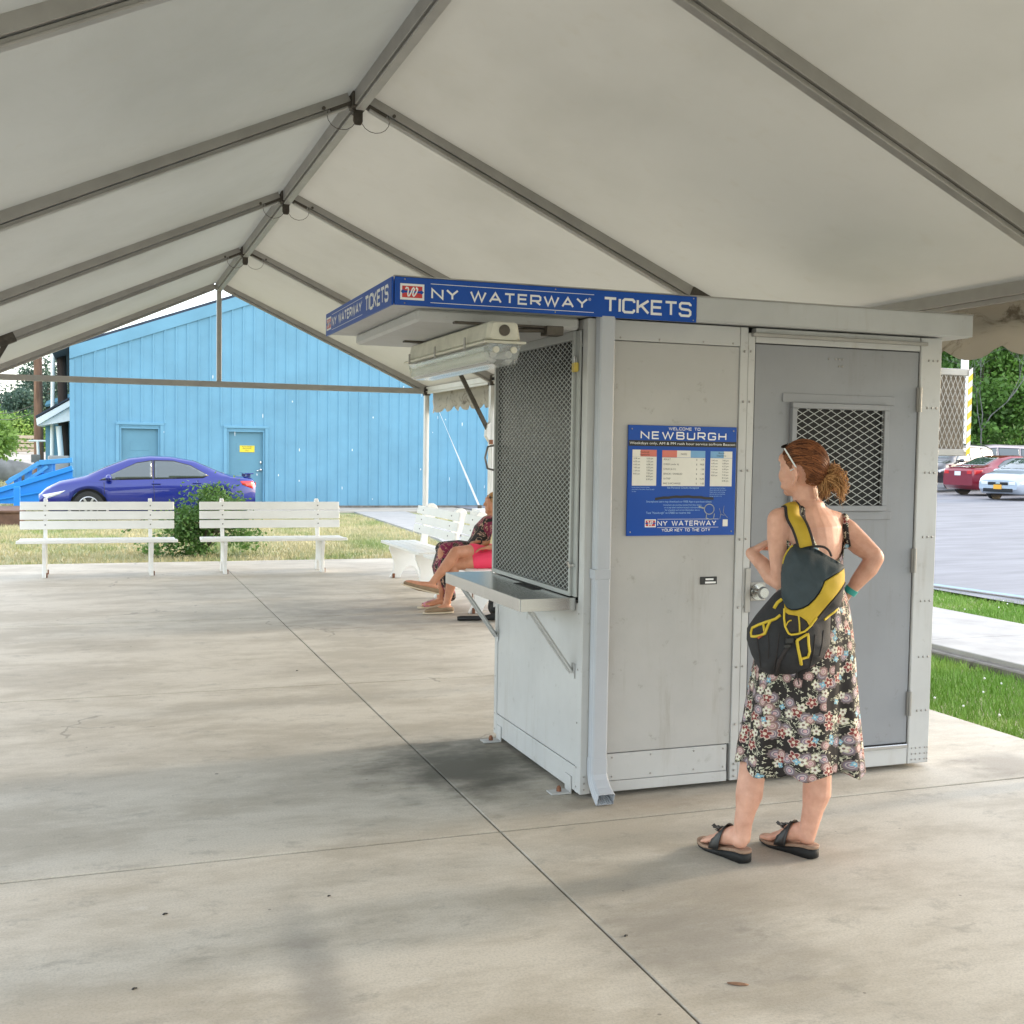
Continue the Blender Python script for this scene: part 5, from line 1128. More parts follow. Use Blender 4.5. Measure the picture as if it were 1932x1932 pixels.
# left arm, folded up in front
elL = W(1474,1098,-.085); wrL = W(1416,1043,.075)
chain(b, [tuple(shL)+(.047,.047), tuple(shL.lerp(elL,.3)+Vector((-.004,0,0)))+(.046,.046), tuple(shL.lerp(elL,.7))+(.042,.042), tuple(elL)+(.036,.037)], side=(1,0,0))
chain(b, [tuple(elL)+(.037,.037), tuple(elL.lerp(wrL,.25)+Vector((-.006,0,-.006)))+(.039,.037), tuple(elL.lerp(wrL,.6))+(.032,.030), tuple(wrL)+(.024,.021)], side=(0,0,1))
hand(b, wrL, (.62,.12,.42), (.55,.1,-.85), (-.1,1,.1), curl=.75, s=1.0)
# right arm, hand on hip
elR = W(1651,1052,.05); wrR = W(1604,1116,.055)
chain(b, [tuple(shR)+(.046,.046), tuple(shR.lerp(elR,.25)+Vector((.004,0,.0)))+(.050,.046), tuple(shR.lerp(elR,.65))+(.046,.043), tuple(elR+Vector((-.004,0,.008)))+(.036,.036)], side=(0,0,1))
chain(b, [tuple(elR)+(.036,.036), tuple(elR.lerp(wrR,.3)+Vector((.004,0,-.002)))+(.041,.038), tuple(elR.lerp(wrR,.7))+(.032,.030), tuple(wrR)+(.023,.021)], side=(0,1,0))
hand(b, wrR+Vector((-.008,0,-.006)), (-.45,.35,-.72), (-.8,-.3,.2), (-.3,.9,.2), curl=.45)
# legs
ftL = [W(1409,1614,-.20), W(1346,1592,-.09)]; ftR = [W(1538,1606,-.075), W(1462,1585,.04)]
def leg(hip, knee, calf, low, ank, heel, toe, rs):
    chain(b, [tuple(hip)+(.088,.095), tuple(hip.lerp(knee,.5))+(.064,.070), tuple(knee)+(rs[0],rs[0]*1.03)], side=Rt)
    chain(b, [tuple(knee)+(rs[0],rs[0]*1.02), tuple(knee.lerp(calf,.5))+(rs[1]*.97,), tuple(calf)+(rs[1],), tuple(calf.lerp(low,.55))+(rs[2]*1.12,), tuple(low)+(rs[2],), tuple(ank)+(rs[3],rs[3]*1.08)], side=Rt)
    d = (toe-heel); d.z = 0; d.normalize(); l = Vector((-d.y,d.x,0)); zt = toe.z
    P = lambda a, q, z: heel+d*a+l*q+Vector((0,0,z))
    chain(b, [tuple(ank)+(rs[3]*.95,), tuple(P(.035,0,.030))+(.031,.034)], side=l)
    dz = zt-heel.z
    chain(b, [tuple(P(.022,0,.026))+(.027,.027), tuple(P(.06,0,.042))+(.033,.040), tuple(P(.11,0,.036+dz*.45))+(.037,.034), tuple(P(.155,0,.022+dz*.7))+(.041,.019), tuple(P(.185,0,.018+dz*.9))+(.042,.014)], side=l)
    for q, ln, r in ((.031,.036,.0125),(.013,.038,.0095),(-.003,.034,.009),(-.018,.028,.0085),(-.032,.020,.008)): 
        q = q*TS; chain(b, [tuple(P(.180,q,.014+dz*.9))+(r,), tuple(P(.188+ln*.6,q,.013+dz))+(r*.95,), tuple(P(.188+ln,q,.009+dz))+(r*.85,)], side=l, n=10)
    return d, l
heelL = W(1405,1612,-.19); heelL.z = .050; toeL = heelL+Vector((-.162,.139,0)); toeL.z = .022
heelR = W(1533,1606,-.055); heelR.z = .050; toeR = heelR+Vector((-.172,.118,0)); toeR.z = .022
TS = -1
dL, lL = leg(Vector((-.10,-.07,.88)), W(1424,1420,-.115)+Vector((.006,0,.055)), W(1413,1500,-.145), W(1402,1553,-.165), W(1401,1580,-.17), heelL, toeL, (.051,.054,.036,.0315))
TS = 1
dR, lR = leg(Vector((.065,.02,.88)), W(1543,1440,-.02)+Vector((0,0,.055)), W(1541,1496,-.02), W(1528,1552,-.03), W(1523,1576,-.035), heelR, toeR, (.056,.057,.038,.032))
body = organic('body', b, M['skin'], wo, voxel=.0037, smooth=5)
eyes(H, HR, wo)
bvh = BVHTree.FromPolygons([v.co.copy() for v in body.data.vertices], [tuple(p.vertices) for p in body.data.polygons])
_t = organic('tmp_torso', TORSO, M['skin'], wo, voxel=.006, smooth=5); tbvh = BVHTree.FromPolygons([v.co.copy() for v in _t.data.vertices], [tuple(p.vertices) for p in _t.data.polygons])
_m = _t.data; bpy.data.objects.remove(_t); bpy.data.meshes.remove(_m)
# dress ---------------------------------------------------------------
def dress_mat():
    m, t, b, nb, tc = newmat('floral_dress_cloth', .75); uv = tc.outputs['UV']
    base = (.012,.007,.006)
    def cells(scale, seed, rnd=.9):
        v = nb.n('ShaderNodeTexVoronoi'); v.voronoi_dimensions = '2D'; ninp(v,'Scale',scale); ninp(v,'Randomness',rnd); mp = nb.map(uv,(1,1,1),(seed,seed*.7,0)); t.links.new(mp, v.inputs['Vector'])
        sc = nb.n('ShaderNodeVectorMath', operation='SCALE'); t.links.new(mp, sc.inputs[0]); sc.inputs['Scale'].default_value = 1.0
        df = nb.n('ShaderNodeVectorMath', operation='SUBTRACT'); t.links.new(mp, df.inputs[0]); t.links.new(v.outputs['Position'], df.inputs[1])
        sp = nb.n('ShaderNodeSeparateXYZ'); t.links.new(df.outputs[0], sp.inputs[0]); r = nb.m('MULTIPLY', v.outputs['Distance'], 1.0)
        ang = nb.m('ARCTAN2', sp.outputs[1], sp.outputs[0]); cs = nb.n('ShaderNodeSeparateColor'); t.links.new(v.outputs['Color'], cs.inputs[0])
        return r, ang, cs.outputs[0], cs.outputs[1], cs.outputs[2]
    c = base
    # trailing vines: thin contour lines of noise
    n1 = nb.noise(uv, 26, 2, .5, 1.2); ring = nb.m('LESS_THAN', nb.m('ABSOLUTE', nb.m('SUBTRACT', nb.m('FRACT', nb.m('MULTIPLY', n1, 7)), .5)), .15)
    msk = nb.m('GREATER_THAN', nb.noise(uv, 18, 2), .52)
    c = nb.mix(nb.m('MULTIPLY', ring, msk), c, (.46,.44,.33))
    # little cream leaves
    r, a, c1, c2, c3 = cells(60, 3.1); sh = nb.m('LESS_THAN', r, nb.m('ADD', .20, nb.m('MULTIPLY', nb.m('COSINE', nb.m('MULTIPLY', a, 3)), .13)))
    c = nb.mix(nb.m('MULTIPLY', sh, nb.m('GREATER_THAN', c1, .62)), c, (.52,.48,.37))
    def flower(c, scale, seed, thr, pet, R0, amp, col, edge, heart, rnd=.75):
        r, a, c1, c2, c3 = cells(scale, seed, rnd); ph = nb.m('MULTIPLY', c3, 6.28)
        w = nb.m('ABSOLUTE', nb.m('COSINE', nb.m('ADD', nb.m('MULTIPLY', a, pet/2), ph))); rad_ = nb.m('ADD', R0, nb.m('MULTIPLY', w, amp)); on = nb.m('GREATER_THAN', c1, thr)
        c = nb.mix(nb.m('MULTIPLY', nb.m('LESS_THAN', r, nb.m('ADD', rad_, .055)), on), c, edge)
        c = nb.mix(nb.m('MULTIPLY', nb.m('LESS_THAN', r, nb.m('SUBTRACT', rad_, .02)), on), c, col)
        c = nb.mix(nb.m('MULTIPLY', nb.m('LESS_THAN', r, .11), on), c, heart); return c
    def paisley(c, scale, seed, thr, A, B_, C_):
        r, a, c1, c2, c3 = cells(scale, seed, .8); rr_ = nb.m('ADD', r, nb.m('MULTIPLY', nb.m('COSINE', nb.m('ADD', a, nb.m('MULTIPLY', c2, 6.28))), .09)); on = nb.m('GREATER_THAN', c1, thr)
        c = nb.mix(nb.m('MULTIPLY', nb.m('LESS_THAN', rr_, nb.m('ADD', .40, nb.m('MULTIPLY', nb.m('COSINE', nb.m('MULTIPLY', a, 11)), .035))), on), c, A)
        c = nb.mix(nb.m('MULTIPLY', nb.m('LESS_THAN', rr_, .28), on), c, B_); c = nb.mix(nb.m('MULTIPLY', nb.m('LESS_THAN', nb.m('ABSOLUTE', nb.m('SUBTRACT', rr_, .19)), .028), on), c, C_)
        return nb.mix(nb.m('MULTIPLY', nb.m('LESS_THAN', rr_, .09), on), c, (.55,.35,.36))
    c = paisley(c, 19, 1.7, .48, (.16,.12,.12), (.19,.15,.21), (.46,.40,.37))
    c = paisley(c, 23, 6.3, .66, (.24,.14,.13), (.36,.22,.20), (.58,.46,.42))
    c = flower(c, 19, 9.2, .64, 5, .16, .20, (.20,.028,.025), (.55,.40,.35), (.60,.50,.40))
    c = flower(c, 25, 4.4, .74, 5, .16, .20, (.66,.62,.54), (.50,.46,.30), (.20,.12,.10))
    c = flower(c, 36, 7.9, .90, 4, .16, .22, (.18,.38,.50), (.24,.38,.45), (.6,.6,.5))
    t.links.new(c, b.inputs['Base Color'])
    bp = nb.n('ShaderNodeBump'); ninp(bp,'Strength',.15); ninp(bp,'Distance',.002); t.links.new(nb.noise(uv, 240, 2), bp.inputs['Height']); t.links.new(bp.outputs[0], b.inputs['Normal']); return m
M['dress'] = dress_mat()
prof = [(1.285,-.024,-.008,.150,.110),(1.22,-.020,-.012,.142,.110),(1.17,-.016,-.02,.136,.106),(1.10,-.012,-.03,.134,.103),(1.03,-.010,-.03,.155,.118),(.96,-.010,-.03,.175,.132),(.88,-.018,-.04,.192,.156),(.78,-.026,-.05,.206,.175),(.66,-.030,-.06,.217,.192),(.54,-.030,-.068,.226,.206),(.44,-.029,-.073,.234,.216),(.365,-.028,-.075,.240,.222)]
def dprof(z):
    for p, q in zip(prof, prof[1:]):
        if q[0] <= z <= p[0]: t = (p[0]-z)/(p[0]-q[0]); t = t; return [p[i]+(q[i]-p[i])*t for i in range(1,5)]
    return list(prof[0][1:] if z > prof[0][0] else prof[-1][1:])
NT, NZ = 220, 90; vs = []; uvs = []; fs = []
for i in range(NT+1):
    th = 2*pi*i/NT; dvec = (Rt*cos(th)+F_*sin(th))           # sin>0 = her front
    back = max(0,-sin(th)); ztop_ = 1.30-.115*back**1.5 if sin(th) < 0 else 1.30+.03*sin(th)
    hem = .382+.012*sin(3*th+.5)+.010*sin(7*th)+.006*sin(13*th+1)
    for j in range(NZ+1):
        t = j/NZ; z = ztop_+(hem-ztop_)*t; cx_, cy_, w_, d_ = dprof(z); k = max(0,(1.0-z)/.64)
        fold = k**1.1*(.022*sin(6*th+1.2+.4*sin(2*th))+.010*sin(11*th+2.0*k)+.006*sin(19*th+1-z*3))+.0018*sin(40*z+3*th)*max(0,1-abs(z-1.08)/.12)
        r_ = Vector((cx_,cy_,z))+Rt*cos(th)*(w_+fold)+F_*sin(th)*(d_+fold); vs.append(r_); uvs.append((i/NT*1.15, z))
for i in range(NT):
    for j in range(NZ): a = i*(NZ+1)+j; fs.append((a,a+1,a+NZ+2,a+NZ+1))
# keep the bodice outside the body surface
for i, p in enumerate(vs):
    if p.z > .95:
        loc_, nrm, _, dd = tbvh.find_nearest(p)
        if loc_ is not None and ((p-loc_).dot(nrm) < .006): vs[i] = loc_+nrm*.007
_hL, _kL, _cL = Vector((-.10,-.07,.88)), W(1424,1420,-.115)+Vector((.006,0,.055)), W(1413,1500,-.145)
_hR, _kR, _cR = Vector((.065,.02,.88)), W(1543,1440,-.02)+Vector((0,0,.055)), W(1541,1496,-.02)
def _axis(h, k, c, z):
    if z > k.z: t = min(1,(h.z-z)/(h.z-k.z)); return h.lerp(k,t), .090-.036*t
    t = min(1,(k.z-z)/(k.z-c.z)); return k.lerp(c,t), .056
_new = []
for i, p in enumerate(vs):
    if p.z < .86:
        cx_, cy_, w_, d_ = dprof(p.z); o_ = Vector((p.x-cx_, p.y-cy_, 0)).normalized()
        for (h_,k_,c_) in ((_hL,_kL,_cL),(_hR,_kR,_cR)):
            a_, r_ = _axis(h_,k_,c_,p.z); dd_ = Vector((p.x-a_.x, p.y-a_.y, 0)); al = dd_.dot(o_); pp = (dd_-o_*al).length
            if pp < r_+.004 and al > -.02:
                rq = math.sqrt(max(0,(r_+.004)**2-pp*pp))+.012
                if al < rq: p = p+o_*(rq-al); dd_ = Vector((p.x-a_.x, p.y-a_.y, 0))
    _new.append(p)
vs = _new
me = bpy.data.meshes.new('dress'); me.from_pydata([tuple(p) for p in vs],[],fs); me.materials.append(M['dress']); me.polygons.foreach_set('use_smooth',[True]*len(fs))
ul = me.uv_layers.new(name='UVMap')
for lp in me.loops: ul.data[lp.index].uv = uvs[lp.vertex_index]
dress = link('dress', me, wo); md = dress.modifiers.new('s','SOLIDIFY'); md.thickness = .002; md.offset = 1
def ribbon(name, path, w, off, m, parent, th=.003, target=None, wid=None):
    """a band laid over the body: path of local points, projected to the nearest skin"""
    tv = target or bvh; P = []; Nn = []
    for p in path:
        l, n_, _, _ = tv.find_nearest(Vector(p)); P.append(l+n_*off); Nn.append(n_)
    k = len(P); vs = []; fs = []; uv_ = []; ln = 0
    for i in range(k):
        t = (P[min(i+1,k-1)]-P[max(i-1,0)]).normalized(); n_ = Nn[i]; s_ = t.cross(n_).normalized(); ln += (P[i]-P[i-1]).length if i else 0
        ww = wid[i] if wid else w
        vs += [P[i]-s_*ww/2, P[i]+n_*.002, P[i]+s_*ww/2]; uv_ += [(.3,ln+.2),(.3+ww/2,ln+.2),(.3+ww,ln+.2)]
    for i in range(k-1):
        for j in range(2): a = i*3+j; fs.append((a,a+1,a+4,a+3))
    me = bpy.data.meshes.new(name); me.from_pydata([tuple(v) for v in vs],[],fs); me.materials.append(m); me.polygons.foreach_set('use_smooth',[True]*len(fs))
    ul = me.uv_layers.new(name='UVMap')
    for lp in me.loops: ul.data[lp.index].uv = uv_[lp.vertex_index]
    o = link(name, me, parent); md = o.modifiers.new('s','SOLIDIFY'); md.thickness = th; md.offset = 1; return o
def smoothpath(pts, n=24):
    pts = [Vector(p) for p in pts]; out = []
    for i in range(len(pts)-1):
        p0, p1, p2, p3 = pts[max(i-1,0)], pts[i], pts[i+1], pts[min(i+2,len(pts)-1)]
        for k in range(n//(len(pts)-1)+1):
            t = k/(n//(len(pts)-1)+1); out.append(.5*((2*p1)+(-p0+p2)*t+(2*p0-5*p1+4*p2-p3)*t*t+(-p0+3*p1-3*p2+p3)*t**3))
    return out+[pts[-1]]
ribbon('dress_strap', smoothpath([F_*.11+Vector((-.09,0,1.27)), W(1496,966,.06)+Vector((0,0,.0)), W(1504,962,-.01), W(1514,985,-.12), W(1528,1012,-.15), W(1545,1042,-.15)]), .032, .003, M['dress'], dress)
ribbon('dress_strap', smoothpath([F_*.13+Vector((.03,0,1.28)), W(1588,976,.12), W(1592,980,.07), W(1597,1010,.03), W(1598,1042,.02)]), .022, .003, M['dress'], dress)
# hair ----------------------------------------------------------------
hf = Vector((-.78,.62,.02)).normalized(); hl = Vector((0,0,1)).cross(hf).normalized(); hu = hf.cross(hl)
HS = Vector((.104,.085,.103)); hc2 = hc+hu*.004-hf*.004
def E(d, k=1.0): return hc2+(hf*d.x*HS.x+hl*d.y*HS.y+hu*d.z*HS.z)*k
def ishair(d):
    x, y, z = d
    if y > 0 and ((x+.30)/.30)**2+((z+.36)/.42)**2 < 1: return False
    if x > .15: return z > .06+.95*(x-.15)
    if x > -.12: return z > -.26+(x+.12)*1.15
    return z > -.72-.1*x
b = MB(); NU, NV = 160, 100; vs = []; fs = []; ok = []
for i in range(NV+1):
    for j in range(NU):
        a, q = pi*i/NV, 2*pi*j/NU; d = Vector((sin(a)*cos(q), sin(a)*sin(q), cos(a))); vs.append(E(d, 1.0+.012*noise.noise(d*6))); ok.append(ishair(d+Vector((noise.noise(d*9),0,noise.noise(d*9+Vector((5,5,5)))))*.05))
for i in range(NV):
    for j in range(NU):
        f4 = (i*NU+j,(i+1)*NU+j,(i+1)*NU+(j+1)%NU,i*NU+(j+1)%NU)
        if sum(ok[q] for q in f4) >= 3: fs.append(f4)
b.add(vs, fs, 0, True)
knot = W(1556,897,-.03); kd = Vector(((knot-hc2).dot(hf)/HS.x,(knot-hc2).dot(hl)/HS.y,(knot-hc2).dot(hu)/HS.z)).normalized()
rng = random.Random(2); n = 0
while n < 900:
    d = Vector((rng.gauss(0,1),rng.gauss(0,1),rng.gauss(0,1))).normalized()
    if not ishair(d): continue
    n += 1; pts = []; L_ = 1.0 if rng.random() < .7 else rng.uniform(.3,.8); off = rng.uniform(1.0,1.03)
    wob = Vector((rng.gauss(0,.05),rng.gauss(0,.05),rng.gauss(0,.05)))
    for k in range(10):
        t = k/9*L_; q = (d*(1-t)+kd*t+wob*sin(pi*t)+Vector((0,0,.18*sin(pi*t)))*(1 if d.z > 0 else -.6)).normalized(); pts.append(E(q, off+.012*sin(pi*k/9)))
        if q.y > 0 and ((q.x+.30)/.29)**2+((q.z+.36)/.41)**2 < 1: L_ = -1; break
    if L_ < 0: continue
    if L_ == 1.0: pts[-1] = pts[-1].lerp(knot,.8)
    b.tube(pts, [.0016]*3+[.0018]*4+[.0016]*3, 4, cap=False)
hair = b.build('hair', M['hair'], wo, local=True)
b = MB()
chain(b, [tuple(knot-Vector((.02,0,0)))+(.016,.018), tuple(knot+Vector((.012,-.004,-.006)))+(.015,.016), tuple(W(1572,906,-.035))+(.017,.015), tuple(W(1578,922,-.04))+(.010,.012)], n=10)
ends = [(1592,944),(1588,936),(1586,925),(1580,900),(1573,880),(1590,912),(1560,940),(1552,936),(1548,944),(1566,925),(1583,941),(1575,890),(1594,930)]
for k in range(420):
    ex_, ey_ = ends[k%len(ends)]; g_ = .010; e = W(ex_+rng.gauss(0,3), ey_+rng.gauss(0,4), -.04+rng.gauss(0,.018)); s_ = knot+Vector((rng.gauss(0,.010),rng.gauss(0,.010),rng.gauss(0,.010)))
    up_ = Vector((.028+rng.gauss(0,.012), rng.gauss(0,.012), .012+rng.gauss(0,.012))) if ex_ > 1565 else Vector((.0+rng.gauss(0,.008),-.012,rng.gauss(0,.006)))
    pts = []; 
    for q in range(9):
        t = q/8; pts.append(s_.lerp(e,t)+up_*sin(pi*min(1,t*1.1))*1.0+Vector((rng.gauss(0,.0012),0,0)))
    b.tube(pts, [.0017]*5+[.0014,.0011,.0008,.0004], 4, cap=False)
for k in range(40):
    s_ = knot+Vector((rng.gauss(0,.014),rng.gauss(0,.012),rng.gauss(0,.014))); dr_ = Vector((rng.gauss(.3,.6),rng.gauss(0,.5),rng.gauss(.5,.5))).normalized(); b.tube([s_, s_+dr_*.02, s_+dr_*rng.uniform(.03,.05)+Vector((.006,0,-.006))], [.0009,.0007,.0003], 3, cap=False)
b.build('ponytail', M['hair_tip'], hair, local=True)
b = MB(); b.tube([knot+Vector((-.006,.014*cos(q/12*2*pi),.014*sin(q/12*2*pi))) for q in range(13)], .004, 6); b.build('hair_tie', M['black'], hair, local=True)
# sunglasses pushed up on the head
sgl = empty('sunglasses', WO+WEX*hc.x+Vector((0,0,1.62)), -WAZ, 'sunglasses with pale arms pushed up on the standing woman\'s hair', 'sunglasses')
b = MB(); 
for s_ in (1,-1):
    cx_ = E(Vector((.62,.42*s_,.72)).normalized(), 1.10); R_ = Matrix((hf*.6+hu*.75, hl, hu*.6-hf*.75)).transposed(); b.ball(cx_-(hf*.5+hu*.5)*.006, (.003,.022,.014), 14, 10, R=R_)
sgo = MB(); sgo = b
def sg_local(p): return p  # same frame as the woman
LM = Matrix.Translation(WO) @ Matrix.Rotation(-WAZ, 4, 'Z')
b.v = [LM @ v for v in b.v]; b.build('lenses', M['black'], sgl)
for s_ in (1,-1):
    b = MB(); p0 = E(Vector((.66,.72*s_,.62)).normalized(),1.10); p1 = E(Vector((.15,1.0*s_,.02)).normalized(),1.09)
    if s_ == 1: p0, p1 = W(1480,846,-.085), W(1502,882,-.105)
    b.bar(p0,p1,.0045,.0045); b.tube([p1,p1.lerp(E(Vector((-.05,1.0*s_,-.2)).normalized(),1.05),.9)],.0022,6); b.v = [LM @ v for v in b.v]; b.build('temple_arm', M['wtrim'], sgl)
b = MB(); b.tube([LM @ E(Vector((.64,.16,.76)).normalized(),1.12), LM @ E(Vector((.64,-.16,.76)).normalized(),1.12)], .002, 6); b.build('bridge', M['black'], sgl)
# sandals ---------------------------------------------------------------
M['cork'] = mat('tan_cork_footbed', (.30,.19,.13), .8, var=.2, scale=60); M['sole'] = mat('black_rubber_sole', (.006,.006,.006), .7, var=.2, scale=40, bump=.2); M['leather'] = mat('black_leather_strap', (.014,.013,.013), .42, var=.2)
for (heel, d, l, sd_) in ((heelL,dL,lL,-1),(heelR,dR,lR,1)):
    so2 = None; H0 = Vector((heel.x,heel.y,0))
    P = lambda a, q, z: H0+d*a+l*q+Vector((0,0,z))
    half = [(-.022,.006),(-.016,.022),(.0,.031),(.04,.034),(.09,.034),(.14,.041),(.18,.046),(.215,.043),(.238,.030),(.246,.010)]
    ol = half+[(a,-q) for a,q in half[::-1]]
    zt_ = lambda a: .051-.028*min(1,max(0,(a-.03)/.14))+.010*max(0,(a-.20)/.05); zb_ = lambda a: .001+.014*max(0,(a-.16)/.09)**1.5+.004*max(0,(-a)/.02)
    b = MB(); shell(b, ol, .014, lambda a,q: P(a,q,zt_(a)-.010), lambda a,q: P(a,q*.97,zb_(a))); sn_ = b.build('sandal', M['sole'], wo, local=True)
    b = MB(); shell(b, ol, .014, lambda a,q: P(a,q*1.02,zt_(a)+.0015), lambda a,q: P(a,q*1.03,zt_(a)-.0095)); b.build('footbed', M['cork'], sn_, local=True)
    # instep band
    rows = []
    for i in range(15):
        t = i/14*pi; r1, r2 = .049, .044
        rows.append([P(.098+.055*k_-.012*sin(t), cos(t)*(r1-.002*k_), .028-.006*k_+sin(t)*(.104-.046*k_)) for k_ in (0,.33,.66,1)])
    b = MB(); b.loft(rows, closed=False, caps=False); o_ = b.build('strap', M['leather'], sn_, local=True); md = o_.modifiers.new('s','SOLIDIFY'); md.thickness = .003; md.offset = 1
    b = MB(); rng = random.Random(8)
    for k in range(9):
        a_ = k/9*2*pi*2; c_ = P(.132, 0, .090); dv = (d*cos(a_)+l*sin(a_)); up_ = Vector((0,0,1)); tip = c_+dv*.036+up_*(.006+.010*(k%2)); side = dv.cross(up_)
        b.add([c_-side*.006,c_+side*.006,tip-dv*.006+side*.018+up_*.004,tip+dv*.003,tip-dv*.006-side*.018+up_*.004,c_+dv*.016+up_*(.004+.006*(k%2))], [(0,1,5),(1,2,5),(2,3,5),(3,4,5),(4,0,5)])
    b.ball(P(.132,0,.099), (.009,.009,.007), 10, 6); o_ = b.build('flower_ornament', M['leather'], sn_, local=True); md = o_.modifiers.new('s','SOLIDIFY'); md.thickness = .0018
# watch band
M['teal'] = mat('turquoise_band', (.03,.30,.27), .45, var=.05); ax_ = (wrR-elR).normalized(); c_ = wrR-ax_*.004; s_, u_ = frame3(ax_, (0,1,0)); b = MB()
rings = [[c_+ax_*q+s_*(r_*cos(2*pi*j/24))+u_*(r_*.96*sin(2*pi*j/24)) for j in range(24)] for q, r_ in ((-.012,.0245),(-.012,.0285),(.012,.0275),(.012,.0235))]
b.loft(rings+[rings[0]], smooth=False, caps=False); tag(b.build('wristband', M['teal'], wo, local=True))
# backpack ---------------------------------------------------------------
M['bagteal'] = mat('dark_teal_nylon', (.030,.045,.053), .7, var=.22, scale=14, bump=.25, bscale=400); M['baggrey'] = mat('charcoal_nylon', (.022,.022,.025), .8, var=.15, scale=12, bump=.25, bscale=400)
M['bagyel'] = mat('mustard_nylon', (.50,.33,.022), .7, var=.10, scale=12, bump=.2, bscale=300); M['bagtrim'] = mat('dark_webbing', (.028,.022,.022), .8, var=.2, scale=60); M['bagyt'] = mat('yellow_piping', (.62,.44,.03), .6, var=.08); M['orange'] = mat('orange_lining', (.45,.12,.04), .7, var=.2)
Z7 = lambda x, y: (1310.2+x*.20426, 805.1+y*.20426); Z8 = lambda x, y: (1310.2+x*.2533, 1168.1+y*.2533)
BD = -.155
def L2(p): q = W(p[0],p[1],BD); return (q.x,q.z)
bp = empty('backpack', WO+WEX*-.1+WEY*-.2+Vector((0,0,.72)), -WAZ, 'dark teal and mustard backpack slung from the standing woman\'s left shoulder', 'backpack')
full = [L2(p) for p in [(1500,1026),(1533,1033),(1561,1048),(1592,1067),(1594,1097),(1590,1128)]+[Z7(1350,1650),Z7(1260,1740),Z8(1012,60),Z8(1015,180),Z8(970,280),Z8(870,365),Z8(740,412),Z8(560,408),Z8(480,365),Z8(420,250),Z8(388,150),Z7(485,1860),Z7(560,1750),Z7(660,1630),Z7(740,1540),Z7(800,1500),Z7(798,1350),Z7(828,1200),Z7(880,1120)]]
dfun = dist_outline(full)
def sbag(u, v):
    d = min(dfun(u,v), .11); k = math.sqrt(max(0,1-(1-d/.11)**2)); sag = .11+.05*max(0,min(1,(1.16-v)/.30))
    return k*sag+.013*noise.noise(Vector((u*13,v*9,0)))*min(1,d/.03)+.005*noise.noise(Vector((u*34+v*12,v*20,3)))*min(1,d/.03)+.004*sin(u*55+v*22)*min(1,d/.03)*(1 if v < .98 else .35)
def onbag(off): return lambda u, v: LM @ Vector((u, BD-sbag(u,v)-off, v))
def bagpart(name, pts, off, m, parent, sp=.008, thick=.006):
    b = MB(); shell(b, pts, sp, onbag(off), lambda u,v: LM @ Vector((u, BD-sbag(u,v)-off+thick, v))); return b.build(name, m, parent)
b = MB(); shell(b, full, .008, onbag(0), lambda u,v: LM @ Vector((u, BD+.012+.0*sbag(u,v), v))); bagbody = b.build('main_pocket', M['baggrey'], bp)
flap = [L2(Z7(*p)) for p in [(930,1082),(1010,1090),(1090,1108),(1160,1140),(1230,1185),(1310,1230),(1383,1285),(1378,1305),(1290,1340),(1195,1392),(1178,1440),(1150,1492),(1105,1550),(1050,1600),(1000,1628),(950,1643),(900,1645),(862,1628),(830,1590),(808,1530),(800,1400),(805,1300),(828,1200),(880,1120)]]
fo = bagpart('top_flap', flap, .016, M['bagteal'], bp, thick=.018)
band = [L2(Z7(*p)) for p in [(1383,1302),(1388,1365),(1385,1430),(1345,1482),(1300,1532),(1245,1590),(1200,1642),(1130,1722),(1085,1775),(1065,1790),(1040,1745),(990,1708),(930,1695),(878,1688),(846,1668),(835,1600),(862,1636),(900,1655),(950,1655),(1005,1640),(1060,1610),(1115,1560),(1162,1498),(1188,1442),(1205,1400),(1295,1350)]]
bagpart('flap_band', band, .017, M['bagyel'], fo, thick=.019)
pocket = [L2(Z7(*p)) for p in [(846,1665),(878,1688),(930,1697),(990,1710),(1040,1748),(1064,1790),(1020,1828),(960,1850),(900,1855),(868,1830),(846,1780),(838,1710)]]
bagpart('front_pocket', pocket, .014, M['bagtrim'], fo, thick=.012)
def piping(name, pts, w, off, m, parent, closed=False):
    P = [Vector(L2(p)) for p in pts]; 
    if closed: P.append(P[0])
    S2 = []
    for a_, c_ in zip(P, P[1:]):
        k = max(1,int((c_-a_).length/.008)); S2 += [a_.lerp(c_,q/k) for q in range(k)]
    S2.append(P[-1]); b = MB(); b.tube([onbag(off)(p.x,p.y) for p in S2], w, 6); return b.build(name, m, parent)
piping('piping', [Z7(*p) for p in [(840,1640),(838,1720),(848,1790),(880,1850),(905,1862),(965,1856),(1025,1832),(1075,1790),(1130,1722)]], .0042, .018, M['bagyt'], fo)
piping('piping', [Z7(*p) for p in [(968,1700),(976,1770),(978,1850)]], .0034, .016, M['bagyt'], fo); piping('piping', [Z7(*p) for p in [(852,1790),(870,1755),(890,1740),(905,1738)]], .0026, .016, M['bagyt'], fo)
piping('piping', [Z7(*p) for p in [(905,1095),(868,1135),(835,1195),(822,1260)]], .0042, .012, M['bagyt'], fo)
piping('seam', [Z7(*p) for p in [(1388,1440),(1345,1495),(1300,1545),(1245,1605),(1200,1660),(1135,1740),(1085,1800)]], .0045, .014, M['bagtrim'], fo)
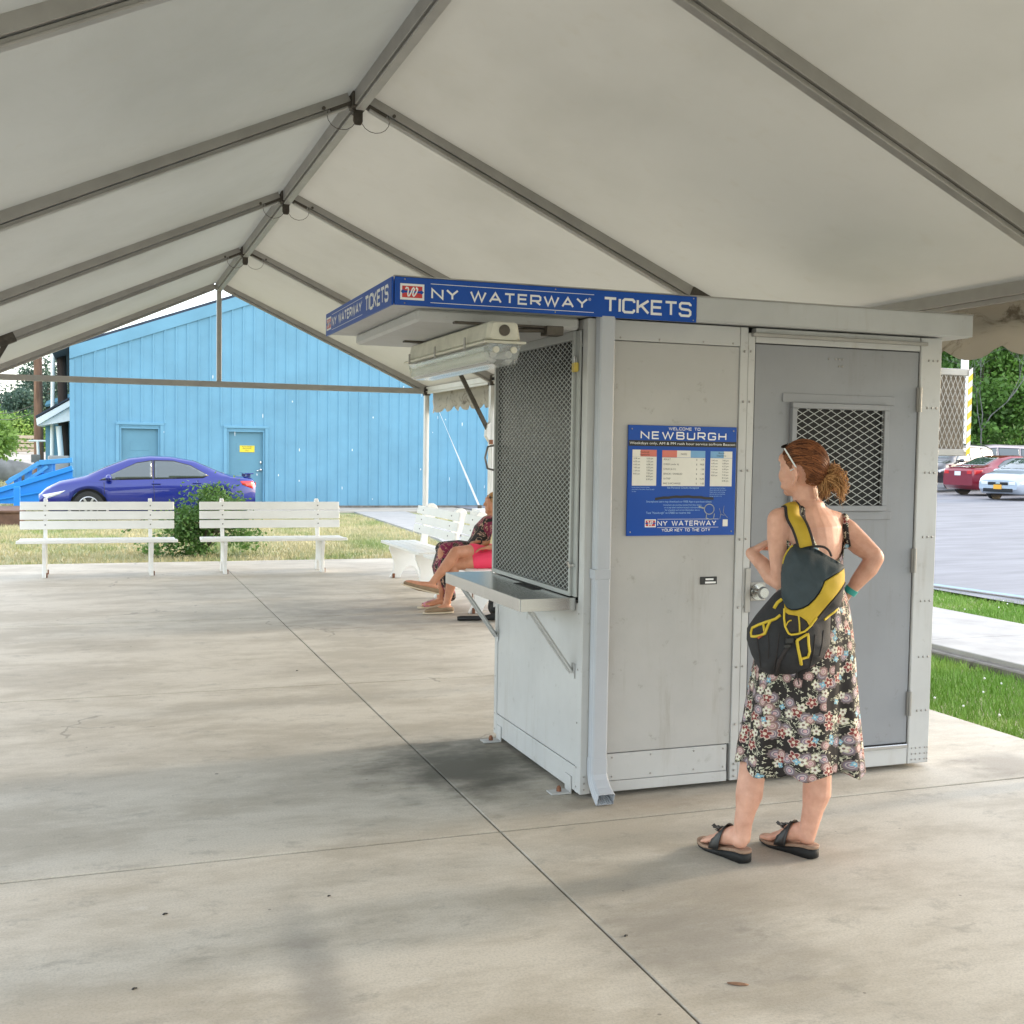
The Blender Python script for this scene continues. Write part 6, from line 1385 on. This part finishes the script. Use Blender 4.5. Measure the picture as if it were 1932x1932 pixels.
for pts, w in (([(545,1832),(600,1800),(680,1765),(760,1735),(805,1700)],.0058), ([(540,1900),(620,1885),(665,1865),(690,1800),(718,1745)],.0055), ([(545,1832),(535,1870),(540,1900)],.005), ([(650,1790),(665,1865)],.005), ([(745,1648),(775,1600),(815,1570)],.007), ([(1200,1755),(1260,1715),(1320,1680)],.005), ([(950,1925),(1000,1890),(1045,1860)],.005)):
    piping('compression_trim', [Z7(*p) for p in pts], w, .004, M['bagyt'], bagbody)
piping('compression_trim', [Z8(*p) for p in [(768,110),(850,68),(852,130),(860,195),(848,236),(800,245),(795,285)]], .0052, .005, M['bagyt'], bagbody); piping('compression_trim', [Z8(*p) for p in [(768,112),(778,170),(790,225),(800,290)]], .0062, .005, M['bagyt'], bagbody)
piping('lining', [Z7(*p) for p in [(600,1905),(640,1880),(680,1830)]], .005, .0035, M['orange'], bagbody); piping('lining', [Z8(*p) for p in [(772,140),(782,175)]], .005, .0045, M['orange'], bagbody)
for k,(x0_,y0_,x1_,y1_) in enumerate(((480,110,500,330),(560,60,560,250),(640,60,600,330),(900,80,860,330),(960,60,930,240))): piping('seam', [Z8(x0_,y0_),Z8((x0_+x1_)/2+6,(y0_+y1_)/2),Z8(x1_,y1_)], .0022, .001, M['bagtrim'], bagbody)
piping('webbing_strap', [Z8(*p) for p in [(738,98),(690,180),(640,260),(610,395)]], .0075, .003, M['bagtrim'], bagbody)
b = MB(); q0 = onbag(.014)(*L2(Z8(715,110))); b.box(q0, (.032,.010,.022)); b.box(q0+Vector((-.012,-.004,-.02)), (.028,.008,.014)); b.build('buckle', M['black'], bagbody, bevel=.002)
b = MB(); ps = [onbag(.008)(*L2(Z7(1072,1102))), onbag(.03)(*L2(Z7(1130,1088))), onbag(.035)(*L2(Z7(1195,1092))), onbag(.03)(*L2(Z7(1240,1125))), onbag(.008)(*L2(Z7(1262,1180)))]; b.tube(smoothpath(ps,16), .0045, 8); b.build('grab_loop', M['bagtrim'], bp)
def hang(pts, w, name, m):
    b = MB(); P = [LM @ W(x,y,dy) for x,y,dy in pts]; P = smoothpath(P, 20); sd_ = WEX
    for a_, c_ in zip(P, P[1:]): b.add([a_-sd_*w,a_+sd_*w,c_+sd_*w,c_-sd_*w], [(0,1,2,3)])
    o = b.build(name, m, bp, merge=True); md = o.modifiers.new('s','SOLIDIFY'); md.thickness = .002; return o
hang([Z8(835,400)+(-.24,), Z8(845,520)+(-.245,), Z8(838,640)+(-.25,), Z8(848,740)+(-.26,), Z8(850,870)+(-.268,)], .0075, 'hanging_strap', M['bagtrim'])
hang([Z8(748,330)+(-.27,), Z8(768,440)+(-.255,), Z8(800,560)+(-.26,), Z8(832,640)+(-.265,)], .0022, 'hanging_cord', M['bagtrim'])
hang([Z8(850,860)+(-.268,), Z8(820,780)+(-.27,), Z8(822,700)+(-.262,)], .004, 'hanging_strap', M['bagtrim'])
# shoulder strap of the bag: over the shoulder and down into the flap
pth = smoothpath([W(1478,985,.05), W(1482,966,.0), W(1492,958,-.06), W(1500,968,-.135), W(1508,990,-.175), W(1516,1012,-.195), W(1521,1032,-.205)], 30)
def strap(name, wd, off, m, th, parent):
    P = []; Nn = []
    for i, p in enumerate(pth):
        l, n_, _, dd = bvh.find_nearest(p); t = i/(len(pth)-1); s_ = min(1,max(0,(t-.40)/.30)); q = (l+n_*.006).lerp(p, s_); P.append(q); Nn.append(n_.lerp(Vector((-.1,-1,.25)).normalized(), s_).normalized())
    for _ in range(6):
        P = [P[0]]+[(P[i-1]+P[i]*2+P[i+1])/4 for i in range(1,len(P)-1)]+[P[-1]]; Nn = [Nn[0]]+[(Nn[i-1]+Nn[i]*2+Nn[i+1]).normalized() for i in range(1,len(P)-1)]+[Nn[-1]]
    vs = []
    for i,(q,n_) in enumerate(zip(P,Nn)):
        l, n2, _, dd = bvh.find_nearest(q)
        if (q-l).dot(n2) < .005: q = l+n2*.006
        t = (P[min(i+1,len(P)-1)]-P[max(i-1,0)]).normalized(); s_ = t.cross(n_).normalized(); q = q+n_*off; vs += [q-s_*wd, q+n_*.003, q+s_*wd]
    fs = [(i*3+j,i*3+j+1,i*3+j+4,i*3+j+3) for i in range(len(P)-1) for j in range(2)]
    b = MB(); b.add([LM @ v for v in vs], fs, 0, True); o = b.build(name, m, parent); md = o.modifiers.new('s','SOLIDIFY'); md.thickness = th; return o
st_ = strap('shoulder_strap', .034, .0, M['bagtrim'], .005, bp); strap('strap_facing', .024, .004, M['bagyel'], .004, st_)

# ------------------------------------------------------------------ two women on the bench
M['coral'] = mat('coral_shorts', (.85,.05,.12), .7, var=.06, scale=8, bump=.1); M['cream'] = mat('pale_yellow_top', (.66,.60,.30), .75, var=.08)
M['shoe'] = mat('tan_canvas', (.25,.17,.10), .8, var=.15, scale=20, bump=.2); M['shoesole'] = mat('cream_sole', (.62,.52,.38), .7, var=.05)
M['pink'] = mat('dusty_pink_strap', (.55,.20,.24), .6, var=.08)
def printmat():
    m, t, b, nb, tc = newmat('maroon_black_print', .75); o = tc.outputs['Object']; n1 = nb.noise(nb.map(o,(1,1,.6)), 6, 2, .4, 1.5); n2 = nb.noise(o, 9, 2, .4, 2)
    c = nb.mix(nb.m('GREATER_THAN', n1, .52), (.012,.010,.010), (.20,.014,.055)); c = nb.mix(nb.m('LESS_THAN', nb.m('ABSOLUTE', nb.m('SUBTRACT', n2, .5)), .018), c, (.45,.28,.20))
    t.links.new(c, b.inputs['Base Color']); return m
M['print'] = printmat(); M['darkskirt'] = mat('dark_brown_skirt', (.022,.014,.012), .8, var=.2, scale=12)
def V(x, y, z): return Vector((x,y,z))
def flatfoot(b, ank, toe, r=.032):
    d = toe-ank; d.z *= .0 if abs(d.z) < .12 else 1; d.normalize(); l = Vector((-d.y,d.x,0)).normalized(); 
    chain(b, [tuple(ank-d*.04+V(0,0,-.035))+(.026,.028), tuple(ank+V(0,0,-.012))+(.032,.034), tuple(ank.lerp(toe,.5)+V(0,0,-.012))+(.036,.027), tuple(ank.lerp(toe,.82))+(.040,.019), tuple(toe)+(.030,.012)], side=l)
pa = empty('person', (3.72,10.92,.0), 0, 'seated woman in coral shorts and tan slip-on shoes with her legs crossed', 'person')
b = MB(); Y0 = 10.92; hipN, hipF = V(3.74,Y0-.08,.545), V(3.74,Y0+.10,.545)
k1, a1, t1 = V(3.335,Y0-.05,.615), V(3.10,Y0-.03,.305), V(2.845,Y0-.03,.335)
k2, a2, t2 = V(3.335,Y0+.01,.485), V(3.27,Y0+.03,.085), V(3.075,Y0+.03,.025)
side = (0,1,0)
chain(b, [tuple(hipF)+(.095,.085), tuple(hipF.lerp(k1,.5)+V(0,0,.03))+(.080,.078), tuple(k1)+(.056,.057)], side=side)
chain(b, [tuple(k1)+(.055,.056), tuple(k1.lerp(a1,.30)+V(.012,0,-.004))+(.056,.060), tuple(k1.lerp(a1,.65)+V(.006,0,0))+(.044,.046), tuple(a1)+(.030,.033)], side=side)
chain(b, [tuple(hipN)+(.095,.085), tuple(hipN.lerp(k2,.5))+(.078,.074), tuple(k2)+(.055,.056)], side=side)
chain(b, [tuple(k2)+(.055,.056), tuple(k2.lerp(a2,.32)+V(.014,0,0))+(.055,.060), tuple(k2.lerp(a2,.7)+V(.006,0,0))+(.040,.043), tuple(a2)+(.030,.033)], side=side)
flatfoot(b, a1, t1); flatfoot(b, a2, t2)
chain(b, [(3.76,Y0,.54,.17,.12),(3.82,Y0,.66,.15,.095),(3.85,Y0,.82,.145,.09),(3.88,Y0,.94,.165,.09),(3.89,Y0,.985,.10,.065)], side=(0,1,0), n=20)
chain(b, [(3.89,Y0,.97,.055),(3.88,Y0,1.06,.05),(3.87,Y0,1.10,.05)], side=(0,1,0))
Ha, Ra = headparts(b, (3.875,Y0,1.165), (-1,0,0), s=.98)
for q in (-1,1):
    sh, el, wr = V(3.88,Y0+q*.165,.945), V(3.86,Y0+q*.215,.70), V(3.66,Y0+q*.10,.66)
    chain(b, [(3.88,Y0+q*.08,.965,.05), tuple(sh)+(.048,)], side=(0,0,1)); chain(b, [tuple(sh)+(.047,), tuple(sh.lerp(el,.5))+(.042,), tuple(el)+(.036,)]); chain(b, [tuple(el)+(.036,), tuple(el.lerp(wr,.4))+(.036,), tuple(wr)+(.023,)])
    hand(b, wr, (-.9,-.25*q,-.15), (0,0,-1), (0,-q,0), curl=.35, s=.95)
organic('body', b, M['skin2'], pa, voxel=.0055, smooth=5, local=False); 
b = MB(); IA = Matrix.Translation(-pa.location)
chain(b, [tuple(hipF)+(.104,.094), tuple(hipF.lerp(k1,.30)+V(0,0,.02))+(.096,.090), tuple(hipF.lerp(k1,.50)+V(0,0,.03))+(.090,.086)], side=side); chain(b, [tuple(hipN)+(.104,.094), tuple(hipN.lerp(k2,.30))+(.096,.088), tuple(hipN.lerp(k2,.46))+(.088,.082)], side=side)
chain(b, [(3.765,Y0,.54,.178,.128),(3.82,Y0,.66,.158,.102)], side=(0,1,0), n=20); organic('shorts', b, M['coral'], pa, voxel=.007, smooth=3, local=False)
b = MB(); chain(b, [(3.815,Y0,.64,.162,.106),(3.85,Y0,.82,.156,.100),(3.88,Y0,.93,.172,.100),(3.89,Y0,.975,.11,.075)], side=(0,1,0), n=20)
for q in (-1,1): sh = V(3.88,Y0+q*.165,.945); chain(b, [(3.88,Y0+q*.08,.965,.056), tuple(sh)+(.056,), tuple(sh+V(0,q*.03,-.13))+(.054,)])
organic('blouse', b, M['cream'], pa, voxel=.007, smooth=3, local=False)
b = MB(); b.ball((3.897,Y0,1.185),(.105,.092,.100),20,14); chain(b, [(3.93,Y0,1.15,.075,.06),(3.94,Y0,1.07,.07,.045)], side=(0,1,0)); organic('hair', b, M['hair'], pa, voxel=.008, smooth=3, local=False)
for a_, t_ in ((a1,t1),(a2,t2)):
    d = (t_-a_); 
    if t_.z < .1: d.z = 0
    d.normalize(); b = MB(); l = (0,1,0); dn = V(0,0,-1)
    ds = V(0,0,-.020 if t_.z > .1 else 0); chain(b, [tuple(a_-d*.048+V(0,0,-.044)+ds)+(.032,.032), tuple(a_+V(0,0,-.038)+ds)+(.038,.032), tuple(a_.lerp(t_,.5)+V(0,0,-.018)+ds*1.2)+(.043,.036), tuple(a_.lerp(t_,.82)+V(0,0,-.002)+ds*1.2)+(.047,.030), tuple(t_+d*.006+ds*.8)+(.037,.022)], side=l); sh_ = organic('shoe', b, M['shoe'], pa, voxel=.006, smooth=3, local=False)
    b = MB(); p0, p1 = a_-d*.075, t_+d*.04; nrm = Vector((d.z,0,-d.x)).normalized(); nrm = nrm if nrm.z < 0 else -nrm; mid = (a_-d*.045+V(0,0,-.040))
    base = mid+nrm*(.030 if t_.z < .1 else .046); dd_ = ((t_+d*.006)+nrm*(.020 if t_.z < .1 else .036)-base); rings = []
    for q, wd in ((-.12,.012),(-.05,.028),(.15,.034),(.5,.038),(.85,.044),(1.05,.036),(1.14,.014)):
        c_ = base+dd_*q; c_.z = max(c_.z, .012); rings.append([c_+V(0,wd,0)+nrm*-.006, c_+V(0,-wd,0)+nrm*-.006, c_+V(0,-wd,0)+nrm*.008, c_+V(0,wd,0)+nrm*.008])
    b.loft(rings, smooth=False); b.build('sole', M['shoesole'], sh_, bevel=.002)
pa.location += Vector((-.045,-.14,0))
# woman B
pb = empty('person', (3.82,11.62,0), 0, 'seated woman in maroon and black print clothing with pink sandals, face in profile', 'person')
b = MB(); Y0 = 11.62
chain(b, [(3.80,Y0,.55,.17,.125),(3.86,Y0,.66,.155,.12),(3.905,Y0,.78,.150,.12),(3.95,Y0,.86,.165,.10),(3.965,Y0,.895,.10,.065)], side=(0,1,0), n=20)
chain(b, [(3.965,Y0,.88,.055),(3.965,Y0,.96,.050),(3.97,Y0,1.00,.05)], side=(0,1,0)); Hb, Rb = headparts(b, (3.985,Y0,1.075), (-1,0,.12), s=1.0)
for q, kz, ank, toe in ((-1,.615,V(3.40,Y0-.04,.085),V(3.22,Y0-.05,.035)),(1,.60,V(3.50,Y0+.10,.075),V(3.33,Y0+.10,.03))):
    hp, kn = V(3.82,Y0+q*.09,.55), V(3.44+.02*q,Y0+q*.07,kz-.03)
    chain(b, [tuple(hp)+(.09,.08), tuple(kn)+(.056,)], side=side); chain(b, [tuple(kn)+(.055,), tuple(kn.lerp(ank,.35)+V(.012,0,0))+(.054,), tuple(ank)+(.031,)], side=side); flatfoot(b, ank, toe)
for q in (-1,1):
    sh = V(3.955,Y0+q*.165,.855); el = V(3.93,Y0+q*.20,.64) if q < 0 else V(3.90,Y0+.20,.60); wr = V(3.80,Y0-.12,.685) if q < 0 else V(3.72,Y0+.05,.64)
    chain(b, [(3.955,Y0+q*.08,.875,.05), tuple(sh)+(.047,)], side=(0,0,1)); chain(b, [tuple(sh)+(.046,), tuple(sh.lerp(el,.5))+(.041,), tuple(el)+(.035,)]); chain(b, [tuple(el)+(.035,), tuple(el.lerp(wr,.4))+(.034,), tuple(wr)+(.022,)])
    hand(b, wr, (-.95,-.05,-.12 if q < 0 else -.2), (0,0,-1), (0,-q,.1), curl=.38, s=1.0)
organic('body', b, M['skin2'], pb, voxel=.0055, smooth=5, local=False)
b = MB(); chain(b, [(3.80,Y0,.56,.178,.133),(3.86,Y0,.67,.165,.130),(3.90,Y0,.78,.162,.130),(3.945,Y0,.845,.172,.108)], side=(0,1,0), n=20)
for q in (-1,1): sh = V(3.955,Y0+q*.165,.855); chain(b, [tuple(sh)+(.054,), tuple(sh+V(-.02,q*.02,-.13))+(.058,), tuple(sh+V(-.04,q*.02,-.17))+(.062,)])
organic('blouse', b, M['print'], pb, voxel=.007, smooth=3, local=False)
b = MB()
for q in (-1,1): chain(b, [(3.82,Y0+q*.08,.56,.105,.10),(3.62,Y0+q*.08,.60,.10,.088),(3.45,Y0+q*.06,.60,.085,.075)], side=side)
chain(b, [(3.45,Y0,.58,.14,.07),(3.42,Y0,.42,.15,.09),(3.46,Y0+.01,.25,.15,.08),(3.52,Y0+.02,.12,.13,.06)], side=side); organic('trousers', b, M['print'], pb, voxel=.008, smooth=4, local=False)
b = MB(); b.ball((4.005,Y0,1.100),(.103,.090,.096),20,14); chain(b, [(4.03,Y0,1.07,.078,.07),(4.04,Y0,1.00,.06,.045)], side=(0,1,0)); organic('hair', b, M['hair_tip'], pb, voxel=.008, smooth=3, local=False)
b = MB(); b.ball((3.925,Y0-.035,1.135),(.006,.030,.020),12,8); b.ball((3.925,Y0+.035,1.135),(.006,.030,.020),12,8); b.bar(V(3.93,Y0-.07,1.135),V(4.00,Y0-.093,1.115),.004,.008); b.bar(V(3.93,Y0+.07,1.135),V(4.00,Y0+.093,1.115),.004,.008)
_sg = tag(b.build('sunglasses', M['trimb']), 'dark sunglasses resting on the forehead of the seated woman in maroon', 'sunglasses')
for ank, toe in ((V(3.40,Y0-.04,.085),V(3.22,Y0-.05,.035)),(V(3.50,Y0+.10,.075),V(3.33,Y0+.10,.03))):
    ol = [(.05,.022),(.0,.034),(-.1,.036),(-.17,.044),(-.215,.038),(-.235,.015)]; ol = ol+[(a_,-q) for a_,q in ol[::-1]]
    b = MB(); shell(b, ol, .02, lambda x,y: V(ank.x+x,ank.y+y,.021), lambda x,y: V(ank.x+x,ank.y+y,.002)); so_ = b.build('sandal', M['shoesole'], pb)
    b = MB(); b.loft([[V(ank.x-.12-.03*k,ank.y+(.048)*cos(a_),.022+(.055-.01*k)*sin(a_)) for a_ in [i/10*pi for i in range(11)]] for k in (0,1,2)], closed=False, caps=False); o_ = b.build('strap', M['pink'], so_); md = o_.modifiers.new('s','SOLIDIFY'); md.thickness = .003
b = MB(); b.tube([V(3.805,Y0-.125,.685)+V(.0,.026*cos(t/12*2*pi),.026*sin(t/12*2*pi)) for t in range(13)], .008, 6); b.build('bracelet', M['black'], pb)
pb.location += Vector((-.125,-.37,.0)); _sg.location += Vector((-.125,-.37,.0))
# things on the floor by the near bench leg
um = empty('folded_umbrella', (3.4,10.24,0), 0, 'black folded umbrella lying on the floor by the near bench leg', 'umbrella')
b = MB(); b.tube([V(3.42,10.235,.026),V(3.38,10.25,.028),V(3.22,10.31,.024),V(3.19,10.32,.022)], [.012,.024,.024,.018], 12); b.build('handle', M['trimb'], um)
b = MB(); b.tube([V(3.42,10.235,.03),V(3.50,10.21,.040),V(3.68,10.14,.038),V(3.86,10.07,.014)], [.022,.034,.032,.008], 10); b.build('canopy', M['sole'], um)
sbg = empty('shoulder_bag', (3.62,10.36,0), 0, 'black crumpled bag with metal fittings on the floor beside the near bench leg', 'bag')
b = MB(); b.ball((3.64,10.36,.12),(.13,.10,.115),20,14); b.ball((3.60,10.34,.17),(.09,.09,.10),16,10); chain(b, [(3.56,10.30,.10,.05),(3.60,10.28,.20,.045),(3.66,10.33,.24,.04)]); organic('bag_body', b, M['sole'], sbg, voxel=.009, smooth=2, local=False)
b = MB(); b.tube([V(3.56,10.28,.12),V(3.53,10.29,.22),V(3.57,10.33,.29),V(3.64,10.36,.26)], .012, 8); b.build('handle', M['trimb'], sbg)
b = MB(); b.box((3.545,10.262,.15),(.03,.012,.05)); b.tube([V(3.55,10.25,.09),V(3.60,10.24,.08)], .010, 8); b.build('buckle', M['rim'], sbg, bevel=.003)
# a few dropped bits on the slab
b = MB(); 
for (px,py,r) in ((310,1724,.009),(252,1865,.008),(1180,1765,.008),(560,1265,.008),(620,1690,.006)):
    p = atz(px,py,.003); b.ball((p.x,p.y,.003),(r,r*.55,.003),7,4,R=Matrix.Rotation(r*90,3,'Z')); b.ball((p.x+r*.8,p.y+r*.4,.002),(r*.6,r*.4,.002),6,4)
tag(b.build('dark_debris', M['trimb']), 'small dark specks of debris lying on the concrete', 'debris', kind='stuff')
b = MB(); p = atz(1392,1856,.002); b.ball((p.x,p.y,.002),(.034,.012,.002),10,4,R=Matrix.Rotation(-.5,3,'Z')); M['leafb'] = mat('dry_leaf', (.22,.12,.07), .9, var=.3, scale=40)
tag(b.build('dry_leaf', M['leafb']), 'brown dry leaf lying on the concrete near the bottom right', 'leaf')
